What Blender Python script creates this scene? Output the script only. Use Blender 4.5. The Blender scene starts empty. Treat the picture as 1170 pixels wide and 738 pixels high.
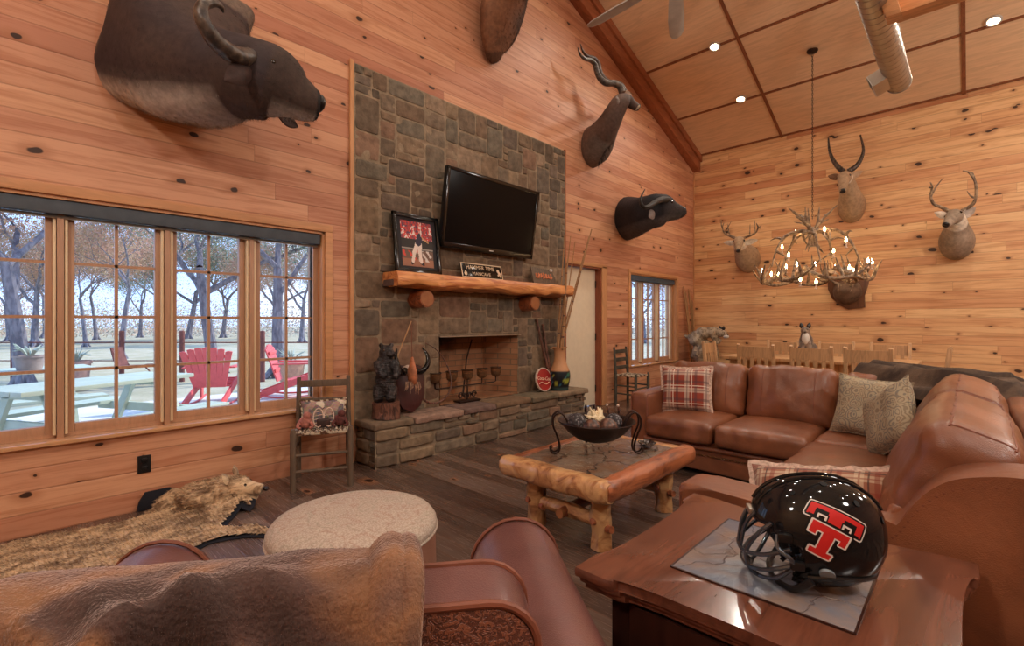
SKY, SUN, HALL_FILL, EXPO = 2.3, 5.0, 140.0, 0.0
import bpy, bmesh, math, random
from mathutils import Vector, Matrix, noise
from math import sin, cos, pi, radians, sqrt, atan2
random.seed(7)
V = Vector
SC = bpy.context.scene
COL = SC.collection
# ------------------------------------------------------------------ place constants (metres)
EYE = 1.25            # eye height
D = 3.97              # fireplace wall plane, y
XF = 9.40             # dining wall plane, x
YN = -6.0             # opposite gable wall
XB = -3.4             # rear wall
EAVE, PITCH, RIDGE = 4.49, 0.355, 3.0
FPX, CX, CY = 550.0, 585.0, 367.0
TH = math.atan(523 / 550.0)
CT, ST = cos(TH), sin(TH)
def ray(px, py):
    r = (px - CX) / FPX
    return V((CT + ST * r, ST - CT * r, -(py - CY) / FPX))
def atY(px, py, y):
    d = ray(px, py); return V((0, 0, EYE)) + d * (y / d.y)
def atX(px, py, x):
    d = ray(px, py); return V((0, 0, EYE)) + d * (x / d.x)
def atZ(px, py, z):
    d = ray(px, py); return V((0, 0, EYE)) + d * ((z - EYE) / d.z)
def roofz(x):
    return EAVE + PITCH * (XF - max(x, RIDGE)) - PITCH * max(0, RIDGE - x)
def lerp(a, b, t): return a + (b - a) * t
def cr(p0, p1, p2, p3, t):
    return 0.5 * ((2 * p1) + (p2 - p0) * t + (2 * p0 - 5 * p1 + 4 * p2 - p3) * t * t + (3 * p1 - p0 - 3 * p2 + p3) * t ** 3)
def smooth_path(pts, k=4):
    pts = [V(p) for p in pts]; out = []
    for i in range(len(pts) - 1):
        p0 = pts[max(i - 1, 0)]; p3 = pts[min(i + 2, len(pts) - 1)]
        for j in range(k): out.append(cr(p0, pts[i], pts[i + 1], p3, j / k))
    out.append(pts[-1]); return out
def smooth_vals(v, k=4):
    out = []
    for i in range(len(v) - 1):
        for j in range(k): out.append(lerp(v[i], v[i + 1], j / k))
    out.append(v[-1]); return out
def rotz(a): return Matrix.Rotation(a, 4, 'Z')
def frame(x, y, z, o): return Matrix(((x[0], y[0], z[0], o[0]), (x[1], y[1], z[1], o[1]), (x[2], y[2], z[2], o[2]), (0, 0, 0, 1)))

class MB:
    """collects shapes into one mesh"""
    def __init__(s): s.bm = bmesh.new(); s.lay = s.bm.verts.layers.float_color.new('Col'); s.painted = False; s.mi = 0; s.col = None
    def vert(s, p):
        v = s.bm.verts.new(p)
        if s.col: v[s.lay] = (s.col[0], s.col[1], s.col[2], 1); s.painted = True
        return v
    def face(s, vs):
        try:
            f = s.bm.faces.new(vs); f.material_index = s.mi; f.smooth = True; return f
        except ValueError: return None
    def ringloft(s, rings, cap=True, closed=False):
        R = [[s.vert(p) for p in r] for r in rings]; n = len(R[0])
        m = len(R) if closed else len(R) - 1
        for i in range(m):
            a, b = R[i], R[(i + 1) % len(R)]
            for j in range(n): s.face((a[j], a[(j + 1) % n], b[(j + 1) % n], b[j]))
        if cap and not closed: s.face(R[0][::-1]); s.face(R[-1])
        return R
    def box(s, c, d, M=None, bev=0.0, seg=2):
        h = [x / 2 for x in d]; M = M or Matrix()
        vs = [s.vert(M @ V((c[0] + i * h[0], c[1] + j * h[1], c[2] + k * h[2]))) for i in (-1, 1) for j in (-1, 1) for k in (-1, 1)]
        fs = [s.face([vs[q] for q in f]) for f in ((0, 1, 3, 2), (4, 6, 7, 5), (0, 4, 5, 1), (2, 3, 7, 6), (0, 2, 6, 4), (1, 5, 7, 3))]
        if bev > 0:
            es = list({e for f in fs for e in f.edges})
            bmesh.ops.bevel(s.bm, geom=es, offset=bev, segments=seg, affect='EDGES', profile=0.6)
    def span(s, a, b, M=None, bev=0.0, seg=2):
        s.box([(a[i] + b[i]) / 2 for i in range(3)], [abs(b[i] - a[i]) for i in range(3)], M, bev, seg)
    def bar(s, p, q, w, h, up=(0, 0, 1), bev=0.0):
        p, q = V(p), V(q); z = (q - p); L = z.length; z.normalize(); u = V(up)
        x = u.cross(z)
        if x.length < 1e-4: x = V((1, 0, 0)).cross(z)
        x.normalize(); y = z.cross(x)
        s.box((0, 0, L / 2), (w, h, L), frame(x, y, z, p), bev)
    def tube(s, pts, r, n=8, cap=True, closed=False, k=0, flat=1.0, jit=0.0):
        pts = [V(p) for p in pts]
        rr = list(r) if isinstance(r, (list, tuple)) else [r] * len(pts)
        if k: pts, rr = smooth_path(pts, k), smooth_vals(rr, k)
        rings = []; up = None
        for i, p in enumerate(pts):
            if closed: t = pts[(i + 1) % len(pts)] - pts[i - 1]
            else: t = pts[min(i + 1, len(pts) - 1)] - pts[max(i - 1, 0)]
            if t.length < 1e-9: t = V((0, 0, 1))
            t.normalize()
            if up is None:
                up = V((0, 0, 1)) if abs(t.z) < 0.9 else V((1, 0, 0))
            x = t.cross(up)
            if x.length < 1e-5: x = t.orthogonal()
            x.normalize(); y = x.cross(t); up = y
            rings.append([p + (x * cos(2 * pi * j / n) + y * sin(2 * pi * j / n) * flat) * rr[i] * (1 + jit * (noise.noise((p * 9) + V((j * 1.3, 0, 0))))) for j in range(n)])
        s.ringloft(rings, cap, closed)
    def lathe(s, prof, n=24, M=None, cap=True):
        M = M or Matrix()
        s.ringloft([[M @ V((r * cos(2 * pi * j / n), r * sin(2 * pi * j / n), z)) for j in range(n)] for r, z in prof], cap)
    def disc(s, M, r, n=20):
        s.face([s.vert(M @ V((r * cos(2 * pi * j / n), r * sin(2 * pi * j / n), 0))) for j in range(n)])
    def prism(s, poly, z0, z1, M=None, bev=0.0, seg=2):
        M = M or Matrix()
        a = [s.vert(M @ V((x, y, z0))) for x, y in poly]; b = [s.vert(M @ V((x, y, z1))) for x, y in poly]; n = len(poly)
        fs = [s.face(a[::-1]), s.face(b)] + [s.face((a[i], a[(i + 1) % n], b[(i + 1) % n], b[i])) for i in range(n)]
        if bev > 0:
            es = [e for f in fs[:2] if f for e in f.edges]
            bmesh.ops.bevel(s.bm, geom=es, offset=bev, segments=seg, affect='EDGES', profile=0.6)
    def ell(s, c, r, M=None, u=14, v=9):
        M = M or Matrix(); c = V(c); r = r if isinstance(r, (tuple, list)) else (r, r, r)
        rings = []
        for i in range(1, v):
            t = pi * i / v
            rings.append([M @ (c + V((r[0] * sin(t) * cos(2 * pi * j / u), r[1] * sin(t) * sin(2 * pi * j / u), -r[2] * cos(t)))) for j in range(u)])
        R = s.ringloft(rings, cap=False)
        a = s.vert(M @ (c + V((0, 0, -r[2])))); b = s.vert(M @ (c + V((0, 0, r[2]))))
        for j in range(u):
            s.face((a, R[0][(j + 1) % u], R[0][j])); s.face((b, R[-1][j], R[-1][(j + 1) % u]))
    def grid(s, fn, nu, nv, closeu=False):
        g = [[s.vert(fn(i / nu, j / nv)) for j in range(nv + 1)] for i in range(nu + (0 if closeu else 1))]
        for i in range(nu):
            for j in range(nv):
                a = g[i]; b = g[(i + 1) % len(g)]
                s.face((a[j], b[j], b[j + 1], a[j + 1]))
        return g
    def slab(s, fn, nu, nv, t):
        """a sheet of thickness t: fn(u,v)->point"""
        e = 1e-3
        def nrm(u, v):
            a = fn(min(u + e, 1), v) - fn(max(u - e, 0), v); b = fn(u, min(v + e, 1)) - fn(u, max(v - e, 0))
            n = a.cross(b); return n.normalized() if n.length > 1e-12 else V((0, 0, 1))
        A = [[fn(i / nu, j / nv) for j in range(nv + 1)] for i in range(nu + 1)]
        N = [[nrm(i / nu, j / nv) for j in range(nv + 1)] for i in range(nu + 1)]
        T = [[s.vert(A[i][j] + N[i][j] * t / 2) for j in range(nv + 1)] for i in range(nu + 1)]
        B = [[s.vert(A[i][j] - N[i][j] * t / 2) for j in range(nv + 1)] for i in range(nu + 1)]
        for i in range(nu):
            for j in range(nv):
                s.face((T[i][j], T[i + 1][j], T[i + 1][j + 1], T[i][j + 1])); s.face((B[i][j + 1], B[i + 1][j + 1], B[i + 1][j], B[i][j]))
        for i in range(nu):
            s.face((T[i][0], B[i][0], B[i + 1][0], T[i + 1][0])); s.face((T[i + 1][nv], B[i + 1][nv], B[i][nv], T[i][nv]))
        for j in range(nv):
            s.face((T[0][j + 1], B[0][j + 1], B[0][j], T[0][j])); s.face((T[nu][j], B[nu][j], B[nu][j + 1], T[nu][j + 1]))
    def rbox(s, c, d, r, seg=(6, 6, 4), M=None, crown=(0, 0, 0), fn=None, k=3):
        """rounded, puffed box"""
        h = [x / 2 for x in d]; M = M or Matrix(); c = V(c)
        def axis(a, n):
            L = [-h[a] + r * (1 - cos(pi / 2 * i / k)) * 1.0 for i in range(k)]
            mid = [lerp(-h[a] + r, h[a] - r, i / n) for i in range(n + 1)]
            return L + mid + [-x for x in L[::-1]]
        ax = [axis(a, seg[a]) for a in range(3)]; cache = {}
        def pt(x, y, z):
            key = (round(x, 5), round(y, 5), round(z, 5))
            if key in cache: return cache[key]
            p = V((x, y, z)); inn = V([max(-(h[i] - r), min(h[i] - r, p[i])) for i in range(3)]); dd = p - inn
            if dd.length > 1e-9: p = inn + dd.normalized() * r
            u = [p[i] / h[i] for i in range(3)]; q = p.copy()
            for i in range(3):
                o = [j for j in range(3) if j != i]
                q[i] += (1 if p[i] > 0 else -1) * crown[i] * max(0, 1 - u[o[0]] ** 2) * max(0, 1 - u[o[1]] ** 2) * min(1, abs(u[i]) * 1.3)
            if fn: q = fn(q, u)
            cache[key] = s.vert(M @ (c + q)); return cache[key]
        for a in range(3):
            b, cc = (a + 1) % 3, (a + 2) % 3
            for sg in (-1, 1):
                for i in range(len(ax[b]) - 1):
                    for j in range(len(ax[cc]) - 1):
                        vs = []
                        for (ii, jj) in ((i, j), (i + 1, j), (i + 1, j + 1), (i, j + 1)):
                            p = [0, 0, 0]; p[a] = sg * h[a]; p[b] = ax[b][ii]; p[cc] = ax[cc][jj]; vs.append(pt(*p))
                        s.face(vs if sg > 0 else vs[::-1])
    def fur(s, n, L, w, bias=(0, 0, 0), seed=1, lay=0.6):
        """short tapered hairs standing on the faces built so far"""
        rnd = random.Random(seed); s.bm.normal_update(); fs = [f for f in s.bm.faces if f.calc_area() > 0]
        ar = [f.calc_area() for f in fs]; b = V(bias)
        for f in rnd.choices(fs, ar, k=n):
            vs = f.verts; q = len(vs); ws = [rnd.random() + .01 for _ in range(q)]; t = sum(ws)
            p = sum((vs[i].co * (ws[i] / t) for i in range(q)), V()); nn = f.normal
            d = (nn * (1 - lay) + (b + V((rnd.uniform(-1, 1), rnd.uniform(-1, 1), rnd.uniform(-1, 1))) * .55) * lay).normalized()
            l = L * rnd.uniform(.5, 1.1); sd = d.cross(V((rnd.uniform(-1, 1), rnd.uniform(-1, 1), rnd.uniform(-1, 1)))).normalized() * w
            c0 = vs[0][s.lay]; s.col = (c0[0], c0[1], c0[2]) if s.painted else None
            m = p + d * l * .55 + nn * l * .1; e = p + d * l - nn * l * .12
            a1, a2, m1, m2, tt = s.vert(p - sd), s.vert(p + sd), s.vert(m - sd * .8), s.vert(m + sd * .8), s.vert(e)
            s.face((a1, a2, m2, m1)); s.face((m1, m2, tt))
        s.col = None
    def build(s, name, mat, parent=None, world=False, sharp=42, colf=None, weld=False):
        bm = s.bm
        if weld: bmesh.ops.remove_doubles(bm, verts=bm.verts, dist=1e-5)
        me = bpy.data.meshes.new(name)
        if colf:
            for v in bm.verts: c = colf(v.co); v[s.lay] = (c[0], c[1], c[2], 1)
        elif not s.painted: bm.verts.layers.float_color.remove(s.lay)
        bm.normal_update(); bm.to_mesh(me); bm.free()
        for m in (mat if isinstance(mat, (list, tuple)) else [mat]): me.materials.append(m)
        if sharp is not None: me.set_sharp_from_angle(angle=radians(sharp))
        o = bpy.data.objects.new(name, me); COL.objects.link(o)
        if parent is not None:
            o.parent = parent
            if world:
                g = parent
                M = Matrix()
                chain = []
                while g is not None: chain.append(g); g = g.parent
                for q in chain[::-1]: M = M @ q.matrix_basis
                me.transform(M.inverted())
        return o
def tag(o, label=None, cat=None, group=None, kind=None):
    if label: o['label'] = label
    if cat: o['category'] = cat
    if group: o['group'] = group
    if kind: o['kind'] = kind
    return o
def thing(name, label, cat, loc=(0, 0, 0), rz=0.0, group=None, kind=None):
    o = bpy.data.objects.new(name, None); COL.objects.link(o)
    o.location = loc; o.rotation_euler = (0, 0, rz); o.empty_display_size = .1
    o.matrix_basis = Matrix.Translation(loc) @ rotz(rz)
    return tag(o, label, cat, group, kind)
def copy_tree(o, parent=None):
    c = o.copy(); COL.objects.link(c)
    if parent is not None: c.parent = parent
    for ch in [x for x in bpy.data.objects if x.parent is o]: copy_tree(ch, c)
    return c
def place(o, loc, rz=0.0, sc=1.0, label=None, group=None):
    o.location = loc; o.rotation_euler = (0, 0, rz); o.scale = (sc, sc, sc)
    if label: o['label'] = label
    if group: o['group'] = group
    return o
# ------------------------------------------------------------------ materials
def lin(c): return tuple((x / 12.92 if x <= .04045 else ((x + .055) / 1.055) ** 2.4) for x in [q / 255 for q in c])
class NT:
    def __init__(s, name, rough=.6, spec=.4, color=(.5, .5, .5)):
        s.m = bpy.data.materials.new(name); s.m.use_nodes = True; s.t = s.m.node_tree; s.N = s.t.nodes; s.N.clear()
        s.out = s.N.new('ShaderNodeOutputMaterial'); s.b = s.N.new('ShaderNodeBsdfPrincipled')
        s.t.links.new(s.b.outputs[0], s.out.inputs[0])
        s.b.inputs['Roughness'].default_value = rough; s.b.inputs['Specular IOR Level'].default_value = spec
        s.b.inputs['Base Color'].default_value = (*color, 1)
        s._co = None
    def set(s, inp, v):
        i = s.b.inputs[inp]
        if hasattr(v, 'links'): s.t.links.new(v, i)
        else: i.default_value = (*v, 1) if isinstance(v, (tuple, list)) and len(v) == 3 and i.type == 'RGBA' else v
        return s
    def node(s, ty, ins=None, out=0, **props):
        n = s.N.new(ty)
        for k, v in props.items(): setattr(n, k, v)
        for k, v in (ins or {}).items():
            i = n.inputs[k]
            if hasattr(v, 'links'): s.t.links.new(v, i)
            elif i.type == 'RGBA' and len(v) == 3: i.default_value = (*v, 1)
            else: i.default_value = v
        return n.outputs[out]
    def co(s):
        if s._co is None: s._co = s.N.new('ShaderNodeTexCoord').outputs['Object']
        return s._co
    def gen(s): return s.N.new('ShaderNodeTexCoord').outputs['Generated']
    def math(s, op, a, b=0.0, c=0.0, clamp=False): return s.node('ShaderNodeMath', {0: a, 1: b, 2: c}, operation=op, use_clamp=clamp)
    def add(s, a, b): return s.math('ADD', a, b)
    def mul(s, a, b): return s.math('MULTIPLY', a, b)
    def sep(s, v):
        n = s.N.new('ShaderNodeSeparateXYZ'); s.t.links.new(v, n.inputs[0]); return n.outputs
    def comb(s, x=0.0, y=0.0, z=0.0): return s.node('ShaderNodeCombineXYZ', {0: x, 1: y, 2: z})
    def scale(s, v, k):
        return s.node('ShaderNodeVectorMath', {0: v, 1: k}, operation='MULTIPLY')
    def vadd(s, v, k): return s.node('ShaderNodeVectorMath', {0: v, 1: k}, operation='ADD')
    def noise(s, v=None, sc=5.0, det=3.0, rough=.55, dist=0.0, out=0):
        return s.node('ShaderNodeTexNoise', {'Vector': v if v is not None else s.co(), 'Scale': sc, 'Detail': det, 'Roughness': rough, 'Distortion': dist}, out)
    def white(s, v, out=0): return s.node('ShaderNodeTexWhiteNoise', {'Vector': v}, out, noise_dimensions='3D')
    def vor(s, v=None, sc=5.0, feat='F1', out=0, rnd=1.0, dim='3D'): return s.node('ShaderNodeTexVoronoi', {'Vector': v if v is not None else s.co(), 'Scale': sc, 'Randomness': rnd}, out, feature=feat, voronoi_dimensions=dim)
    def ramp(s, f, pts, interp='LINEAR'):
        n = s.N.new('ShaderNodeValToRGB'); n.color_ramp.interpolation = interp; e = n.color_ramp.elements
        while len(e) < len(pts): e.new(.5)
        for i, (p, c) in enumerate(pts): e[i].position = p; e[i].color = (*c, 1) if not isinstance(c, (int, float)) else (c, c, c, 1)
        if hasattr(f, 'links'): s.t.links.new(f, n.inputs[0])
        return n.outputs[0]
    def mix(s, f, a, b, mode='MIX'):
        n = s.N.new('ShaderNodeMix'); n.data_type = 'RGBA'; n.blend_type = mode
        for i, v in ((0, f), (6, a), (7, b)):
            if hasattr(v, 'links'): s.t.links.new(v, n.inputs[i])
            elif i == 0: n.inputs[i].default_value = v
            else: n.inputs[i].default_value = (*v, 1)
        return n.outputs[2]
    def step(s, v, lo, hi):
        return s.node('ShaderNodeMapRange', {0: v, 1: lo, 2: hi, 3: 0.0, 4: 1.0}, interpolation_type='SMOOTHSTEP')
    def bump(s, h, strength=.3, dist=.01):
        s.set('Normal', s.node('ShaderNodeBump', {'Height': h, 'Strength': strength, 'Distance': dist})); return s
def plain(name, c, rough=.6, spec=.4, metal=0.0, var=.12, sc=14.0, bump=0.0, coat=0.0, bsc=None):
    """one colour with gentle natural variation"""
    t = NT(name, rough, spec); c = lin(c)
    n = t.noise(sc=sc, det=4)
    t.set('Base Color', t.mix(t.step(n, .3, .7), tuple(x * (1 - var) for x in c), tuple(min(1, x * (1 + var)) for x in c)))
    t.set('Metallic', metal)
    if coat: t.set('Coat Weight', coat); t.set('Coat Roughness', .15)
    if bump: t.bump(t.noise(sc=bsc or sc * 6, det=4), bump, .004)
    return t.m
def plank_wood(name, iu, iv, bw, L, cols, knots=1.0, groove=.004, rough=.45, kscale=(1.9, 3.0), spec=.35, gloss_noise=False, gd=.25, seed=0.0, ks=.9):
    """boards running along axis iu, stacked along axis iv"""
    t = NT(name, rough, spec); c = t.sep(t.co()); u, v = c[iu], c[iv]
    row = t.math('FLOOR', t.math('DIVIDE', v, bw)); fv = t.math('FRACT', t.math('DIVIDE', v, bw))
    rr = t.white(t.comb(row, 3.1 + seed, 0.0)); uu = t.add(t.math('DIVIDE', u, L), t.mul(rr, 7.3))
    col = t.math('FLOOR', uu); fu = t.math('FRACT', uu)
    idc = t.white(t.comb(row, col, 1.7 + seed), 1); ids = t.sep(idc)
    base = t.ramp(ids[0], cols)
    gv = t.comb(t.mul(u, .9), t.add(t.mul(v, 14.0), t.mul(ids[1], 30.0)), t.mul(ids[2], 20.0))
    g = t.noise(gv, 1.6, 5, .6, .8)
    g2 = t.noise(t.comb(t.mul(u, 3.0), t.add(t.mul(v, 90.0), t.mul(ids[2], 9.0)), 0.0), 2.0, 3)
    base = t.mix(t.mul(t.step(g, .42, .66), .55), base, t.mix(1.0, base, (.62, .42, .30), 'MULTIPLY'))
    base = t.mix(t.mul(t.step(g2, .5, .75), .22), base, (.30, .13, .06))
    if knots:
        kv = t.comb(t.add(t.mul(u, kscale[0]), t.mul(ids[1], 17.0)), t.mul(v, kscale[1]), 0.0)
        kv = t.vadd(kv, t.scale(t.noise(t.comb(u, v, 0.0), 9.0, 2, out=1), (.10, .10, 0)))
        dist = t.vor(kv, 1.0, dim='2D'); kid = t.sep(t.vor(kv, 1.0, out=1, dim='2D'))
        size = t.mul(t.add(t.mul(t.math('POWER', kid[1], 1.6), .085 * ks), .028 * ks), t.math('GREATER_THAN', kid[0], 1 - .85 * knots))
        kf = t.math('SUBTRACT', 1.0, t.step(t.math('DIVIDE', dist, t.add(size, 1e-4)), .72, 1.05), clamp=True)
        halo = t.math('SUBTRACT', 1.0, t.step(t.math('DIVIDE', dist, t.add(size, 1e-4)), .9, 3.2), clamp=True)
        base = t.mix(t.mul(halo, .5), base, (.33, .12, .045)); base = t.mix(t.mul(kf, .94), base, (.022, .008, .005))
    e1 = t.math('MINIMUM', fv, t.math('SUBTRACT', 1.0, fv)); e2 = t.mul(t.math('MINIMUM', fu, t.math('SUBTRACT', 1.0, fu)), L / bw)
    edge = t.math('SUBTRACT', 1.0, t.step(t.math('MINIMUM', e1, t.mul(e2, 2.0)), groove / bw * .5, groove / bw * 1.6), clamp=True)
    base = t.mix(t.mul(edge, .34), base, (.16, .065, .03))
    t.set('Base Color', base)
    t.bump(t.add(t.mul(edge, -1.0), t.mul(g2, .04)), gd, .01)
    if gloss_noise: t.set('Roughness', t.add(t.mul(g2, .25), rough - .1))
    return t.m
def leather(name, c, dark, rough=.36, wr=.5, sc=1.0, emboss=False, coat=.15):
    t = NT(name, rough, .5); c, dark = lin(c), lin(dark)
    n = t.noise(sc=3.2 * sc, det=4, dist=.4); n2 = t.noise(sc=26 * sc, det=3)
    t.set('Base Color', t.mix(t.add(t.mul(t.step(n, .32, .68), .75), t.mul(n2, .25)), dark, c))
    t.set('Roughness', t.add(t.mul(n, .22), rough - .1))
    cell = t.vor(sc=330 * sc); wrk = t.noise(t.scale(t.co(), (7, 7, 4)), 1.6, 4, .6, 1.4)
    h = t.add(t.mul(cell, .10), t.mul(wrk, wr))
    if emboss:
        e = t.vor(sc=48, feat='DISTANCE_TO_EDGE'); nn = t.noise(sc=62, det=1, dist=2.6)
        m = t.step(nn, .47, .56); h = t.add(h, t.mul(m, .5))
        t.set('Base Color', t.mix(m, dark, c))
    t.bump(h, .6, .011)
    t.set('Coat Weight', coat); t.set('Coat Roughness', .22)
    return t.m
def vcol(name, rough=.75, spec=.2, mot=.25, sc=30.0, bump=.25, bsc=120.0, stretch=(1, 1, 1), sheen=0.0):
    """colour carried by the mesh, with speckle"""
    t = NT(name, rough, spec); a = t.N.new('ShaderNodeAttribute'); a.attribute_name = 'Col'
    n = t.noise(t.scale(t.co(), stretch), sc, 4)
    t.set('Base Color', t.mix(1.0, a.outputs['Color'], t.ramp(n, [(.25, 1 - mot), (.75, 1 + mot * .6)]), 'MULTIPLY'))
    t.bump(t.noise(t.scale(t.co(), stretch), bsc, 3), bump, .006)
    if sheen: t.set('Sheen Weight', sheen); t.set('Sheen Roughness', .5)
    return t.m
M = {}
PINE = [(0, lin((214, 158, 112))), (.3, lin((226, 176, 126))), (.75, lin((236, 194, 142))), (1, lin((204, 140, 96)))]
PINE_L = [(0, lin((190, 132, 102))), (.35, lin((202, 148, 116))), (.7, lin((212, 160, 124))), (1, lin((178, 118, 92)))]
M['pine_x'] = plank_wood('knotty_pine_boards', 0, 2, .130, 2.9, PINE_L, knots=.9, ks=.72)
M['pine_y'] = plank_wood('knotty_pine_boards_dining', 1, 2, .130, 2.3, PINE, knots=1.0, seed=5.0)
M['floor'] = plank_wood('dark_hickory_floor', 1, 0, .125, 1.3, [(0, lin((78, 62, 54))), (.4, lin((98, 80, 70))), (.75, lin((112, 94, 84))), (1, lin((66, 50, 44)))], knots=.25, rough=.22, spec=.6, gloss_noise=True, gd=.2, groove=.003)
def veneer(name, base, rough=.5, axis=1, spec=.35, dark=.55, k=1.0, coat=0.0):
    t = NT(name, rough, spec); b = lin(base); sc = [7.0 * k, 7.0 * k, 7.0 * k]; sc[axis] = .8 * k
    g = t.noise(t.scale(t.co(), tuple(sc)), 2.0, 5, .6, 1.6); f = t.noise(t.scale(t.co(), tuple(x * 7 for x in sc)), 1.2, 2)
    t.set('Base Color', t.mix(t.add(t.mul(t.step(g, .35, .7), .75), t.mul(f, .25)), b, tuple(x * dark for x in b)))
    t.bump(g, .08, .004)
    if coat: t.set('Coat Weight', coat); t.set('Coat Roughness', .12)
    return t.m
M['ply'] = veneer('plywood_ceiling', (236, 200, 160), .55, 1, dark=.78)
M['batten'] = veneer('ceiling_batten', (150, 92, 60), .5, 0)
M['beam'] = veneer('rough_beam', (168, 100, 64), .6, 0, dark=.6)
M['beam_y'] = veneer('pale_beam', (214, 150, 98), .55, 1, dark=.6)
M['casing'] = veneer('pine_casing', (206, 150, 104), .45, 2, dark=.7)
M['casing_x'] = veneer('pine_casing_long', (206, 150, 104), .45, 0, dark=.7)
M['sill'] = veneer('varnished_sill', (206, 156, 112), .18, 0, dark=.75, coat=.8)
M['cedar'] = veneer('red_cedar_jamb', (150, 84, 56), .5, 2, dark=.65)
M['oak'] = veneer('golden_oak', (204, 160, 116), .4, 2, dark=.62, k=1.6)
M['mullion'] = veneer('window_mullion', (184, 142, 112), .4, 2, dark=.8, k=3)
M['bead'] = veneer('pale_window_bead', (236, 212, 172), .4, 2, dark=.85, k=3)
M['oldwood'] = veneer('weathered_wood', (108, 90, 74), .65, 2, dark=.55, k=2)
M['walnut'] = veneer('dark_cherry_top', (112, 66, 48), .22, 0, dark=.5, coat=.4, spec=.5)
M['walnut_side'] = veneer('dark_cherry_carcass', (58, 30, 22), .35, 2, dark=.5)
M['slate'] = None
M['leather'] = leather('cognac_leather', (142, 86, 56), (104, 60, 39), rough=.34)
M['leather_near'] = leather('chestnut_leather', (120, 78, 72), (88, 54, 52), rough=.32, wr=.12, coat=.45)
M['leather_emb'] = leather('embossed_leather', (136, 84, 62), (92, 54, 42), rough=.42, wr=.1, emboss=True)
M['leather_ott'] = leather('ottoman_leather', (150, 104, 84), (122, 80, 64), rough=.42, wr=.1)
M['welt'] = plain('leather_welt', (118, 68, 50), .45)
M['brass'] = plain('antique_nail', (120, 92, 64), .35, metal=.9)
M['black'] = plain('black_plastic', (16, 16, 18), .35, .5)
M['iron'] = plain('wrought_iron', (52, 36, 30), .42, .5, metal=.6, bump=.2, sc=30)
M['steel'] = plain('galvanised_steel', (168, 160, 148), .36, .5, metal=.9, sc=4)
M['fanmetal'] = plain('brushed_fan_metal', (186, 182, 176), .5, .5, metal=.2, sc=5)
M['white'] = plain('cream_paint', (226, 212, 186), .5, var=.03)
M['whitegrey'] = plain('grey_white', (200, 196, 188), .5, var=.05)
M['felt'] = plain('black_felt', (38, 38, 44), .9, .1)
M['horn'] = NT('dark_horn', .38, .5).m
t = NT('dark_horn_ringed', .4, .5); n = t.noise(t.scale(t.co(), (9, 9, 9)), 3, 4)
t.set('Base Color', t.mix(t.step(n, .35, .7), lin((44, 36, 32)), lin((96, 82, 70)))).bump(n, .5, .01); M['horn'] = t.m
t = NT('antler_bone', .5, .4); n = t.noise(sc=22, det=4)
t.set('Base Color', t.mix(t.step(n, .35, .7), lin((92, 72, 56)), lin((168, 142, 112)))).bump(n, .35, .006); M['antler'] = t.m
M['hide'] = vcol('short_hair_hide', .72, .25, .35, 26, .35, 140)
M['paint'] = vcol('painted_colours', .5, .3, .08, 20, .03)
M['stone'] = vcol('field_stone', .85, .2, .42, 16, .8, 42)
M['carve'] = None
def emission(name, c, st):
    m = bpy.data.materials.new(name); m.use_nodes = True; N = m.node_tree.nodes; N.clear()
    o = N.new('ShaderNodeOutputMaterial'); e = N.new('ShaderNodeEmission'); e.inputs[0].default_value = (*c, 1); e.inputs[1].default_value = st
    m.node_tree.links.new(e.outputs[0], o.inputs[0]); return m
M['bulb'] = emission('lit_bulb', (1, .66, .32), 75.0)
M['lamp'] = emission('lit_downlight', (1, .76, .48), 40.0)
def glassmat():
    m = bpy.data.materials.new('window_glass'); m.use_nodes = True; N = m.node_tree.nodes; N.clear(); L = m.node_tree.links
    o = N.new('ShaderNodeOutputMaterial'); a = N.new('ShaderNodeBsdfTransparent'); a.inputs[0].default_value = (.97, .985, .99, 1)
    g = N.new('ShaderNodeBsdfGlossy'); g.inputs['Roughness'].default_value = .02
    f = N.new('ShaderNodeLayerWeight'); f.inputs[0].default_value = .5; p = N.new('ShaderNodeMath'); p.operation = 'POWER'; p.inputs[1].default_value = 5.0; q = N.new('ShaderNodeMath'); q.operation = 'MULTIPLY_ADD'; q.inputs[1].default_value = .5; q.inputs[2].default_value = .025; x = N.new('ShaderNodeMixShader')
    L.new(f.outputs[1], p.inputs[0]); L.new(p.outputs[0], q.inputs[0]); L.new(q.outputs[0], x.inputs[0]); L.new(a.outputs[0], x.inputs[1]); L.new(g.outputs[0], x.inputs[2]); L.new(x.outputs[0], o.inputs[0]); return m
M['glass'] = glassmat()
t = NT('amber_glass', .12, .6); t.set('Base Color', lin((166, 120, 84))); t.set('Transmission Weight', .7); M['amber'] = t.m
t = NT('slate_tile', .3, .5); n = t.noise(sc=5, det=6, dist=1.2); n2 = t.noise(sc=14, det=4)
t.set('Base Color', t.mix(t.step(n, .35, .68), t.mix(n2, lin((82, 92, 110)), lin((116, 124, 138))), lin((132, 114, 104))))
ck = t.step(t.vor(t.vadd(t.co(), t.scale(t.noise(sc=6, out=1), (.2, .2, .2))), 4.2, 'DISTANCE_TO_EDGE'), .0, .012)
t.bump(t.add(t.add(n, t.mul(n2, .4)), t.mul(ck, .5)), .8, .012); M['slate'] = t.m
t = NT('slab_slate_top', .2, .5); n = t.noise(sc=6, det=6, dist=1.5); n2 = t.noise(sc=22, det=4)
crk = t.step(t.vor(t.vadd(t.co(), t.scale(t.noise(sc=4, out=1), (.25, .25, .25))), 3.4, 'DISTANCE_TO_EDGE'), .0, .022)
t.set('Base Color', t.mix(crk, (.02, .016, .013), t.mix(t.step(n, .35, .68), t.mix(n2, lin((92, 80, 70)), lin((140, 122, 106))), lin((112, 82, 62)))))
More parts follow.
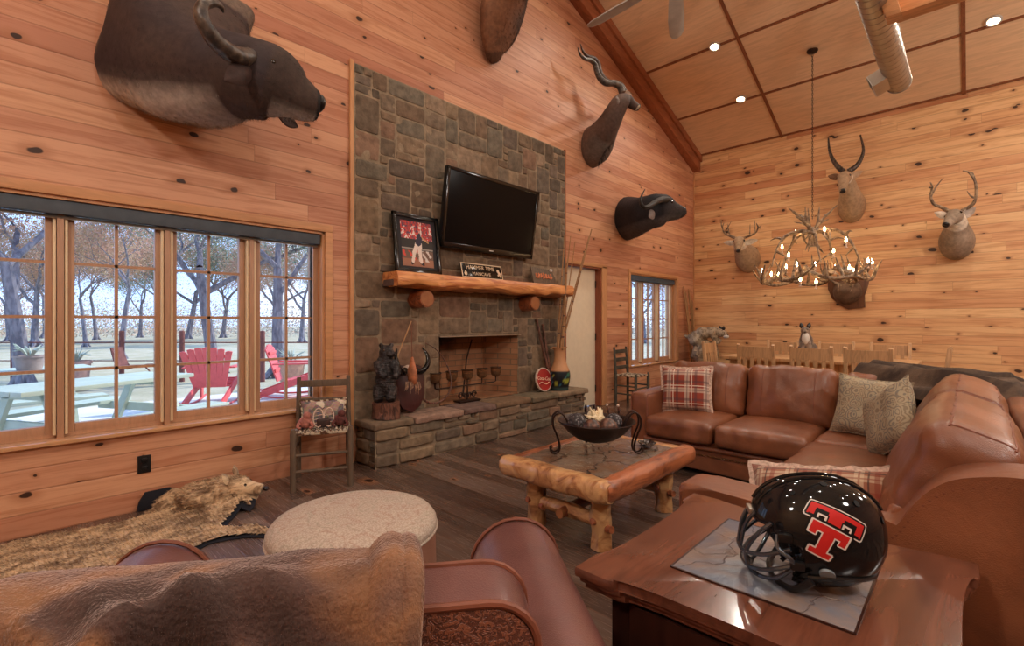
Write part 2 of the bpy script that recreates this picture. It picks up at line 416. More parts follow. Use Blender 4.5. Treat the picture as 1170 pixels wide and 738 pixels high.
t.bump(t.add(t.add(n, t.mul(n2, .5)), t.mul(crk, .6)), .6, .012); M['slab'] = t.m
t = NT('peeled_log', .3, .5); n = t.noise(t.scale(t.co(), (5, 5, 5)), 1.6, 5, .6, 1.5); n2 = t.vor(sc=7)
t.set('Base Color', t.mix(t.step(n, .38, .66), lin((204, 158, 108)), t.mix(t.step(n, .55, .8), lin((166, 112, 70)), lin((98, 60, 38)))))
t.bump(n, .6, .015); t.set('Coat Weight', .5); t.set('Coat Roughness', .15); M['log'] = t.m
t = NT('orange_varnished_log', .35, .5); n = t.noise(t.scale(t.co(), (2, 9, 9)), 1.4, 5, .6, 1.5)
t.set('Base Color', t.mix(t.step(n, .38, .68), lin((168, 98, 62)), lin((104, 54, 34)))).bump(n, .6, .012); M['log_red'] = t.m
t = NT('cut_log_end', .5, .4); c = t.sep(t.co()); n = t.noise(sc=18, det=4)
t.set('Base Color', t.mix(n, lin((176, 116, 72)), lin((128, 76, 46)))); M['logend'] = t.m
# ================================================================== ROOM SHELL
def wall_cells(mb, axis, us, zs, holes, p0, p1):
    for i in range(len(us) - 1):
        for j in range(len(zs) - 1):
            u = (us[i] + us[i + 1]) / 2; z = (zs[j] + zs[j + 1]) / 2
            if any(a < u < b and c < z < d for a, b, c, d in holes): continue
            if axis == 0: mb.span((us[i], p0, zs[j]), (us[i + 1], p1, zs[j + 1]))
            else: mb.span((p0, us[i], zs[j]), (p1, us[i + 1], zs[j + 1]))
W1 = (-0.29, 1.865, .535, 2.005)     # big window opening  x0 x1 z0 z1
W2 = (6.93, 8.62, .53, 2.03)
DO = (5.22, 6.10, 0.0, 2.04)
FB = (3.07, 4.25, .37, 1.085)
mb = MB()
us = [XB, W1[0], W1[1], FB[0], FB[1], DO[0], DO[1], W2[0], W2[1], XF]
wall_cells(mb, 0, us, [0, .37, .53, .535, 1.085, 2.005, 2.03, 2.04, 4.4], [W1, W2, DO, FB], D, D + .2)
mb.prism([(XB, 4.4), (XF, 4.4), (XF, EAVE), (RIDGE, roofz(RIDGE)), (XB, roofz(XB))], -(D + .2), -D, Matrix(((1, 0, 0, 0), (0, 0, -1, 0), (0, 1, 0, 0), (0, 0, 0, 1))))
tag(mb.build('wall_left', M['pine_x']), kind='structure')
mb = MB(); mb.span((XF, YN, 0), (XF + .2, D + .2, EAVE)); tag(mb.build('wall_right', M['pine_y']), kind='structure')
mb = MB(); mb.span((XB - .2, YN, 0), (XB, D + .2, EAVE)); tag(mb.build('wall_back', M['pine_y']), kind='structure')
mb = MB(); mb.prism([(XB, 0), (XF, 0), (XF, EAVE), (RIDGE, roofz(RIDGE)), (XB, roofz(XB))], -YN, -YN + .2, Matrix(((1, 0, 0, 0), (0, 0, -1, 0), (0, 1, 0, 0), (0, 0, 0, 1))))
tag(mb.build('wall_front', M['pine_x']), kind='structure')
mb = MB(); mb.span((XB, YN, -.1), (XF, D + .16, 0)); tag(mb.build('floor', M['floor']), kind='structure')
XZ = Matrix(((1, 0, 0, 0), (0, 0, -1, 0), (0, 1, 0, 0), (0, 0, 0, 1)))     # prism drawn in x,z ; extruded along -y
mb = MB()
zr = roofz(RIDGE)
mb.prism([(XF + .2, roofz(XF) - .071), (RIDGE, zr), (XB - .2, roofz(XB) - .071), (XB - .2, roofz(XB) + .1), (RIDGE, zr + .15), (XF + .2, roofz(XF) + .1)], -(D + .2), -YN + .2, XZ)
tag(mb.build('ceiling', M['ply'], sharp=20), kind='structure')
# battens of the plywood ceiling
tn = [0]
def trim(mb, mat, **k):
    tn[0] += 1
    return tag(mb.build('trim_%d' % tn[0], mat, **k), kind='structure')
for y in (2.39, .058, -2.27, -4.6):
    for (xa, xb) in ((XF, RIDGE), (XB, RIDGE)):
        mb = MB(); mb.bar((xa, y, roofz(xa) - .006), (xb, y, roofz(xb) - .006), .042, .016); trim(mb, M['batten'])
for x in (9.36, 8.316, 7.165, 6.015, 4.865, 3.715, 2.2, .9, -.4, -1.7):
    for (ya, yb) in ((YN, -4.6), (-4.6, -2.27), (-2.27, .058), (.058, 2.39), (2.39, D - .14)):
        if x < 3 and yb > 0: continue
        mb = MB(); mb.box((0, (ya + yb) / 2, 0), (.034, yb - ya, .016), Matrix.Translation((x, 0, roofz(x) - .007)) @ Matrix.Rotation(math.atan(PITCH) * (1 if x > RIDGE else -1), 4, 'Y')); trim(mb, M['batten'])
mb = MB()
mb.prism([(XF, EAVE - .30), (XF, EAVE + .01), (RIDGE, zr + .01), (RIDGE, zr - .31)], -D, -(D - .14), XZ, bev=.006); trim(mb, M['beam'])
mb = MB(); mb.prism([(XF, EAVE - .12), (XF, EAVE + .01), (RIDGE, zr + .01), (RIDGE, zr - .13)], -(D - .14), -(D - .175), XZ); trim(mb, M['beam'])
mb = MB(); mb.prism([(XB, EAVE - .30), (XB, EAVE + .01), (RIDGE, zr + .01), (RIDGE, zr - .31)], -D, -(D - .14), XZ); trim(mb, M['beam'])
mb = MB(); mb.span((XF - .02, D - .02, 0), (XF, D, EAVE - .3)); trim(mb, M['casing'])
# ------------------------------------------------------------------ big window
def window(idx, x0, x1, z0, z1, units, shade_mat, rows=4, sill_out=.045, cols=2):
    w = tag(bpy.data.objects.new('window_%d' % idx, None), kind='structure'); COL.objects.link(w)
    yo = D + .13                        # sash plane
    mb = MB()                            # jamb lining
    mb.span((x0, D, z1 - .02), (x1, D + .2, z1)); mb.span((x0, D, z0), (x0 + .02, D + .2, z1)); mb.span((x1 - .02, D, z0), (x1, D + .2, z1))
    mb.build('jamb', M['casing'], w)
    mb = MB(); c = .062
    mb.span((x0 - c, D - .022, z1), (x1 + c, D, z1 + c), bev=.004); mb.span((x0 - c, D - .022, z0 - .02), (x0, D, z1), bev=.004); mb.span((x1, D - .022, z0 - .02), (x1 + c, D, z1), bev=.004)
    mb.build('casing', M['casing_x'], w)
    mb = MB(); mb.span((x0 - .02, D - sill_out, z0 - .022), (x1 + .02, D + .14, z0 + .004), bev=.006); mb.build('sill', M['sill'], w)
    # frame posts between sashes
    gl = []
    bd = MB(); mb = MB(); edges = [x0 + .02] + [q for u in units for q in u] + [x1 - .02]
    for i in range(0, len(edges), 2):
        a, b = edges[i], edges[i + 1]; m = (a + b) / 2; wd = b - a
        if wd > .08:
            mb.span((m - .016, yo - .075, z0), (m + .016, yo + .05, z1), bev=.003)
            for sg in (-1, 1): bd.span((m + sg * .019, yo - .06, z0 + .02), (m + sg * .034, yo + .05, z1 - .05), bev=.003)
        else: mb.span((a, yo - .05, z0), (b, yo + .05, z1))
    mb.span((x0, yo - .03, z0), (x1, yo + .05, z0 + .025)); mb.span((x0, yo - .03, z1 - .05), (x1, yo + .05, z1))
    mb.build('frame', M['mullion'], w)
    bd.build('bead', M['bead'], w)
    zg0, zg1 = z0 + .075, z1 - .06
    for (a, b) in units:
        s = MB(); t = .04
        s.span((a - t, yo - .028, zg0 - .055), (a, yo + .02, zg1 + t), bev=.004); s.span((b, yo - .028, zg0 - .055), (b + t, yo + .02, zg1 + t), bev=.004)
        s.span((a, yo - .028, zg0 - .055), (b, yo + .02, zg0), bev=.004); s.span((a, yo - .028, zg1), (b, yo + .02, zg1 + t), bev=.004)
        for k in range(1, cols): s.span((lerp(a, b, k / cols) - .009, yo - .016, zg0), (lerp(a, b, k / cols) + .009, yo + .012, zg1))
        for k in range(1, rows):
            zz = lerp(zg0, zg1, k / rows); s.span((a, yo - .016, zz - .009), (b, yo + .012, zz + .009))
        so = s.build('sash', M['mullion'], w)
        g = MB(); g.span((a, yo - .003, zg0), (b, yo + .003, zg1)); g.build('pane', M['glass'], so)
    sh = MB(); sh.span((x0 + .03, D + .015, z1 - .105), (x1 - .03, D + .075, z1 - .022), bev=.006)
    so = sh.build('shade_cassette', shade_mat, w)
    hb = MB(); hb.tube([(x0 + .035, D + .06, z1 - .118), (x1 - .035, D + .06, z1 - .118)], .011, 8); hb.build('hem_bar', M['steel'], so)
    return w
M['shade'] = plain('charcoal_shade', (72, 80, 88), .6)
M['shade_blue'] = plain('slate_shade', (74, 92, 108), .6)
k = 4.10 / 3.97
u1 = [(-.226 * k, .157 * k), (.289 * k, .686 * k), (.809 * k, 1.198 * k), (1.345 * k, 1.745 * k)]
u1 = [(a, b) for a, b in u1]
window(1, *W1, u1, M['shade'])
window(2, *W2, [(7.03, 7.36), (7.58, 7.95), (8.17, 8.52)], M['shade_blue'])
# ------------------------------------------------------------------ door in its cedar-lined opening
d = tag(bpy.data.objects.new('door_1', None), kind='structure'); COL.objects.link(d)
mb = MB(); mb.span((DO[0] + .02, D + .09, .01), (DO[1] - .025, D + .13, DO[3] - .03), bev=.004); mb.build('door_leaf', M['white'], d)
mb = MB(); mb.span((DO[0], D - .002, 0), (DO[0] + .022, D + .2, DO[3])); mb.span((DO[1] - .022, D - .002, 0), (DO[1], D + .2, DO[3])); mb.span((DO[0], D - .002, DO[3] - .022), (DO[1], D + .2, DO[3])); mb.build('jamb', M['cedar'], d)
mb = MB(); mb.span((DO[1], D - .02, 0), (DO[1] + .13, D, DO[3] + .02), bev=.003); mb.build('casing', M['casing'], d)
mb = MB(); mb.span((DO[0] - .02, D - .02, DO[3]), (DO[1] + .13, D, DO[3] + .05), bev=.003); mb.build('casing', M['casing_x'], d)
for z in (.25, 1.02, 1.8):
    mb = MB(); mb.tube([(DO[1] - .03, D + .08, z - .05), (DO[1] - .03, D + .08, z + .05)], .009, 8); mb.build('hinge', M['iron'], d)
# baseboards seen at the foot of the pine walls, thin edge strips by the stone
mb = MB(); mb.span((2.085, D - .03, 0), (2.12, D, 3.56), bev=.004); trim(mb, M['casing'])
mb = MB(); mb.span((5.176, D - .03, .0), (5.20, D, 3.56), bev=.004); trim(mb, M['beam'])
# wall outlet
o = thing('wall_outlet', 'black power outlet low on the pine wall below the big window', 'outlet', (.632, D, .303))
mb = MB(); mb.box((0, -.004, 0), (.072, .008, .116), bev=.003); mb.build('cover_plate', M['black'], o)
for z in (-.026, .026):
    mb = MB(); mb.box((0, -.010, z), (.034, .008, .03), bev=.006); mb.build('socket', M['black'], o)

# ================================================================== FIREPLACE
STC = [(114, 98, 82), (126, 106, 86), (108, 94, 82), (118, 98, 80), (134, 114, 92), (104, 92, 80), (126, 100, 82), (112, 102, 88), (120, 106, 90), (138, 118, 98)]
def stones(mb, u0, u1, v0, v1, mp, cell=.062, seed=1, holes=(), sizes=((2, 1), (3, 2), (4, 2), (5, 3), (3, 3), (6, 3), (2, 2), (4, 3), (7, 3), (2, 3), (5, 2), (3, 4)), relief=.014, mort=.016, cols=STC, gap=.0045):
    rnd = random.Random(seed); nu = max(1, int(round((u1 - u0) / cell))); nv = max(1, int(round((v1 - v0) / cell)))
    du, dv = (u1 - u0) / nu, (v1 - v0) / nv; occ = [[0] * nv for _ in range(nu)]
    for i in range(nu):
        for j in range(nv):
            u = u0 + (i + .5) * du; v = v0 + (j + .5) * dv
            if any(a < u < b and c < v < d_ for a, b, c, d_ in holes): occ[i][j] = 1
    free0 = [r[:] for r in occ]
    order = [(i, j) for j in range(nv) for i in range(nu)]
    for (i, j) in order:
        if occ[i][j]: continue
        for _ in range(12):
            w, h = rnd.choice(sizes) if _ < 11 else (1, 1)
            if i + w <= nu and j + h <= nv and all(not occ[a][b] for a in range(i, i + w) for b in range(j, j + h)): break
        else: w = h = 1
        for a in range(i, i + w):
            for b in range(j, j + h): occ[a][b] = 1
        ua, ub, va, vb = u0 + i * du, u0 + (i + w) * du, v0 + j * dv, v0 + (j + h) * dv
        g = gap; J = .007
        c = [(ua + g + rnd.uniform(-J, J), va + g + rnd.uniform(-J, J)), (ub - g + rnd.uniform(-J, J), va + g + rnd.uniform(-J, J)), (ub - g + rnd.uniform(-J, J), vb - g + rnd.uniform(-J, J)), (ua + g + rnd.uniform(-J, J), vb - g + rnd.uniform(-J, J))]
        c = [(min(max(p[0], u0 + .003), u1 - .003), min(max(p[1], v0 + .003), v1 - .003)) for p in c]
        base = lin(rnd.choice(cols)); kk = rnd.uniform(.80, 1.18); mb.col = tuple(x * kk for x in base)
        dep = relief * rnd.uniform(.55, 1.1); sd = rnd.uniform(0, 90); n = 5
        rnd_c = .18
        def P(s_, t_):
            s_, t_ = .5 - .5 * cos(pi * s_), .5 - .5 * cos(pi * t_)
            # rounded quad
            ss, tt = s_ * 2 - 1, t_ * 2 - 1
            m = max(abs(ss), abs(tt)); 
            if m > 1e-6:
                l = (abs(ss) ** 9 + abs(tt) ** 9) ** (1 / 9); f = m / l; ss *= lerp(1, f, .9); tt *= lerp(1, f, .9)
            s2, t2 = (ss + 1) / 2, (tt + 1) / 2
            u = lerp(lerp(c[0][0], c[1][0], s2), lerp(c[3][0], c[2][0], s2), t2); v = lerp(lerp(c[0][1], c[1][1], s2), lerp(c[3][1], c[2][1], s2), t2)
            e = min(1, (1 - m) * 7.0) if m < 1 else 0
            q = dep * (e ** .5) + noise.noise(V((u * 9, v * 9, sd))) * .012 * e
            return mp(u, v, max(q, 0) - (.006 if m >= .999 else 0))
        mb.grid(P, 9, 9)
    mb.col = lin((146, 128, 106))
    # mortar bed, cell by cell
    for i in range(nu):
        for j in range(nv):
            if free0[i][j]: continue
            ua, ub, va, vb = u0 + i * du, u0 + (i + 1) * du, v0 + j * dv, v0 + (j + 1) * dv
            mb.face([mb.vert(mp(ua, va, mort * .2)), mb.vert(mp(ub, va, mort * .2)), mb.vert(mp(ub, vb, mort * .2)), mb.vert(mp(ua, vb, mort * .2))])
    mb.col = None
fp = thing('fireplace', 'tall stone fireplace with raised hearth rising up the pine gable wall', 'fireplace', (3.65, D, 0))
HZ = .385
mb = MB()
stones(mb, 2.12, 5.176, HZ - .02, 3.535, lambda u, v, q: V((u, D - .028 - q, v)), cell=.084, seed=11, holes=[(FB[0] - .01, FB[1] + .01, 0, FB[3] + .01)])
mb.col = lin((128, 112, 94)); mb.span((2.12, D - .028, FB[3] + .01), (5.176, D - .001, 3.535)); mb.span((2.12, D - .028, .3), (FB[0] - .01, D - .001, FB[3] + .01)); mb.span((FB[1] + .01, D - .028, .3), (5.176, D - .001, FB[3] + .01)); mb.col = None
mb.build('stone_facing', M['stone'], fp, True)
# hearth
HX0, HX1, HY = 2.14, 5.17, 3.60
mb = MB()
LED = ((3, 1), (5, 1), (7, 2), (4, 2), (6, 2), (9, 2), (5, 2), (8, 1))
stones(mb, HX0, HX1, 0, HZ - .05, lambda u, v, q: V((u, HY + .03 - q, v)), cell=.056, seed=4, sizes=LED, relief=.032, gap=.007)
stones(mb, HY + .03, D, 0, HZ - .05, lambda u, v, q: V((HX0 + .03 - q, HY + D + .03 - u, v)), cell=.056, seed=5, sizes=((3, 2), (2, 1), (4, 2)), relief=.03)
stones(mb, HY + .03, D, 0, HZ - .05, lambda u, v, q: V((HX1 - .03 + q, u, v)), cell=.056, seed=6, sizes=((3, 2), (2, 1), (4, 2)), relief=.03)
TOPC = [(134, 112, 92), (120, 98, 80), (146, 124, 100), (112, 96, 84)]
mb.build('hearth_base', M['stone'], fp, True)
mb = MB(); rnd = random.Random(3); x = HX0 - .02
while x < HX1:
    w = rnd.uniform(.34, .62); x2 = min(x + w, HX1 + .03)
    if HX1 - x2 < .15: x2 = HX1 + .03
    mb.col = tuple(q * rnd.uniform(.85, 1.15) for q in lin(rnd.choice(TOPC)))
    yf = HY - rnd.uniform(.0, .03); sd = rnd.uniform(0, 50)
    def fn(p, u, sd=sd): return p + V((noise.noise(V((p.x * 8, p.y * 8, sd))) * .008, noise.noise(V((p.x * 9, sd, p.z * 20))) * .014, noise.noise(V((p.x * 6, p.y * 6, sd + 9))) * .008))
    mb.rbox(((x + x2) / 2, (yf + D - .03) / 2, HZ - .03), (x2 - x - .008, D - .03 - yf, .062), .016, (6, 5, 1), fn=fn); x = x2
mb.col = None
mb.build('hearth_slab', M['stone'], fp, True)
# firebox lined with brick
t = NT('firebox_brick', .85, .2)
br = t.N.new('ShaderNodeTexBrick'); c = t.sep(t.co())
t.t.links.new(t.comb(t.add(c[0], c[1]), c[2], 0.0), br.inputs['Vector'])
br.inputs['Scale'].default_value = 1.0; br.inputs['Brick Width'].default_value = .21; br.inputs['Row Height'].default_value = .066; br.inputs['Mortar Size'].default_value = .005
br.inputs['Color1'].default_value = (*lin((178, 132, 98)), 1); br.inputs['Color2'].default_value = (*lin((156, 112, 82)), 1); br.inputs['Mortar'].default_value = (*lin((128, 106, 84)), 1)
soot = t.mul(t.step(t.add(c[2], t.mul(t.noise(sc=5), .5)), .95, 1.35), t.math('SUBTRACT', 1.0, t.step(c[0], -.35, .55)))
t.set('Base Color', t.mix(soot, br.outputs[0], (.02, .02, .024))).bump(br.outputs[1], -.4, .006); M['firebrick'] = t.m
mb = MB(); a, b, z0, z1 = FB; dp = .42; bx0, bx1 = a + .16, b - .16
fl = lambda *p: mb.face([mb.vert(V(q)) for q in p])
y0, y1 = D - .03, D + dp
fl((a, y0, z0), (bx0, y1, z0), (bx0, y1, z1), (a, y0, z1)); fl((bx0, y1, z0), (bx1, y1, z0), (bx1, y1, z1), (bx0, y1, z1)); fl((bx1, y1, z0), (b, y0, z0), (b, y0, z1), (bx1, y1, z1))
fl((a, y0, z0 + .016), (b, y0, z0 + .016), (bx1, y1, z0 + .016), (bx0, y1, z0 + .016)); fl((a, y0, z1), (bx0, y1, z1), (bx1, y1, z1), (b, y0, z1))
# outer shell so that no light leaks in
mb.span((a - .05, D + .05, z0 - .05), (a - .02, y1 + .1, z1 + .1)); mb.span((b + .02, D + .05, z0 - .05), (b + .05, y1 + .1, z1 + .1)); mb.span((a - .05, y1 + .05, z0 - .05), (b + .05, y1 + .1, z1 + .1)); mb.span((a - .05, D + .05, z1 + .03), (b + .05, y1 + .1, z1 + .1)); mb.span((a - .05, D, z0 - .1), (b + .05, y1 + .1, z0 - .02))
mb.build('firebox', M['firebrick'], fp, True, sharp=20)
mb = MB(); mb.span((FB[0] - .02, D - .06, FB[3]), (FB[1] + .02, D, FB[3] + .012)); mb.build('lintel', M['steel'], fp, True)

# ------------------------------------------------------------------ mantel: half log on two round corbels
mt = thing('mantel_shelf', 'live-edge half-log cedar mantel on two round log brackets across the stone', 'mantel', (3.7, D - .03, 1.62))
MX0, MX1, MY0, MZ0, MZ1 = 2.40, 5.02, 3.70, 1.560, 1.70
t = NT('live_edge_cedar', .4, .45); n = t.noise(t.scale(t.co(), (.9, 8, 8)), 1.8, 5, .6, 1.8); kn = t.vor(t.scale(t.co(), (2.6, 5, 5)), 1.0)
cc = t.mix(t.step(n, .36, .68), lin((222, 156, 96)), lin((172, 96, 54))); kf = t.math('SUBTRACT', 1.0, t.step(kn, .10, .17), clamp=True)
t.set('Base Color', t.mix(kf, cc, lin((66, 32, 20)))).bump(n, .35, .012); M['mantel'] = t.m
mb = MB()
def mant(u, v):
    x = lerp(MX0, MX1, u); a = v * 2 * pi; cy, cz = cos(a), sin(a)
    ey = (abs(cy) ** .6) * (1 if cy > 0 else -1); ez = (abs(cz) ** .55) * (1 if cz > 0 else -1)
    w = .125 + .018 * noise.noise(V((x * 2.2, 1, 0))) + .02 * max(0, noise.noise(V((x * 5, 4, 2))))
    y = D - .03 - .125 - ey * w if ey < 0 else D - .03 - .125 - ey * (w + .02)
    hh = .070 * (1 + .32 * noise.noise(V((x * 3, 7, ey)))) 
    z = (MZ0 + MZ1) / 2 + ez * hh + .020 * noise.noise(V((x * 6, ey * 2, ez * 2)))
    if ey > 0: z += (ey * .025) * noise.noise(V((x * 4, 3, 1)))
    if ez > .8: z = MZ1 + .004 * noise.noise(V((x * 8, y * 8, 0)))
    return V((x, min(y, D - .03), z))
g = mb.grid(lambda u, v: mant(u, 1 - v), 60, 24)
mb.face([r for r in g[0][:-1]]); mb.face([r for r in g[-1][:-1]][::-1])
mb.build('shelf_log', M['mantel'], mt, True, weld=True)
mb = MB(); mb.prism([(MX0 - .012, MZ0 + .012), (MX0 + .045, MZ0 + .004), (MX0 + .05, MZ1 - .004), (MX0 + .012, MZ1 - .012)], -(D - .05), -(MY0 + .045), XZ, bev=.01); o = mb.build('bark_end', plain('bark', (92, 70, 64), .8, bump=.6, sc=30), mt, True); o['label'] = 'dark bark-covered end'
for x in (2.76, 4.33):
    mb = MB(); mb.tube([(x, D - .03, 1.46), (x, 3.78, 1.462), (x, 3.735, 1.462)], [.088, .085, .080], 20); cbo = mb.build('corbel', M['log_red'], mt, True)
    mb = MB(); mb.tube([(x, 3.7355, 1.462), (x, 3.731, 1.462)], [.074, .070], 20); mb.build('cut_end', M['logend'], cbo, True)
# ================================================================== SECTIONAL SOFA
sf = thing('sectional_sofa', 'large cognac leather sectional sofa wrapping the corner behind the log table', 'sofa', (4.3, .8, 0))
def seam_tube(mb, pts, r=.006, k=3): mb.tube(pts, r, 6, k=k)
def wrinkle(axis, sgn, amp, along, fr=17.0, seed=0.0):
    def fn(p, u):
        w = max(0.0, u[axis] * sgn) ** 3
        q = p.copy(); s_ = p[along] * fr
        q[axis] += sgn * amp * w * (noise.noise(V((s_, p.z * 5 + seed, seed))) + .6 * noise.noise(V((s_ * 2.3, p.z * 8, seed + 4))))
        q.z += .35 * amp * noise.noise(V((p.x * 5, p.y * 5, seed + 2)))
        return q
    return fn
def soft(amp, seed, fx=5.0):
    def fn(p, u):
        n = noise.noise_vector(V((p.x * fx, p.y * fx, p.z * fx + seed)))
        m = noise.noise_vector(V((p.x * fx * 3, p.y * fx * 3, p.z * fx * 3 + seed)))
        return p + n * amp + m * amp * .45
    return fn
L = M['leather']
mb = MB(); mb.prism([(3.86, 2.19), (4.86, 2.19), (4.86, -.24), (1.90, -.24), (1.90, .80), (3.86, .80)], .05, .285, bev=.03); mb.build('base', L, sf, True)
mb = MB(); mb.tube([(3.85, 2.06, .235), (3.85, .83, .235)], .022, 10); mb.tube([(3.83, .79, .235), (2.06, .79, .235)], .022, 10); mb.build('base_welt', L, sf, True)
mb = MB()
for i in range(62): mb.ell((3.852, lerp(2.17, .84, i / 61), .175), (.006, .008, .008), u=8, v=5)
mb.build('nailhead_trim', M['brass'], sf, True); mb = MB()
for i in range(88): mb.ell((lerp(3.84, 1.93, i / 87), .803, .175), (.008, .006, .008), u=8, v=5)
mb.build('nailhead_trim', M['brass'], sf, True)
for (x, y) in ((3.95, 2.1), (4.78, 2.1), (4.78, -.15), (1.98, -.15), (1.98, .72)):
    mb = MB(); mb.lathe([(.022, 0), (.03, .03), (.036, .06)], 12, Matrix.Translation((x, y, 0))); mb.build('foot', M['walnut_side'], sf, True)
# arms
mb = MB(); mb.rbox((4.34, 2.11, .345), (1.0, .17, .55), .035, (8, 2, 5), crown=(0, .01, .012), fn=soft(.004, 3)); ao = mb.build('armrest', L, sf, True)
mb = MB()
for y in (2.035, 2.185): mb.tube([(3.842, y, .08), (3.842, y, .58), (3.86, y, .612), (4.78, y, .618)], .006, 6)
mb.build('welting', M['welt'], ao, True)
ap = [(.845, .06), (.845, .575), (.82, .605), (.60, .600), (.40, .598), (.26, .600), (.185, .612), (.152, .645), (.124, .70), (.085, .755), (.035, .797), (-.03, .820), (-.10, .832), (-.18, .828), (-.25, .79), (-.28, .72), (-.28, .06)]
YZ = Matrix(((0, 0, 1, 0), (1, 0, 0, 0), (0, 1, 0, 0), (0, 0, 0, 1)))
pp = [V((0, a, b)) for a, b in ap]
pp = [V(q) for q in smooth_path(pp[1:-1], 3)]
mb = MB(); mb.prism([ap[0]] + [(q.y, q.z) for q in pp] + [ap[-1]], 1.86, 2.05, YZ, bev=.024, seg=4); ao = mb.build('armrest', L, sf, True, sharp=60)
mb = MB(); mb.tube([(1.874, q.y, q.z - .012) for q in pp if q.y > -.27], .0065, 6); mb.tube([(2.035, q.y, q.z - .01) for q in pp if q.y > -.27], .006, 6); mb.tube([(1.862, .838, .08), (1.862, .838, .57)], .006, 6)
for i, q in enumerate(pp):
    if i % 1 == 0 and -.2 < q.y < .8: mb.ell((1.862, q.y, q.z - .03), (.003, .008, .004), u=6, v=4)
mb.build('welting', M['welt'], ao, True)
# frame backs
mb = MB(); mb.rbox((4.80, .96, .46), (.17, 2.42, .70), .06, (2, 12, 6), fn=soft(.004, 1)); mb.build('back_frame', L, sf, True)
def bf(p, u): return p + V((0, (.02 * noise.noise(V((p.x * 4, 0, 3)))), .014 * noise.noise(V((p.x * 5.0, 1, 1)))))
mb = MB(); mb.rbox((3.44, -.215, .46), (2.85, .14, .72), .05, (18, 2, 6), fn=bf); mb.build('back_frame', L, sf, True)
# seats
def seat(c, d, axis, sgn, along, seed):
    mb = MB(); mb.rbox(c, d, .045, (14, 18, 4) if along == 1 else (18, 14, 4), crown=(0, 0, .03), fn=wrinkle(axis, sgn, .017, along, fr=20.0, seed=seed))
    o = mb.build('seat_cushion', L, sf, True)
    return o
def piping(parent, c, d, z):
    pass
seat((4.16, 1.745, .355), (.78, .575, .165), 0, -1, 1, 1.0)
seat((4.16, 1.125, .355), (.78, .64, .165), 0, -1, 1, 9.0)
seat((4.18, .44, .355), (.76, .70, .165), 1, 1, 0, 4.0)
seat((3.34, .47, .355), (.90, .66, .165), 1, 1, 0, 5.5)
seat((2.47, .47, .355), (.82, .66, .165), 1, 1, 0, 7.0)
# back cushions: far wing lean towards +x, near wing lean towards -y
def lean(o, ax, ang): return Matrix.Translation(o) @ Matrix.Rotation(ang, 4, ax)
def cush(c, d, Mx, seed, seams, amp=.017, crown=(.05, 0, .02)):
    def fn(p, u):
        q = p.copy()
        a = 1 if d[1] > d[0] else 0
        e = abs(u[a]) ** 3 + (abs(u[2]) ** 4) * .8
        n = noise.noise(V((p[a] * 11, p.z * 6, seed))) + .6 * noise.noise(V((p[a] * 25, p.z * 11, seed)))
        ad = noise.noise(V(((abs(p[a]) * 1.2 + p.z * 1.4) * 15, seed, 2)))
        o = 1 - a
        q[o] += (1 if p[o] > 0 else -1) * amp * (n * .7 + ad * .8 * min(1, e * 1.4))
        q.z += amp * .9 * noise.noise(V((p[a] * 9, seed, 5))) * abs(u[2])
        q[a] += amp * .6 * noise.noise(V((p.z * 10, seed, 8)))
        return q
    mb = MB(); mb.rbox((0, 0, 0), d, .07, (16, 16, 14), Mx, crown=crown, fn=fn)
    o = mb.build('back_cushion', L, sf, True)
    if seams:
        from mathutils.bvhtree import BVHTree
        T = BVHTree.FromPolygons([v.co.copy() for v in o.data.vertices], [tuple(p.vertices) for p in o.data.polygons]); off = V((4.3, .8, 0)); Q = Matrix.Translation(-off) @ Mx; dn_ = (Q.to_3x3() @ V((1, 0, 0))).normalized()
        for yy in seams:
            mb = MB(); pts = []
            for i in range(17):
                h = T.ray_cast(Q @ V((-.6, yy, lerp(-.16, .20, i / 16))), dn_)
                if h[0] is not None: pts.append(h[0] + off)
            mb.tube(pts, .003, 6); mb.build('stitched_seam', M['welt'], o, True)
    return o
cush(0, (.22, .68, .46), lean((4.50, 1.755, .625), 'Y', radians(12)), 2.0, (.20, -.20))
cush(0, (.22, .66, .47), lean((4.50, 1.075, .625), 'Y', radians(12)), 6.0, (.19, -.19))
cush(0, (.22, .58, .45), lean((4.56, .42, .62), 'Y', radians(10)), 3.0, 0)
def ncush(xc, w, seed):
    Mx = lean((xc, .06, .660), 'X', radians(20))
    o = cush(0, (w, .25, .50), Mx, seed, 0, amp=.017, crown=(0, .055, .03))
    from mathutils.bvhtree import BVHTree
    T = BVHTree.FromPolygons([v.co.copy() for v in o.data.vertices], [tuple(p.vertices) for p in o.data.polygons])
    off = V((4.3, .8, 0)); Q = Matrix.Translation(-off) @ Mx; dn_ = (Q.to_3x3() @ V((0, 0, -1))).normalized()
    def onto(x, y, dr=None):
        st = Q @ V((x, y, .6)); h = T.ray_cast(st, dn_); return (h[0] if h[0] is not None else Q @ V((x, y, .25))) + off
    mb = MB(); n = 30
    for yy in (-.085, .075): mb.tube([onto(lerp(-w / 2 + .05, w / 2 - .05, i / n), yy + .006 * noise.noise(V((i * .55, seed, 1)))) for i in range(n + 1)], .0038, 6)
    for sx in (-1, 1): mb.tube([onto(sx * (w / 2 - .06), lerp(-.085, .075, i / 8)) for i in range(9)], .0038, 6)
    mb.build('stitched_seam', M['welt'], o, True)
ncush(2.58, 1.06, 1.0); ncush(3.61, 1.08, 5.0)

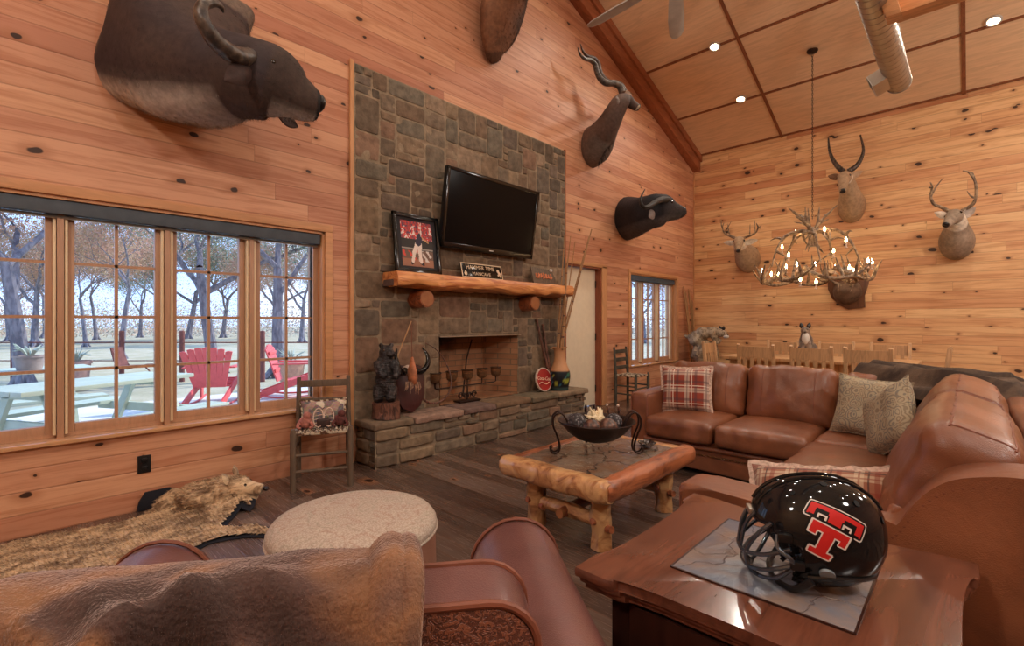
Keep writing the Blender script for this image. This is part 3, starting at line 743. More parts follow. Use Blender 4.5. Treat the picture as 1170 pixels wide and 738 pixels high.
# ================================================================== PILLOWS
def plaid(name, base, c1, c2, c3, p=.155):
    t = NT(name, .85, .15); c = t.sep(t.co()); B = lin(base)
    def bands(v, off):
        f = t.math('FRACT', t.add(t.math('DIVIDE', v, p), off)); d = lambda ce, w: t.math('LESS_THAN', t.math('ABSOLUTE', t.math('SUBTRACT', f, ce)), w)
        return d(.25, .13), d(.72, .07), d(.50, .025), d(.25, .03)
    X, Y = bands(c[0], 17.1), bands(c[1], 23.35)
    k = t.mix(t.mul(X[0], .5), B, lin(c1)); k = t.mix(t.mul(Y[0], .5), k, lin(c1))
    k = t.mix(t.mul(X[1], .55), k, lin(c2)); k = t.mix(t.mul(Y[1], .55), k, lin(c2))
    k = t.mix(t.mul(t.math('MAXIMUM', X[2], Y[2]), .75), k, lin(c3)); k = t.mix(t.mul(t.math('MAXIMUM', X[3], Y[3]), .55), k, lin(c2))
    t.set('Base Color', k); t.bump(t.noise(sc=260, det=1), .4, .003); t.set('Sheen Weight', .2); return t.m
M['plaid'] = plaid('red_plaid_weave', (142, 66, 50), (206, 192, 174), (84, 62, 66), (226, 214, 196))
M['plaid2'] = plaid('tan_plaid_weave', (146, 96, 74), (206, 188, 160), (128, 52, 40), (66, 50, 48), .12)
t = NT('paisley_weave', .85, .15)
wv = t.vadd(t.co(), t.scale(t.noise(sc=9, det=2, out=1), (.09, .09, 0))); d1 = t.vor(wv, 19.0); rg = t.math('SINE', t.mul(d1, 26.0)); id_ = t.sep(t.vor(wv, 19.0, out=1))
k = t.mix(t.step(rg, -.2, .6), lin((172, 158, 132)), t.mix(t.step(id_[0], .35, .6), lin((142, 126, 104)), lin((130, 124, 112))))
d2 = t.vor(wv, 38.0); k = t.mix(t.mul(t.step(d2, .3, .15), .4), k, lin((150, 100, 76)))
t.set('Base Color', k); t.bump(t.noise(sc=300, det=1), .4, .003); M['paisley'] = t.m
t = NT('ottoman_tapestry', .9, .1)
wv = t.vadd(t.co(), t.scale(t.noise(sc=5, det=2, out=1), (.2, .2, 0))); d1 = t.vor(wv, 10.0); rg = t.math('SINE', t.mul(d1, 22.0)); id_ = t.sep(t.vor(wv, 10.0, out=1))
nn = t.noise(sc=150, det=2)
k = t.mix(t.mul(t.step(rg, .1, .9), .42), lin((168, 150, 136)), t.mix(t.step(id_[0], .35, .65), lin((150, 112, 96)), lin((140, 136, 120))))
k = t.mix(t.mul(t.step(nn, .42, .6), .5), k, lin((206, 192, 176)))
t.set('Base Color', k); t.bump(t.add(nn, t.mul(t.noise(sc=30), .5)), .6, .006); M['tapestry'] = t.m
def pillow(name, label, cat, c, ex, ey, w, h, th, mat, flange=0.0, fmat=None, seed=0.0, group=None):
    ex = V(ex).normalized(); ez = ex.cross(V(ey)).normalized(); ey = ez.cross(ex)
    o = thing(name, label, cat, c, group=group); o.matrix_basis = frame(ex, ey, ez, c)
    def side(sg):
        def f(u, v):
            a, b = u * 2 - 1, v * 2 - 1
            pin = 1 - .10 * (1 - a * a) * (b * b) ; pin2 = 1 - .10 * (1 - b * b) * (a * a)
            t_ = th / 2 * ((1 - a ** 4) * (1 - b ** 4)) ** .55 * (1 + .18 * noise.noise(V((a * 2.2, b * 2.2, seed)))) 
            return V((a * w / 2 * pin2, b * h / 2 * pin, sg * (t_ + .002)))
        return f
    mb = MB(); mb.grid(side(1), 16, 16); g = side(-1); mb.grid(lambda u, v: g(1 - u, v), 16, 16)
    bd = mb.build('cushion_body', mat, o, weld=False)
    if flange:
        mb = MB(); per = []
        n = 26
        for k_ in range(4):
            for i in range(n):
                s_ = i / n * 2 - 1; e = 1
                a, b = [(s_, -1), (1, s_), (-s_, 1), (-1, -s_)][k_]; per.append((a, b))
        def fl(u, v):
            a, b = per[int(round(u * len(per))) % len(per)]
            p = side(0)((a + 1) / 2, (b + 1) / 2); dirv = V((a if abs(a) > .999 else a * .3, b if abs(b) > .999 else b * .3, 0)).normalized()
            q = p + dirv * flange * v; q.z = v * .016 * noise.noise(V((a * 7 + seed, b * 7, 1))) * 1.4 ; return q
        R = [[mb.vert(fl(i / len(per), j / 3) + V((0, 0, .003))) for j in range(4)] for i in range(len(per))]
        R2 = [[mb.vert(fl(i / len(per), j / 3) - V((0, 0, .003))) for j in range(4)] for i in range(len(per))]
        for i in range(len(per)):
            a, b = R[i], R[(i + 1) % len(per)]; a2, b2 = R2[i], R2[(i + 1) % len(per)]
            for j in range(3): mb.face((a[j], b[j], b[j + 1], a[j + 1])); mb.face((a2[j + 1], b2[j + 1], b2[j], a2[j]))
            mb.face((a[3], b[3], b2[3], a2[3]))
        mb.build('flange', fmat or mat, o)
    else:
        mb = MB(); pts = []
        for k_ in range(4):
            for i in range(12):
                s_ = i / 12 * 2 - 1; a, b = [(s_, -1), (1, s_), (-s_, 1), (-1, -s_)][k_]; pts.append(side(0)((a + 1) / 2, (b + 1) / 2))
        mb.tube(pts, .006, 6, closed=True); mb.build('piping', fmat or mat, o)
    return o
M['fringe'] = plain('pale_fringe', (196, 172, 156), .9, .1, var=.3, sc=60)
pillow('throw_pillow', 'red and cream plaid pillow upright against the far sofa arm', 'pillow', (4.20, 1.845, .640), (.25, -1, .03), (.26, .06, 1), .43, .40, .16, M['plaid'], .022, M['fringe'], 1.0)
pillow('throw_pillow', 'paisley pillow in the sofa corner, behind the other paisley one', 'pillow', (4.10, .50, .655), (-.28, -1, -.05), (.22, -.12, 1), .44, .42, .15, M['paisley'], 0, M['paisley'], 4.0)
pillow('throw_pillow', 'paisley pillow in the sofa corner, in front and tilted on its corner', 'pillow', (3.62, .345, .665), (-.66, -.56, .50), (.24, -.06, 1), .42, .40, .14, M['paisley'], 0, M['paisley'], 8.0)
pillow('throw_pillow', 'tan plaid pillow slumped behind the helmet inside the near sofa arm', 'pillow', (2.22, .42, .505), (-.02, -1, .16), (.75, .10, 1), .56, .36, .17, M['plaid2'], .022, M['fringe'], 3.0)

# ================================================================== FUR THROW ON THE SOFA CORNER
t = NT('grey_brown_fur', .8, .2); n = t.noise(sc=4.5, det=3, dist=.6); n2 = t.noise(sc=60, det=3)
t.set('Base Color', t.mix(t.step(n, .36, .66), t.mix(n2, lin((50, 38, 32)), lin((70, 56, 47))), t.mix(n2, lin((92, 74, 60)), lin((112, 92, 76)))))
t.bump(t.noise(t.scale(t.co(), (1, 1, 1)), 160, 2), .5, .006); M['fur_grey'] = t.m
th_ = thing('fur_throw', 'dark grey-brown fur throw draped over the sofa corner back', 'blanket', (4.5, .2, .88))
def throw(u, v):
    # u runs along the corner, v from the seat side over the top to behind
    path = [V((4.74, .60, 0)), V((4.66, .46, 0)), V((4.46, .30, 0)), V((4.30, .10, 0)), V((4.22, -.08, 0)), V((4.16, -.24, 0)), V((4.10, -.34, 0))]
    drop = [.0, .0, .0, .0, .0, .02, .06]
    f = u * (len(path) - 1); i = min(int(f), len(path) - 2); c_ = path[i].lerp(path[i + 1], f - i); dz = lerp(drop[i], drop[i + 1], f - i)
    nrm_ = V((.80, -.35, 0)).lerp(V((1, .15, 0)), u).normalized()
    s_ = lerp(-.30, .42, v); z = .872 - dz
    if s_ < -.08: z -= (-(s_ + .08)) * (.55 + .5 * u)
    if s_ > .28: z -= (s_ - .28) * 2.2
    fold = .045 * noise.noise(V((u * 1.8, v * 6.5, 2))) + .020 * sin(v * 24 + u * 3 + 1.8 * noise.noise(V((u * 3, v * 3, 0)))) + .02 * noise.noise(V((u * 5, v * 3, 6)))
    p = c_ + nrm_ * s_; p.z = z + fold + (.02 if u < .8 else 0)
    return p
mb = MB(); mb.slab(throw, 44, 36, .03); mb.fur(24000, .007, .0005, (.3, -.2, -.4), 5, .7); mb.build('throw_cloth', M['fur_grey'], th_, True)

# ================================================================== LOG COFFEE TABLE
ct = thing('coffee_table', 'low log-edged coffee table with cracked slate top in the middle', 'coffee table', (2.61, 1.705, 0))
X0, X1, Y0, Y1, TZ = 2.12, 3.10, 1.35, 2.06, .42
mb = MB()
def ttop(u, v): return V((lerp(X0 + .05, X1 - .05, u), lerp(Y0 + .05, Y1 - .05, v), TZ - .004 + .004 * noise.noise(V((u * 9, v * 9, 0)))))
mb.grid(ttop, 26, 22); mb.span((X0 + .05, Y0 + .05, TZ - .06), (X1 - .05, Y1 - .05, TZ - .012)); mb.build('slate_top', M['slab'], ct, True)
def halflog(p, q, mat, seed, hw=.062, hh=.064, z=TZ - .060):
    p, q = V(p), V(q); dr = (q - p).normalized(); sd = V((-dr.y, dr.x, 0)); n = 34; rings = []
    for i in range(n + 1):
        f = i / n; c_ = p.lerp(q, f); e = min(1, min(f, 1 - f) * n / 2.2); e = .80 + .20 * sqrt(max(0, 1 - (1 - e) ** 2)); ring = []
        for j in range(18):
            a = 2 * pi * j / 18; ca, sa = cos(a), sin(a); ca = abs(ca) ** .8 * (1 if ca > 0 else -1); sa = abs(sa) ** .75 * (1 if sa > 0 else -1)
            k_ = 1 + .10 * noise.noise(V((f * 6, ca * 1.2, sa * 1.2 + seed))) + .05 * noise.noise(V((f * 22, ca * 3, sa * 3 + seed)))
            zz = sa * hh * k_
            ring.append(c_ + sd * ca * hw * k_ * e + V((0, 0, min(zz * e, .060) + .0)))
        rings.append([V((r.x, r.y, r.z + z)) for r in ring])
    mb = MB(); mb.ringloft(rings); return mb.build('log_edge', mat, ct, True)
halflog((X0 + .03, Y1 + .05, 0), (X0 + .03, Y0 - .01, 0), M['log'], 1.0)
halflog((X0 - .0, Y0 + .03, 0), (X1 + .09, Y0 + .03, 0), M['log_red'], 5.0)
halflog((X1 - .03, Y0, 0), (X1 - .03, Y1 + .04, 0), M['log'], 9.0)
halflog((X0 + .02, Y1 - .03, 0), (X1 - .02, Y1 - .03, 0), M['log_red'], 13.0)
lg = [(X0 + .14, Y0 + .12), (X0 + .14, Y1 - .12), (X1 - .10, Y0 + .12), (X1 - .12, Y1 - .12)]
for i, (x, y) in enumerate(lg):
    mb = MB(); mb.tube([(x, y, 0), (x + .004, y, .08), (x - .004, y + .003, .17), (x, y, .25), (x, y, TZ - .10)], [.058, .054, .060, .055, .062], 14, k=4, jit=.22)
    lo = mb.build('leg', M['log'], ct, True)
    mb = MB(); mb.tube([(x - .02, y - .05, .13), (x - .03, y - .085, .135)], [.022, .02], 10); mb.build('knot_stub', M['log_red'], lo, True); mb = MB(); mb.tube([(x - .05, y + .01, .16), (x - .072, y + .015, .165)], [.02, .017], 10); mb.build('knot_stub', M['log_red'], lo, True)
zs_ = .145
for x in (X0 + .14, X1 - .11):
    mb = MB(); mb.tube([(x, Y0 + .12, zs_), (x + .006, (Y0 + Y1) / 2, zs_ + .006), (x, Y1 - .12, zs_)], [.034, .042, .034], 12, k=6, jit=.15); mb.build('stretcher', M['log'], ct, True)
mb = MB(); mb.tube([(X0 + .08, 1.70, zs_ + .004), (2.6, 1.71, zs_ + .008), (X1 - .05, 1.70, zs_ + .004)], [.030, .036, .030], 12, k=5, jit=.1); cs = mb.build('stretcher', M['log_red'], ct, True)
mb = MB(); mb.tube([(X0 + .06, 1.70, zs_ + .004), (X0 + .085, 1.70, zs_ + .004)], .027, 14); mb.build('peg_end', M['logend'], cs, True)

# ------------------------------------------------------------------ iron bowl with its contents
BX, BY = 2.555, 1.70
bw = thing('iron_bowl', 'dark iron footed bowl with scroll legs on the coffee table', 'bowl', (BX, BY, TZ))
mb = MB(); pr = [(.0, .085), (.06, .088), (.12, .11), (.17, .145), (.205, .185), (.225, .205), (.240, .212), (.242, .206), (.228, .198), (.21, .176), (.175, .136), (.125, .10), (.06, .078), (.0, .075)]
mb.lathe([(max(r, .0005), z) for r, z in pr], 36); mb.build('bowl', M['iron'], bw)
vd = V((ST, -CT, 0))
for k_, an in enumerate((atan2(vd.y, vd.x), atan2(vd.y, vd.x) + pi, atan2(vd.y, vd.x) + pi / 2)):
    for off in (-.028, .028):
        mb = MB(); R = rotz(an)
        pts = [(.16, off * .7, .155), (.20, off, .235), (.235, off, .262), (.268, off, .235), (.272, off, .18), (.250, off, .12), (.232, off, .06), (.236, off * .8, .022), (.262, off * .8, .007), (.285, off * .8, .018), (.288, off * .8, .040), (.275, off * .8, .046)]
        mb.tube([R @ V(p) for p in pts], [.0062] * 10 + [.005, .004], 8, k=4); mb.build('leg', M['iron'], bw)
t = NT('dark_burl_ball', .35, .5); n = t.noise(sc=30, det=3); t.set('Base Color', t.mix(t.step(n, .4, .6), lin((52, 34, 30)), lin((110, 74, 58)))).bump(n, .4, .01); M['burl'] = t.m
t = NT('grey_woven_ball', .6, .3); n = t.vor(sc=55); t.set('Base Color', t.mix(t.step(n, .1, .5), lin((140, 134, 134)), lin((52, 46, 48)))).bump(n, .8, .01); M['wball'] = t.m
def inbowl(dx, dy, dz): return (BX + ST * dx + CT * dy, BY - CT * dx + ST * dy, TZ + dz)
balls = [(-.125, -.01, .193, .062, 'wball', 'grey woven ball at the far left rim of the iron bowl'), (-.045, -.10, .182, .055, 'burl', 'brown ball in the iron bowl, beside the grey woven ball'), (.055, -.09, .180, .060, 'burl', 'brown ball in the iron bowl, in front of the pale shells'), (.115, .03, .190, .056, 'wball', 'grey woven ball in the iron bowl beneath the dark twigs'), (.01, .02, .155, .052, 'burl', 'brown ball at the middle of the iron bowl')]
for dx, dy, dz, r, mm, lb in balls:
    o = thing('decorative_ball', lb, 'ball', inbowl(dx, dy, dz), group='balls in the iron bowl')
    mb = MB(); mb.ell((0, 0, 0), r, u=20, v=13); mb.build('ball', M[mm], o)
    mb = MB(); mb.ell((0, 0, r), (.006, .006, .004), u=8, v=5); mb.build('stem_knob', M['iron'], o)
o = thing('shell_cluster', 'cream cluster of pointed shells heaped in the iron bowl', 'shells', inbowl(.01, .085, .20))
mb = MB(); rnd = random.Random(5)
for i in range(30):
    a = V((rnd.gauss(0, 1), rnd.gauss(0, 1), rnd.uniform(.1, 1.2))).normalized(); s_ = V((rnd.uniform(-.05, .05), rnd.uniform(-.04, .04), rnd.uniform(-.02, .02)))
    mb.tube([s_, s_ + a * .03, s_ + a * rnd.uniform(.045, .075)], [.016, .012, .002], 7)
mb.build('shells', plain('cream_shell', (222, 206, 172), .45, var=.15), o)
for i, (dx, dy, lb) in enumerate(((.09, .09, 'dark knobbly twig sticking up from the iron bowl beside the shells'), (.155, .06, 'dark knobbly twig at the far right of the iron bowl'))):
    o = thing('twig_ornament', lb, 'twig', inbowl(dx, dy, .20), group='twigs in the iron bowl')
    mb = MB(); mb.tube([(0, 0, -.03), (.006, 0, .03), (-.004, .003, .085)], [.009, .008, .005], 8, k=3, jit=.3); mb.build('stem', M['burl'], o)
    mb = MB(); mb.tube([(.004, 0, .02), (.03, .01, .05), (.038, .012, .065)], [.007, .006, .004], 7, k=2); mb.build('side_twig', M['burl'], o)
    mb = MB(); mb.ell((-.004, .003, .09), .009, u=10, v=7); mb.build('pale_tip', M['fringe'], o)
o = thing('pewter_leaf_dish', 'small dark metal leaf dish lying on the slate table behind the bowl', 'dish', (2.93, 1.55, TZ + .002), .5)
mb = MB()
def lf(u, v):
    a = u * 2 * pi; r = v; x = cos(a) * .085 * r; y = sin(a) * .05 * r * (1 + .25 * cos(5 * a)); return V((x, y, .004 + .02 * r ** 3 + .004 * sin(a * 7) * r))
mb.slab(lf, 40, 6, .005); mb.build('dish', plain('pewter', (70, 64, 62), .25, metal=.8), o)
mb = MB(); mb.tube([(-.08, 0, .02), (-.11, .004, .026), (-.13, -.006, .02)], [.006, .005, .003], 7, k=3); mb.build('stalk_handle', M['iron'], o)
# ================================================================== END TABLE
et = thing('end_table', 'dark cherry end table with slate tile inset in the right foreground', 'end table', (1.42, .37, 0))
EX0, EX1, EY0, EY1, EZ = 1.04, 1.80, -.02, .76, .60
def ears(x0, x1, y0, y1, e=.115, n=.026):
    c = .018; P = []
    for (ax, ay, bx, by) in ((x0, y0, x1, y0), (x1, y0, x1, y1), (x1, y1, x0, y1), (x0, y1, x0, y0)):
        d = V((bx - ax, by - ay, 0)); l = d.length; d.normalize(); inn = V((-d.y, d.x, 0)); a = V((ax, ay, 0))
        P.append(a + d * .001); P.append(a + d * (e - c)); P.append(a + d * e + inn * n * .25); P.append(a + d * (e + .004) + inn * n * .8); P.append(a + d * (e + c) + inn * n)
        for q in range(1, 6): P.append(a + d * lerp(e + c, l - e - c, q / 6) + inn * (n + .006 * sin(pi * q / 6)))
        P.append(a + d * (l - e - c) + inn * n); P.append(a + d * (l - e - .004) + inn * n * .8); P.append(a + d * (l - e) + inn * n * .25); P.append(a + d * (l - e + c))
    return [(p.x, p.y) for p in P]
mb = MB()
for (g, za, zb, bv) in ((0, EZ - .026, EZ, .007), (.010, EZ - .040, EZ - .026, .004), (.020, EZ - .056, EZ - .04, .004)):
    mb.prism(ears(EX0 + g, EX1 - g, EY0 + g, EY1 - g), za, zb, bev=bv)
mb.build('table_top', M['walnut'], et, True)
SX0, SX1, SY0, SY1 = 1.212, 1.632, .172, .572
mb = MB(); mb.span((SX0, SY0, EZ - .01), (SX1, SY1, EZ + .0035), bev=.002); so = mb.build('slate_inset', M['slate'], et, True); so['label'] = 'grey slate tile inset'
mb = MB()
for a, b in (((SX0, SY0), (SX1, SY0)), ((SX1, SY0), (SX1, SY1)), ((SX1, SY1), (SX0, SY1)), ((SX0, SY1), (SX0, SY0))): mb.bar((*a, EZ + .001), (*b, EZ + .001), .005, .006)
mb.build('inset_bead', M['walnut_side'], et, True)
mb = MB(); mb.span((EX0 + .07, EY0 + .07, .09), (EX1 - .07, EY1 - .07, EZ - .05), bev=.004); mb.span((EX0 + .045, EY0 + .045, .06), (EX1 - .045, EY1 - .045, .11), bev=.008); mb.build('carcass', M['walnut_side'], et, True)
for x in (EX0 + .10, EX1 - .10):
    for y in (EY0 + .10, EY1 - .10):
        mb = MB(); mb.lathe([(.03, 0), (.045, .025), (.035, .06)], 14, Matrix.Translation((x, y, 0))); mb.build('foot', M['walnut_side'], et, True)
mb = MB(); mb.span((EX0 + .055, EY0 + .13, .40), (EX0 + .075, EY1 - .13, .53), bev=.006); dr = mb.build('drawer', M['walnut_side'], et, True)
mb = MB(); mb.tube([(EX0 + .057, .37, .465), (EX0 + .03, .37, .465)], [.009, .015], 12); mb.build('knob', M['brass'], dr, True)
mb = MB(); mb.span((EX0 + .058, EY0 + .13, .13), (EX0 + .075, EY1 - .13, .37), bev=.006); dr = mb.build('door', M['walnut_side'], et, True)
mb = MB(); mb.tube([(EX0 + .06, .60, .28), (EX0 + .035, .60, .28)], [.009, .014], 12); mb.build('knob', M['brass'], dr, True)

# ================================================================== FOOTBALL HELMET
t = NT('gloss_black_shell', .07, .28); n = t.vor(sc=420); t.set('Base Color', t.mix(t.step(n, .06, .12), (.09, .09, .10), (.008, .008, .009))); t.set('Coat Weight', .15); t.set('Coat Roughness', .03); M['shell'] = t.m
HF = radians(118)
hm = thing('football_helmet', 'glossy black football helmet with red double T logo on the slate tile', 'helmet', (1.395, .285, EZ + .004), HF)
HC = V((0, 0, .136))
PT = Matrix.Translation(HC) @ Matrix.Rotation(radians(8), 4, 'Y') @ Matrix.Scale(.955, 4)
def hsurf(d, off=0.0):
    d = d.normalized(); a = V((.150 if d.x > 0 else .158, .121, .128 if d.z > 0 else .150))
    k_ = 1 / (abs(d.x / a.x) ** 2.25 + abs(d.y / a.y) ** 2.25 + abs(d.z / a.z) ** 2.25) ** (1 / 2.25)
    return d * (k_ + off)
mb = MB(); nu, nv = 72, 44
def hd(i, j):
    th = pi * j / nv; ph = 2 * pi * i / nu; return V((cos(ph) * sin(th), sin(ph) * sin(th), cos(th)))
pts = {}
def keep(p):
    if p.z < -.122: return False
    if p.x > .118 and p.z < .034: return False                                # brow opening
    if p.x > .060 and p.z < .012 - (.112 - p.x) * .62 and abs(p.y) < .125 and not (p.z < -.03 and p.x < .078): return False
    if p.z < -.105 and p.x < -.07: return False
    return True
for i in range(nu):
    for j in range(nv):
        cs_ = [hsurf(hd(a, b)) for a, b in ((i, j), (i + 1, j), (i + 1, j + 1), (i, j + 1))]
        c_ = sum(cs_, V()) / 4
        if not keep(c_): continue
        vs = []
        for (a, b) in ((i, j), (i + 1, j), (i + 1, j + 1), (i, j + 1)):
            key = (a % nu, b) if 0 < b < nv else (0, b)
            if key not in pts: pts[key] = mb.vert(PT @ hsurf(hd(*key)))
            if pts[key] not in vs: vs.append(pts[key])
        if len(vs) > 2: mb.face(vs[::-1])
bmesh.ops.recalc_face_normals(mb.bm, faces=mb.bm.faces)
so = mb.build('shell', M['shell'], hm, sharp=60)
md = so.modifiers.new('thickness', 'SOLIDIFY'); md.thickness = .009; md.offset = -1
# inner padding
mb = MB(); mb.ell((-.012, 0, .012), (.128, .100, .108), PT, 20, 12); mb.build('padding', plain('helmet_lining', (24, 24, 28), .8), hm)
# raised crown ridge, vents, ear holes
mb = MB()
for y in (-.028, .028): mb.tube([PT @ hsurf(V((cos(a), y * 7 * (.9 - .2 * abs(sin(a))), sin(a))), .001) for a in [radians(q) for q in range(28, 165, 8)]], .0045, 8)
mb.build('crown_ridge', M['shell'], hm)
M['vent'] = plain('vent_black', (6, 6, 6), .8)
for sg in (-1, 1):
    for (d_, rr) in ((V((-.55, sg * .55, .55)), .008), (V((-.2, sg * .35, .9)), .008), (V((-.85, sg * .4, .2)), .008), (V((.35, sg * .45, .75)), .006)):
        d_.normalize(); p = PT @ hsurf(d_, .0012); z = (PT.to_3x3() @ d_).normalized(); x = z.orthogonal().normalized()
        mb = MB(); mb.disc(frame(x, z.cross(x), z, p), rr, 14); mb.build('vent_hole', M['vent'], hm)
    d_ = V((.10, sg * .9, -.62)).normalized(); p = PT @ hsurf(d_, .002); z = (PT.to_3x3() @ d_).normalized(); x = (V((.6, 0, 1)) - z * V((.6, 0, 1)).dot(z)).normalized()
    mb = MB(); mb.prism([(cos(a * pi / 12) * .021, sin(a * pi / 12) * .015) for a in range(24)], -.004, .0025, frame(x, z.cross(x), z, p), bev=.001); mb.build('ear_hole_cover', plain('ear_cover_grey', (120, 130, 136), .4), hm)
# face mask
M['mask'] = plain('mask_grey_steel', (96, 106, 118), .2, .6, metal=.8)
def bar_(pts_, r=.0052): mb.tube([PT @ V(p) for p in pts_], r, 8, k=5)
mb = MB()
bar_([(.085, .120, -.010), (.140, .092, -.034), (.178, .045, -.046), (.186, 0, -.048), (.178, -.045, -.046), (.140, -.092, -.034), (.085, -.120, -.010)])
bar_([(.080, .116, -.050), (.140, .092, -.072), (.174, .045, -.085), (.182, 0, -.088), (.174, -.045, -.085), (.140, -.092, -.072), (.080, -.116, -.050)])
bar_([(.080, .116, -.052), (.122, .085, -.096), (.156, .040, -.110), (.164, 0, -.112), (.156, -.040, -.110), (.122, -.085, -.096), (.080, -.116, -.052)])
for sg in (-1, 1):
    bar_([(.112, sg * .082, .040), (.146, sg * .072, .010), (.177, sg * .048, -.044), (.175, sg * .046, -.086), (.156, sg * .040, -.110)])
    bar_([(.106, sg * .098, .018), (.112, sg * .110, -.01), (.090, sg * .122, -.030), (.082, sg * .117, -.052)])
bar_([(.138, .030, .050), (.166, .022, .014), (.186, .014, -.048)], .0045); bar_([(.138, -.030, .050), (.166, -.022, .014), (.186, -.014, -.048)], .0045)
mb.build('face_mask', M['mask'], hm)
for sg in (-1, 1):
    for p in ((.092, sg * .108, .014), (.076, sg * .117, -.050)):
        q = PT @ V(p); mb = MB(); mb.box(q, (.030, .016, .020), None, .004); mb.build('mask_clip', M['black'], hm)
mb = MB(); mb.box(PT @ V((.146, 0, .046)), (.012, .046, .016), None, .004); mb.build('nose_bumper', M['steel'], hm)
mb = MB(); mb.tube([PT @ V(p) for p in ((.05, .122, -.085), (.085, .10, -.116), (.112, .05, -.122), (.118, 0, -.123), (.112, -.05, -.122), (.085, -.10, -.116), (.05, -.122, -.085))], .006, 8, k=4, flat=1.5); mb.build('chin_strap', M['black'], hm)
mb = MB(); mb.tube([PT @ hsurf(V((cos(a), sin(a), -.82 + .1 * cos(a))), .001) for a in [radians(q) for q in range(62, 299, 8)]], .006, 8); mb.build('edge_trim', M['black'], hm)
# logo on both sides: interlocked letters T, red with white and black outlines
RED, WHT, BLK = lin((196, 40, 38)), lin((214, 206, 200)), lin((10, 9, 10))
big = [(-1, 1, .66, 1), (-1, -.66, .40, .66), (.66, 1, .40, .66), (-.22, .22, -.2, .66)]
sml = [(-.66, .66, -.02, .27), (-.66, -.42, -.22, -.02), (.42, .66, -.22, -.02), (-.19, .19, -.78, .0), (-.42, .42, -1, -.74)]
def rd(x, y, rs): return min(sqrt(max(a - x, 0, x - b) ** 2 + max(c - y, 0, y - d_) ** 2) for a, b, c, d_ in rs)
def ins(x, y, rs, m):
    return any(a <= x <= b and c <= y <= d_ for a, b, c, d_ in rs)
def logo_col(x, y):
    ds, db = rd(x, y, sml), rd(x, y, big)
    if ds <= 0: return RED
    if ds < .055: return WHT
    if ds < .13: return BLK
    if db <= 0: return BLK if (.27 < abs(x) < .93 and y < .80 and not (abs(x) > .72 and y > .46)) else RED
    if min(ds, db) < .12: return BLK if min(ds, db) < .055 and False else (WHT if .055 <= min(ds, db) < .12 else BLK)
    return None
for sg in (1, -1):
    mb = MB(); n = 96; S_ = 1.16
    cdir = V((-.02, sg * 1.0, .20)).normalized(); zt = cdir; xt = V((-sg * 1.0, 0, 0)); xt = (xt - zt * xt.dot(zt)).normalized(); yt = zt.cross(xt)
    an = radians(-33) * 1; xa = xt * cos(an) + yt * sin(an); ya = -xt * sin(an) + yt * cos(an)
    grid_ = {}
    for i in range(n):
        for j in range(n):
            x, y = (i + .5) / n * 2 * S_ - S_, (j + .5) / n * 2 * S_ - S_
            c_ = logo_col(x, y)
            if not c_: continue
            mb.col = c_; q = []
            for (a, b) in ((i, j), (i + 1, j), (i + 1, j + 1), (i, j + 1)):
                x2, y2 = a / n * 2 * S_ - S_, b / n * 2 * S_ - S_
                d_ = zt * .125 + xa * x2 * .066 + ya * y2 * .063
                q.append(mb.vert(PT @ hsurf(d_, .0012)))
            mb.face(q if sg > 0 else q)
    mb.col = None
    bmesh.ops.recalc_face_normals(mb.bm, faces=mb.bm.faces)
    mb.build('team_logo', M['paint'], hm)

# ================================================================== ARMCHAIR WITH FUR BLANKET
AR = radians(-37.5)
ac = thing('armchair', 'wide chestnut leather armchair seen from behind in the foreground', 'armchair', (.502, 1.064, 0), AR)
LN = M['leather_near']
mb = MB(); mb.rbox((0, .02, .19), (1.02, .74, .24), .03, (8, 8, 3)); mb.build('base', LN, ac)
for x in (-.45, .45):
    for y in (-.28, .30):
        mb = MB(); mb.lathe([(.022, 0), (.034, .04), (.036, .075)], 12, Matrix.Translation((x, y, 0))); mb.build('foot', M['walnut_side'], ac)
mb = MB(); mb.rbox((0, .08, .37), (.68, .64, .17), .05, (7, 7, 3), crown=(0, 0, .03), fn=soft(.006, 4)); mb.build('seat_cushion', LN, ac)
for sg in (-1, 1):
    rings = []; N_ = 26
    for i in range(N_ + 1):
        f = i / N_; y = lerp(-.47, .40, f); e = min(1, (1 - f) * N_ / 4.0); e = sqrt(max(0, 1 - (1 - e) ** 2)); e = .55 + .45 * e
        r = .132; zc = .52 - .02 * (1 - f); ring = []
        prof = [(-.085, .08), (-.085, .40), (-.108, .46)] + [(-r * cos(a), zc + r * sin(a)) for a in [pi * q / 12 for q in range(0, 13)]] + [(.108, .46), (.085, .40), (.085, .08)]
        for (px_, pz) in prof: ring.append(V((sg * (.485 + px_ * e), y, lerp(.30, pz, e) if i > N_ - 5 else pz)))
        rings.append(ring if sg > 0 else ring[::-1])
    mb = MB(); mb.ringloft(rings); ao = mb.build('armrest', LN, ac)
    mb = MB(); mb.tube([(sg * (.485 + px_ * 1.012), .285, .52 + (pz - .52) * 1.012) for px_, pz in prof[1:-1]], .0055, 6); mb.build('welting', M['welt'], ao)
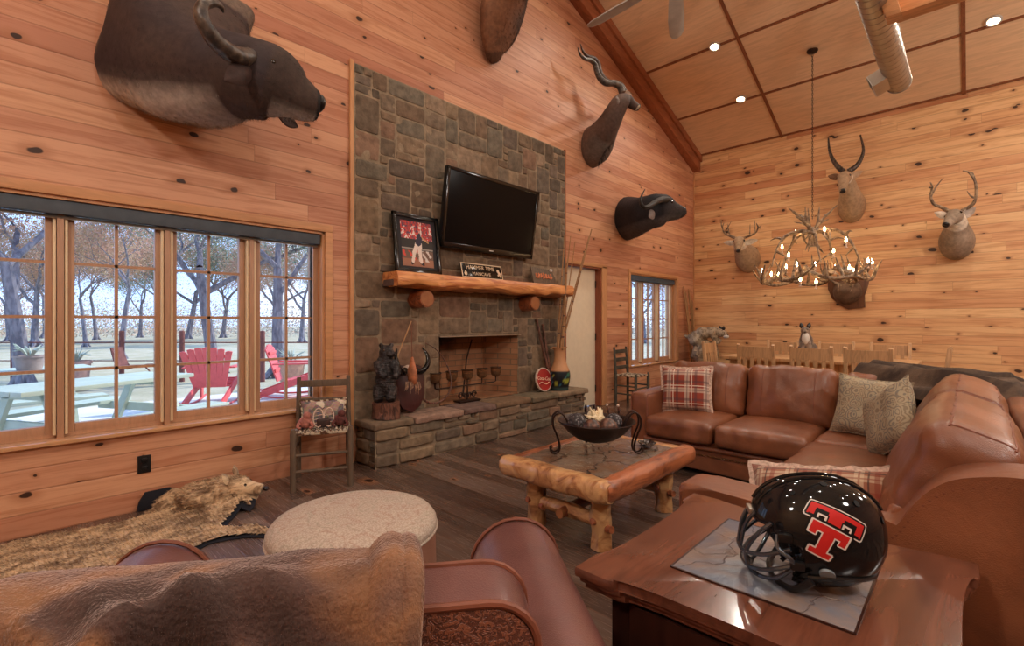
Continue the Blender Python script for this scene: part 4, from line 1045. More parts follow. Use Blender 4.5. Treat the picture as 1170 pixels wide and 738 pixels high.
# back: rounded slab leaning back
BT = Matrix.Translation((0, -.275, .512)) @ Matrix.Rotation(radians(4), 4, 'X')
bp = []
w_, h_, r_ = .42, .275, .085
for (cx, cz, a0) in ((w_ - r_, h_ - r_, 0), (-w_ + r_, h_ - r_, 90)):
    for q in range(0, 7): a = radians(a0 + q * 15); bp.append((cx + r_ * cos(a), cz + r_ * sin(a)))
bp = [(w_, -.40)] + bp + [(-w_, -.40)]
XZl = Matrix(((1, 0, 0, 0), (0, 0, 1, 0), (0, 1, 0, 0), (0, 0, 0, 1)))
mb = MB(); mb.prism(bp, -.062, .062, BT @ XZl, bev=.012, seg=3); mb.build('back', LN, ac, sharp=50)
mb = MB(); mb.prism([(x * .985, z * .985 - .002) for x, z in bp], -.0665, -.060, BT @ XZl, bev=.002); o = mb.build('rear_panel', M['leather_emb'], ac); o['label'] = 'embossed floral leather rear panel'
mb = MB(); mb.tube([BT @ V((x, -.062, z)) for x, z in bp], .0075, 8); mb.build('welting', M['welt'], ac)
mb = MB(); mb.tube([BT @ V((x, .060, z)) for x, z in bp], .0065, 8); mb.build('welting', M['welt'], ac)
mb = MB(); mb.rbox((0, -.135, .47), (.72, .17, .42), .06, (8, 3, 7), crown=(0, .03, 0), fn=soft(.006, 9)); mb.build('back_cushion', LN, ac)
# blanket
t = NT('brown_fur_blanket', .85, .2); n = t.noise(sc=3.4, det=2, rough=.4, dist=.9); n2 = t.noise(sc=240, det=2)
cc = t.ramp(n, [(.38, lin((48, 32, 30))), (.49, lin((72, 50, 45))), (.58, lin((132, 92, 62))), (.68, lin((96, 70, 62)))])
t.set('Base Color', t.mix(t.mul(n2, .18), cc, lin((150, 126, 114)))); t.set('Sheen Weight', .75); t.set('Sheen Roughness', .35); t.set('Sheen Tint', lin((236, 214, 206))); t.bump(t.add(t.noise(t.scale(t.co(), (1, 1, .5)), 170, 2), t.mul(t.noise(sc=85, det=3), 1.1)), .5, .010); M['fur_brown'] = t.m
bk = thing('fur_blanket', 'brown two-tone fur blanket draped over the back of the armchair', 'blanket', (.502, 1.064, 0), AR)
path = [(-.165, .52), (-.175, .64), (-.185, .74), (-.205, .790), (-.245, .812), (-.295, .818), (-.335, .808), (-.362, .780), (-.376, .72), (-.384, .63), (-.39, .53), (-.395, .40), (-.40, .26)]
path = smooth_path([V((0, a, b)) for a, b in path], 3)
def blanket(u, v):
    f = v * (len(path) - 1); i = min(int(f), len(path) - 2); p = path[i].lerp(path[i + 1], f - i)
    x = lerp(-.485, .205, u)
    dn = max(0, (.64 - abs(v - .0)) )
    n1 = noise.noise(V((x * 5.0 + v * 3.0, v * 3.2, 1.7))); n2_ = noise.noise(V((x * 11 - v * 5, v * 6, 7)))
    back = max(0, min(1, (v - .42) * 5))
    out = .016 + .006 * back + (.062 * max(-.15, n1) + .016 * n2_) * (.25 + .75 * back)
    rg_ = (1 - abs(noise.noise(V((x * 2.6 + v * 2.4, v * 1.3, 4.4))) * 2.2)); rg2 = (1 - abs(noise.noise(V((x * 4.4 - v * 2.6, v * 1.8, 9.1))) * 2.2))
    out += back * (.070 * max(0, rg_) ** 3 + .034 * max(0, rg2) ** 3)
    c_ = V((0, -.28, .56)); dr = (p - c_); dr.x = 0; dr.normalize()
    q = p + dr * out; q.x = x
    if x < -.42:
        k_ = (-.42 - x) / .065; q.z -= .13 * k_ * k_ ; q.x += .012 * k_ * k_
    q.x += .02 * noise.noise(V((v * 4, x * 3, 3))) + (.03 * (v - .4) if u > .8 else 0)
    if u > .90: # rolled hem
        k_ = (u - .90) / .10; q += dr * .030 * sin(pi * min(1, k_ * 1.0))
    return q
mb = MB(); mb.slab(blanket, 62, 60, .016); mb.fur(60000, .0045, .0004, (.15, -.2, -.6), 3, .75)
mb.build('blanket_cloth', M['fur_brown'], bk)
mb = MB(); mb.tube([blanket(.985, v / 30) + V((.004, 0, 0)) for v in range(4, 31)], .021, 9); mb.fur(5000, .0045, .0004, (.1, -.2, -.6), 4, .75); mb.build('rolled_hem', M['fur_brown'], bk)

# ================================================================== OTTOMAN
ot = thing('round_ottoman', 'round ottoman with tapestry top and leather side before the window', 'ottoman', (1.018, 1.885, 0))
R_ = .338
mb = MB(); mb.lathe([(R_ - .02, .05), (R_ - .002, .07), (R_, .12), (R_ + .002, .22), (R_, .34), (R_ - .006, .37)], 56); mb.build('leather_side', M['leather_ott'], ot)
mb = MB(); mb.lathe([(R_ - .004, .36), (R_ + .005, .38), (R_ + .003, .40), (R_ - .014, .422), (R_ - .05, .436), (R_ - .14, .444), (.08, .447), (.001, .448)], 56); mb.build('tapestry_top', M['tapestry'], ot)
mb = MB(); mb.tube([(R_ * cos(a * pi / 28) * 1.012, R_ * sin(a * pi / 28) * 1.012, .372) for a in range(56)], .006, 6, closed=True); mb.build('piping', M['tapestry'], ot)
for q in range(4):
    mb = MB(); mb.lathe([(.025, 0), (.03, .03), (.03, .06)], 12, Matrix.Translation((.26 * cos(q * pi / 2 + .6), .26 * sin(q * pi / 2 + .6), 0))); mb.build('foot', M['walnut_side'], ot)
# ================================================================== WALL MOUNTS
M['eye'] = plain('glass_eye', (14, 10, 8), .08, .8)
M['nose'] = plain('dark_nose', (24, 20, 20), .3, .5)
M['chest_pale'] = None
def hide_loft(mb, rings, up=(0, 0, 1), n=22, k=5, colf=None, lump=.012, cap=True, warp=None, sqr=0.0):
    P = [V(r[0]) for r in rings]; Q = smooth_path(P, k); W = smooth_vals([r[1] for r in rings], k); H = smooth_vals([r[2] for r in rings], k)
    u = V(up); out = []; R = []
    for i, p in enumerate(Q):
        t = (Q[min(i + 1, len(Q) - 1)] - Q[max(i - 1, 0)]).normalized(); u = (u - t * u.dot(t)).normalized(); s = t.cross(u)
        R.append((p, t, u.copy(), s)); f = i / (len(Q) - 1); ring = []
        for j in range(n):
            a = 2 * pi * j / n; ex_ = 1 / (1 + sqr * max(0, 1 - f * 4.0)); ca, sa = cos(a), sin(a)
            d = s * (abs(ca) ** ex_ * (1 if ca > 0 else -1)) * W[i] + u * (abs(sa) ** ex_ * (1 if sa > 0 else -1)) * H[i]
            q = p + d * (1 + lump * 6 * noise.noise(p * 3 + d * 5))
            if warp: q = warp(f, q)
            if colf: mb.col = colf(f, a, q)
            ring.append(mb.vert(q))
        out.append(ring)
    mb.col = colf(1, 0, Q[-1]) if colf else None
    for i in range(len(out) - 1):
        for j in range(n): mb.face((out[i][j], out[i][(j + 1) % n], out[i + 1][(j + 1) % n], out[i + 1][j]))
    if cap: mb.face(out[0][::-1]); mb.face(out[-1])
    mb.col = None
    return R
def ear_mesh(base, tip, side, w, mat, parent, cup=.35, name='ear', droop=0.0):
    base, tip, side = V(base), V(tip), V(side); ax = tip - base; side = (side - ax.normalized() * side.dot(ax.normalized())).normalized(); nn = ax.normalized().cross(side)
    def f(u, v):
        s_ = (u * 2 - 1); wd = w * (sin(pi * min(1, v * .92 + .10)) ** .7) * (1 - .25 * v)
        return base + ax * v + side * s_ * wd + nn * (-(1 - s_ * s_) * wd * cup) - V((0, 0, droop * v * v))
    mb = MB(); mb.slab(f, 8, 9, .007); return mb.build(name, mat, parent, True)
def eye_pair(R, idx, a, W, H, r, parent):
    p, t, u, s = R[idx]
    for sg in (1, -1):
        d = s * sg * cos(a) * W + u * sin(a) * H
        mb = MB(); mb.ell(p + d * .97, r, u=12, v=9); mb.build('eye', M['eye'], parent, True)
def antler(mb, main, r0, tines=(), n=8):
    P = smooth_path(main, 5); R = [lerp(r0, r0 * .28, (i / (len(P) - 1)) ** 1.3) for i in range(len(P))]
    R[0] *= 1.35
    mb.tube(P, R, n, jit=.25)
    for f, tip, bend in tines:
        b = P[int(f * (len(P) - 1))]; tip = V(tip); m = b.lerp(tip, .5) + V(bend)
        mb.tube(smooth_path([b, m, tip], 4), [lerp(r0 * .72, r0 * .12, i / 8) for i in range(9)], 7, jit=.2)
def plaincol(c, patch=()):
    c = lin(c)
    return c
# ---- big water buffalo
bu = thing('buffalo_mount', 'huge dark buffalo shoulder mount with curled horn above the big window', 'animal mount', (.80, D, 3.0))
CB, CD, CG, CG2 = lin((72, 56, 50)), lin((50, 42, 46)), lin((186, 174, 162)), lin((112, 94, 82))
def colbuf(f, a, q):
    lowness = max(0, -sin(a)); c_ = V(CB)
    c_ = c_.lerp(V(CD), max(0, min(1, noise.noise(q * 3) + .4)))
    if f < .42: 
        k_ = max(0, min(1, (lowness - .34) * 3.2)) * max(0, min(1, (.50 - f) * 5)); c_ = c_.lerp(V(CG), k_ * .95)
    if f < .075: c_ = V(CG2)
    if f > .60: c_ = c_.lerp(V(lin((64, 50, 42))), .7)
    if f > .66: c_ = c_.lerp(V(CG), max(0, min(1, (lowness - .45) * 2.4)) * .7)
    if f > .95: c_ = V(lin((30, 27, 28)))
    return c_
RB = [((.79, D - .004, 3.14), .385, .46), ((.80, 3.80, 3.00), .385, .41), ((.83, 3.54, 2.835), .345, .345), ((.90, 3.34, 2.755), .275, .275), ((.96, 3.20, 2.720), .215, .235), ((1.03, 3.11, 2.700), .185, .225), ((1.10, 3.06, 2.692), .170, .222), ((1.17, 3.03, 2.665), .140, .190), ((1.24, 3.00, 2.628), .108, .135), ((1.305, 2.985, 2.612), .112, .112), ((1.352, 2.975, 2.61), .09, .085)]
mb = MB(); R = hide_loft(mb, RB, n=34, colf=colbuf, warp=lambda f, q: q + V(((q.z - 3.08) * .20 * max(0, 1 - f * 4.2), 0, 0)), sqr=1.6); mb.fur(26000, .022, .0010, (.25, 0, -.6), 8, .85); body = mb.build('head_and_shoulders', M['hide'], bu, True)
eye_pair(R, 31, radians(32), .165, .185, .018, bu)
mb = MB(); mb.ell((1.352, 2.965, 2.615), (.035, .075, .055), u=16, v=10); mb.build('nose', M['nose'], bu, True)
def hornY(pts): return [atY(*p) for p in pts]
mb = MB(); mb.tube(hornY([(300, 62, 3.06), (283, 66, 2.98), (266, 62, 2.90), (249, 50, 2.84), (237, 34, 2.80), (230, 18, 2.78), (232, 6, 2.78), (243, 3, 2.80), (252, 7, 2.82), (255, 14, 2.84)]), [.072, .066, .056, .048, .042, .038, .033, .026, .017, .006], 14, k=5, jit=.08, flat=.8); mb.build('horn', M['horn'], bu, True)
mb = MB(); mb.tube([V((1.02, 3.14, 2.84)), V((1.04, 3.26, 2.82)), V((1.04, 3.40, 2.79)), V((1.02, 3.54, 2.80)), V((.99, 3.64, 2.86)), V((1.0, 3.67, 2.94))], [.070, .060, .05, .04, .028, .006], 12, k=5, flat=.8); mb.build('horn', M['horn'], bu, True)
ear_mesh(atY(284, 80, 2.955), atY(256, 92, 2.86), (0, .2, 1), .062, M['hide'], bu, .5)
bpy.context.view_layer.update()
ear_mesh(atY(318, 128, 3.20), atY(341, 145, 3.30), (0, 0, 1), .055, M['hide'], bu, .4)
for o in list(bpy.data.objects):
    if o.parent is bu and o.name.startswith('ear'):
        la = o.data.attributes.new('Col', 'FLOAT_COLOR', 'POINT')
        for q in la.data: q.color = (*lin((64, 48, 44)), 1)
def paint(o, c):
    la = o.data.attributes.new('Col', 'FLOAT_COLOR', 'POINT'); c = lin(c)
    for q in la.data: q.color = (*c, 1)
    return o
# ---- chest of a mount cut by the top of the picture
wb = thing('game_mount', 'brown shoulder mount high above the stone chimney, cut off by the ceiling edge', 'animal mount', (3.95, D, 4.6))
def colw(f, a, q):
    c_ = V(lin((132, 90, 64))).lerp(V(lin((66, 42, 30))), max(0, min(1, .45 + 1.2 * noise.noise(q * 4) + (.4 if q.x > 4.0 else -.1))))
    if f < .12: c_ = c_.lerp(V(lin((40, 30, 28))), .5)
    return c_
RW = [(atY(567, 70, D - .03), .06, .03), (atY(566, 60, D - .07), .18, .08), (atY(567, 45, D - .11), .26, .13), (atY(571, 25, D - .16), .315, .18), (atY(577, 0, D - .22), .335, .22), (atY(585, -32, D - .34), .30, .24), (V((4.02, 3.42, 5.18)), .22, .21), (V((4.06, 3.24, 5.34)), .15, .16), (V((4.08, 3.08, 5.38)), .12, .14), (V((4.09, 2.92, 5.30)), .09, .10), (V((4.09, 2.82, 5.20)), .06, .06)]
mb = MB(); R = hide_loft(mb, RW, up=(0, 1, 0), n=24, colf=colw); mb.fur(14000, .03, .0011, (0, 0, -1), 9, .8); mb.build('head_and_shoulders', M['hide'], wb, True)
for sg in (-1, 1):
    mb = MB(); mb.tube([V((4.07 + sg * .06, 3.14, 5.48)), V((4.07 + sg * .22, 3.14, 5.50)), V((4.07 + sg * .30, 3.12, 5.58)), V((4.07 + sg * .24, 3.10, 5.68))], [.045, .04, .03, .006], 10, k=5); mb.build('horn', M['horn'], wb, True)
# ---- kudu
ku = thing('kudu_mount', 'grey-brown antelope mount with long corkscrew horns under the sloping beam', 'animal mount', (5.9, D, 3.7))
def colk(f, a, q):
    c_ = V(lin((104, 84, 74))).lerp(V(lin((70, 54, 48))), max(0, min(1, .5 + noise.noise(q * 4))))
    if f < .25: c_ = c_.lerp(V(lin((120, 112, 104))), .5 * max(0, -sin(a) + .3))
    if f > .93: c_ = V(lin((190, 172, 150))) if sin(a) < 0 else V(lin((60, 46, 42)))
    return c_
K = lambda px, py, y: atY(px, py, y)
RK = [(K(676, 169, D - .004), .22, .29), (K(681, 165, 3.84), .22, .28), (K(688, 155, 3.68), .18, .235), (K(696, 141, 3.52), .14, .185), (K(703, 127, 3.40), .118, .155), (K(709, 117, 3.33), .108, .135), (K(716, 115, 3.29), .082, .095), (K(722, 119, 3.24), .058, .066), (K(727.5, 122.5, 3.20), .048, .05), (K(729.5, 124, 3.18), .03, .032)]
mb = MB(); R = hide_loft(mb, RK, n=22, colf=colk); mb.build('head_and_neck', M['hide'], ku, True)
eye_pair(R, 26, radians(35), .095, .10, .018, ku)
mb = MB(); mb.ell(K(730, 121, 3.18), .026, u=12, v=8); mb.build('nose', M['nose'], ku, True)
kp = [(711, 106, 3.36), (708, 99, 3.38), (701, 95, 3.40), (693, 95, 3.42), (686, 90, 3.44), (682, 82, 3.46), (680, 74, 3.47), (675, 69, 3.48), (668, 67, 3.48), (663, 62, 3.48), (660, 54, 3.48)]
mb = MB(); mb.tube([K(*p) for p in kp], [.046, .044, .042, .04, .038, .035, .032, .028, .022, .016, .005], 10, k=4); mb.build('horn', M['horn'], ku, True)
mb = MB(); mb.tube([K(p[0] + 3, p[1] + 1 - i * .5, p[2] + .20) for i, p in enumerate(kp)], [.046, .044, .042, .04, .038, .035, .032, .028, .022, .016, .005], 10, k=4); mb.build('horn', M['horn'], ku, True)
paint(ear_mesh(K(707, 116, 3.28), K(701, 128, 3.2) if False else K(703, 112, 3.14), (0, 0, 1), .05, M['hide'], ku), (104, 84, 74)); paint(ear_mesh(K(714, 107, 3.40), K(722, 108, 3.58), (0, 0, 1), .05, M['hide'], ku), (150, 120, 100))
mb = MB(); rnd = random.Random(2)
for i in range(60):
    f = i / 60; p = K(lerp(684, 702, f), lerp(186, 150, f), lerp(3.72, 3.46, f)); mb.tube([p, p + V((rnd.uniform(-.02, .03), rnd.uniform(-.02, .02), -rnd.uniform(.06, .13)))], [.005, .001], 4)
mb.build('throat_mane', plain('dark_mane', (46, 34, 30), .8), ku, True)
# ---- cape buffalo
cb = thing('buffalo_mount', 'black buffalo mount with heavy brow horns beside the dining corner', 'animal mount', (7.1, D, 2.95))
def colc(f, a, q):
    c_ = V(lin((44, 40, 44))).lerp(V(lin((30, 27, 30))), max(0, min(1, .5 + noise.noise(q * 5))))
    if .02 < f < .8 and sin(a) < -.55: c_ = c_.lerp(V(lin((104, 98, 98))), .45)
    if f > .5: c_ = c_.lerp(V(lin((58, 50, 48))), .5)
    return c_
RC = [(K(716, 250, D - .004), .30, .345), (K(722, 249, 3.80), .285, .315), (K(732, 246, 3.55), .235, .265), (K(743, 242, 3.36), .195, .235), (K(752, 240, 3.24), .175, .235), (K(760, 239, 3.16), .15, .205), (K(768, 241, 3.10), .115, .14), (K(775, 242, 3.05), .095, .105), (K(779, 242.5, 3.02), .085, .08), (K(781, 243, 3.01), .05, .045)]
mb = MB(); R = hide_loft(mb, RC, n=24, colf=colc); mb.fur(9000, .02, .001, (.2, 0, -.6), 4, .85); mb.build('head_and_shoulders', M['hide'], cb, True)
eye_pair(R, 26, radians(20), .15, .19, .018, cb)
mb = MB(); mb.ell(K(780, 240, 3.0), (.05, .055, .045), u=12, v=8); mb.build('nose', M['nose'], cb, True)
M['boss'] = plain('horn_boss_brown', (36, 30, 27), .7, bump=.6, sc=20)
mb = MB(); mb.tube([K(764, 229, 3.14), K(757, 228, 3.06), K(749, 231, 2.99), K(741, 236, 2.93), K(735, 236.5, 2.92), K(732, 231, 2.93), K(733, 224, 2.95), K(737, 216, 2.97)], [.070, .060, .046, .036, .03, .024, .016, .005], 12, k=5, flat=.75); mb.build('horn', M['boss'], cb, True)
mb = MB(); mb.tube([K(764, 229, 3.16), K(762, 228, 3.32), K(758, 230, 3.48), K(752, 232, 3.6), K(748, 224, 3.66)], [.06, .045, .032, .02, .005], 12, k=5, flat=.75); mb.build('horn', M['boss'], cb, True)
paint(ear_mesh(K(747, 243, 3.04), K(741, 248, 2.90), (0, .3, 1), .07, M['hide'], cb), (120, 108, 104)); paint(ear_mesh(K(757, 243, 3.35), K(752, 247, 3.55), (0, .3, 1), .07, M['hide'], cb), (60, 52, 50))
# ---- heads on the dining wall
G = lambda px, py, x: atX(px, py, x)
def antelope(name, label, base, rings, body, belly, white, eyei, eyeW, eyeH, nose):
    o = thing(name, label, 'animal mount', base)
    def cf(f, a, q):
        c_ = V(lin(body)).lerp(V(lin(belly)), max(0, min(1, .35 + noise.noise(q * 4) * .8 + max(0, -sin(a)) * .3)))
        if white and white[0] < f < white[1] and sin(a) < .25: c_ = c_.lerp(V(lin((226, 212, 192))), .85)
        if f > .955: c_ = V(lin((50, 40, 36)))
        return c_
    mb = MB(); R = hide_loft(mb, rings, n=22, colf=cf); mb.build('head_and_shoulders', M['hide'], o, True)
    eye_pair(R, eyei, radians(25), eyeW, eyeH, .018, o)
    mb = MB(); mb.ell(nose, (.025, .032, .024), u=12, v=8); mb.build('nose', M['nose'], o, True)
    return o, R
o, R = antelope('waterbuck_mount', 'tan antelope mount with tall ringed lyre horns high on the dining wall', (XF, 1.39, 3.1),
    [(G(973, 237, XF - .004), .185, .25), (G(973, 234, 9.26), .185, .24), (G(972, 226, 9.10), .155, .20), (G(970, 216, 8.96), .12, .155), (G(967, 207, 8.86), .105, .125), (G(965, 203, 8.76), .095, .10), (G(964, 207, 8.67), .075, .078), (G(963.4, 213, 8.58), .055, .058), (G(963, 218, 8.51), .045, .042), (G(963, 219.5, 8.49), .028, .025)],
    (164, 134, 104), (190, 162, 130), (.5, .56), 27, .088, .075, G(963, 217, 8.49))
for hp in ([(963.5, 196, 8.86), (957, 190, 8.88), (951, 181, 8.92), (947.5, 170, 8.96), (946.5, 158, 8.98)], [(969, 196, 8.86), (978, 190, 8.88), (984, 181, 8.92), (986.5, 170, 8.96), (983, 154, 8.98)]):
    P = smooth_path([G(*p) for p in hp], 8); RR = [lerp(.042, .010, i / (len(P) - 1)) * (1 + (.10 if i % 2 else -.06)) for i in range(len(P))]
    mb = MB(); mb.tube(P, RR, 10); mb.build('horn', M['horn'], o, True)
paint(ear_mesh(G(960, 203, 8.86), G(946, 201, 8.90), (0, 0, 1), .055, M['hide'], o), (130, 96, 72)); paint(ear_mesh(G(971, 203, 8.86), G(986, 195, 8.90), (0, 0, 1), .055, M['hide'], o), (190, 160, 130))
o, R = antelope('mule_deer_mount', 'grey-brown deer mount with forked antlers rightmost on the dining wall', (XF, .14, 2.3),
    [(G(1093, 277, XF - .004), .195, .26), (G(1093, 275, 9.24), .195, .255), (G(1093, 268, 9.08), .17, .22), (G(1093, 260, 8.97), .13, .165), (G(1093, 254, 8.88), .11, .125), (G(1091, 248, 8.80), .10, .11), (G(1088, 249, 8.72), .078, .082), (G(1084, 254, 8.63), .055, .058), (G(1081.5, 256.5, 8.57), .048, .045), (G(1080.5, 257, 8.55), .03, .028)],
    (142, 124, 106), (176, 156, 136), (.40, .56), 27, .092, .082, G(1080.5, 255.5, 8.545))
mb = MB(); antler(mb, [G(1085, 242, 8.86), G(1076, 237, 8.86), G(1067, 233, 8.84), G(1063.5, 224, 8.82), G(1065, 214, 8.80), G(1063, 208, 8.78)], .024, [(.62, G(1078, 203, 8.84), (0, 0, .02)), (.80, G(1061.5, 214, 8.72), (0, .01, 0))]); mb.build('antler', M['antler'], o, True)
mb = MB(); antler(mb, [G(1096, 242, 8.86), G(1105, 238, 8.86), G(1113, 231, 8.84), G(1115.5, 219, 8.82), G(1114, 207, 8.80), G(1107, 197, 8.78), G(1100, 195, 8.78)], .025, [(.42, G(1105, 218, 8.80), (0, .01, -.01)), (.7, G(1110, 196, 8.9), (0, 0, .02))]); mb.build('antler', M['antler'], o, True)
paint(ear_mesh(G(1083, 248, 8.83), G(1067.5, 242.5, 8.86), (0, 0, 1), .05, M['hide'], o), (214, 200, 184)); paint(ear_mesh(G(1100, 248, 8.83), G(1115, 236.5, 8.88), (0, 0, 1), .06, M['hide'], o), (180, 164, 150))
o, R = antelope('whitetail_mount', 'whitetail deer mount with pale throat beside the corner, left of chandelier', (XF, 2.95, 2.4),
    [(G(855, 296, XF - .004), .205, .25), (G(854, 295, 9.24), .205, .245), (G(851, 290, 9.08), .165, .195), (G(848, 285, 8.96), .125, .14), (G(846, 280, 8.88), .105, .12), (G(844.5, 277, 8.80), .095, .105), (G(844, 279, 8.72), .075, .08), (G(843.8, 283, 8.63), .055, .058), (G(843.6, 286, 8.57), .045, .045), (G(843.6, 287, 8.55), .028, .025)],
    (156, 128, 100), (178, 152, 124), (.40, .86), 27, .09, .082, G(843.6, 286, 8.54))
mb = MB(); antler(mb, [G(841, 272.5, 8.86), G(835, 270, 8.84), G(828, 266, 8.80), G(825.5, 260, 8.76), G(827, 255, 8.74)], .022, [(.3, G(831, 255, 8.84), (0, .0, 0)), (.5, G(836, 252, 8.78), (0, 0, 0)), (.72, G(824, 250, 8.78), (0, .01, 0))]); mb.build('antler', M['antler'], o, True)
mb = MB(); antler(mb, [G(848, 272.5, 8.86), G(855, 270, 8.84), G(863, 266, 8.80), G(866, 260, 8.76), G(864, 255, 8.74)], .022, [(.3, G(857, 256, 8.84), (0, .0, 0)), (.5, G(862, 251, 8.78), (0, 0, 0)), (.7, G(870, 257, 8.78), (0, -.01, 0)), (.8, G(869, 262, 8.78), (0, -.01, 0))]); mb.build('antler', M['antler'], o, True)
paint(ear_mesh(G(840, 278, 8.84), G(826.5, 277, 8.86), (0, 0, 1), .05, M['hide'], o), (206, 190, 170)); paint(ear_mesh(G(850, 278, 8.84), G(866, 274, 8.86), (0, 0, 1), .055, M['hide'], o), (206, 190, 170))
# ---- shield-mounted antlers half hidden by the chandelier
o = thing('antler_plaque', 'brown shield plaque with antler rack behind the chandelier', 'animal mount', (XF, 1.42, 1.7))
sp = [(1.70, 1.93), (1.62, 1.98), (1.42, 1.94), (1.22, 1.98), (1.14, 1.93), (1.17, 1.78), (1.21, 1.66), (1.20, 1.47), (1.30, 1.46), (1.42, 1.44), (1.52, 1.50), (1.64, 1.62), (1.70, 1.78)]
YZx = Matrix(((0, 0, 1, 0), (1, 0, 0, 0), (0, 1, 0, 0), (0, 0, 0, 1)))
mb = MB(); mb.prism(sp, XF - .035, XF - .001, YZx, bev=.004); mb.build('shield', veneer('plaque_wood', (112, 72, 48), .45, 2), o, True)
def colp(f, a, q): return V(lin((128, 102, 82))).lerp(V(lin((96, 74, 58))), max(0, min(1, .5 + noise.noise(q * 9))))
mb = MB(); hide_loft(mb, [((XF - .03, 1.43, 1.73), .20, .21), ((XF - .10, 1.43, 1.74), .19, .19), ((XF - .17, 1.43, 1.77), .13, .13), ((XF - .20, 1.43, 1.80), .06, .06)], n=20, colf=colp); mb.build('hide_cap', M['hide'], o, True)
for sg in (-1, 1):
    mb = MB(); antler(mb, [(XF - .17, 1.43 + sg * .06, 1.82), (XF - .22, 1.43 + sg * .18, 1.90), (XF - .26, 1.43 + sg * .30, 2.02), (XF - .28, 1.43 + sg * .33, 2.18)], .022, [(.4, (XF - .30, 1.43 + sg * .24, 2.12), (0, 0, 0)), (.7, (XF - .34, 1.43 + sg * .25, 2.22), (0, 0, 0)), (.15, (XF - .32, 1.43 + sg * .08, 1.70), (0, 0, -.02))]); mb.build('antler', M['antler'], o, True)

# ================================================================== CHANDELIER
CHX, CHY = 7.80, 1.60
ch = thing('antler_chandelier', 'large antler chandelier with many lit candle bulbs over the dining table', 'chandelier', (CHX, CHY, 1.75))
mb = MB(); zc = roofz(CHX); mb.lathe([(.001, .0), (.05, .01), (.07, .03), (.07, .05)], 18, Matrix.Translation((CHX, CHY, zc - .055))); mb.build('ceiling_canopy', M['iron'], ch, True)
mb = MB(); z = 2.70; i = 0
while z < zc - .05:
    a = (i % 2) * pi / 2; mb.tube([(CHX + .009 * cos(q) * cos(a), CHY + .009 * cos(q) * sin(a), z + .022 * sin(q)) for q in [2 * pi * w / 8 for w in range(8)]], .0032, 5, closed=True); z += .034; i += 1
mb.build('chain', M['iron'], ch, True)
rnd = random.Random(12)
C0 = V((CHX, CHY, 0))
def pol(r, a, z): return V((CHX + r * cos(a), CHY + r * sin(a), z))
vA = atan2(-CT, ST)                       # direction pointing right as seen from the armchair
for (a, lean_, s_) in ((vA + pi, 1, 1.0), (vA, 1, .96), (vA + pi / 2, .6, .9)):
    mb = MB(); antler(mb, [pol(.02, a, 2.30), pol(.03, a, 2.48), pol(.06, a, 2.58), pol(.16, a, 2.70), pol(.27, a, 2.80)], .034, [(.55, pol(.10, a, 2.86), (0, 0, .0)), (.55, pol(.30, a + .3, 2.70), (0, 0, .01)), (.15, pol(.10, a, 2.24), (0, 0, 0)), (.8, pol(.30, a - .3, 2.86), (0, 0, 0))]); mb.build('antler', M['antler'], ch, True)
for k_ in range(5):
    a = vA + 2 * pi * k_ / 5 + .25
    mb = MB(); antler(mb, [pol(.03, a, 2.50), pol(.18, a + .1, 2.52), pol(.36, a + .2, 2.44), pol(.48, a + .25, 2.24), pol(.55, a + .3, 2.02)], .030, [(.3, pol(.26, a - .25, 2.36), (0, 0, -.02)), (.55, pol(.52, a - .1, 2.42), (0, 0, .03)), (.75, pol(.38, a + .5, 2.14), (0, 0, 0))]); mb.build('antler', M['antler'], ch, True)
for k_ in range(7):
    a = vA + 2 * pi * k_ / 7
    r = .62
    mb = MB(); antler(mb, [pol(r * .62, a - .55, 1.97), pol(r * .88, a - .2, 1.84), pol(r * 1.02, a + .15, 1.80), pol(r * 1.14, a + .45, 1.86), pol(r * 1.24, a + .66, 2.02)], .034, [(.18, pol(r * .66, a - .35, 2.14), (0, 0, 0)), (.36, pol(r * 1.05, a - .15, 2.06), (0, 0, .02)), (.55, pol(r * .84, a + .18, 2.08), (0, 0, 0)), (.72, pol(r * 1.26, a + .34, 2.06), (0, 0, .02)), (.2, pol(r * .34, a - .2, 1.86), (0, 0, -.03))]); mb.build('antler', M['antler'], ch, True)
bl = [(310, 240), (485, 220), (615, 285), (230, 328), (270, 375), (540, 350), (110, 470), (165, 490), (210, 495), (255, 445), (320, 432), (430, 430), (340, 520), (435, 535), (548, 450), (605, 460), (635, 450), (660, 470), (748, 410), (772, 415)]
mb_w = MB()
for i, (bx, by) in enumerate(bl):
    px, py = 850 + bx / 5.27, 220 + by / 5.27; off = [.12, -.1, -.35, .30, -.28, .1, -.1, .25, -.3, .35, -.45, .40, -.55, -.5, .45, .2, -.15, .35, .12, -.12][i]
    p = atX(px, py, CHX + off)
    b_ = MB(); b_.lathe([(.001, -.028), (.010, -.026), (.013, -.012), (.012, .004), (.006, .024), (.001, .036)], 10, Matrix.Translation(p))
    cs_ = MB(); cs_.lathe([(.020, -.100), (.022, -.094), (.011, -.088), (.0105, -.03), (.009, -.026)], 10, Matrix.Translation(p)); co = cs_.build('candle_sleeve', M['fringe'], ch, True)
    b_.build('bulb', M['bulb'], co, True)

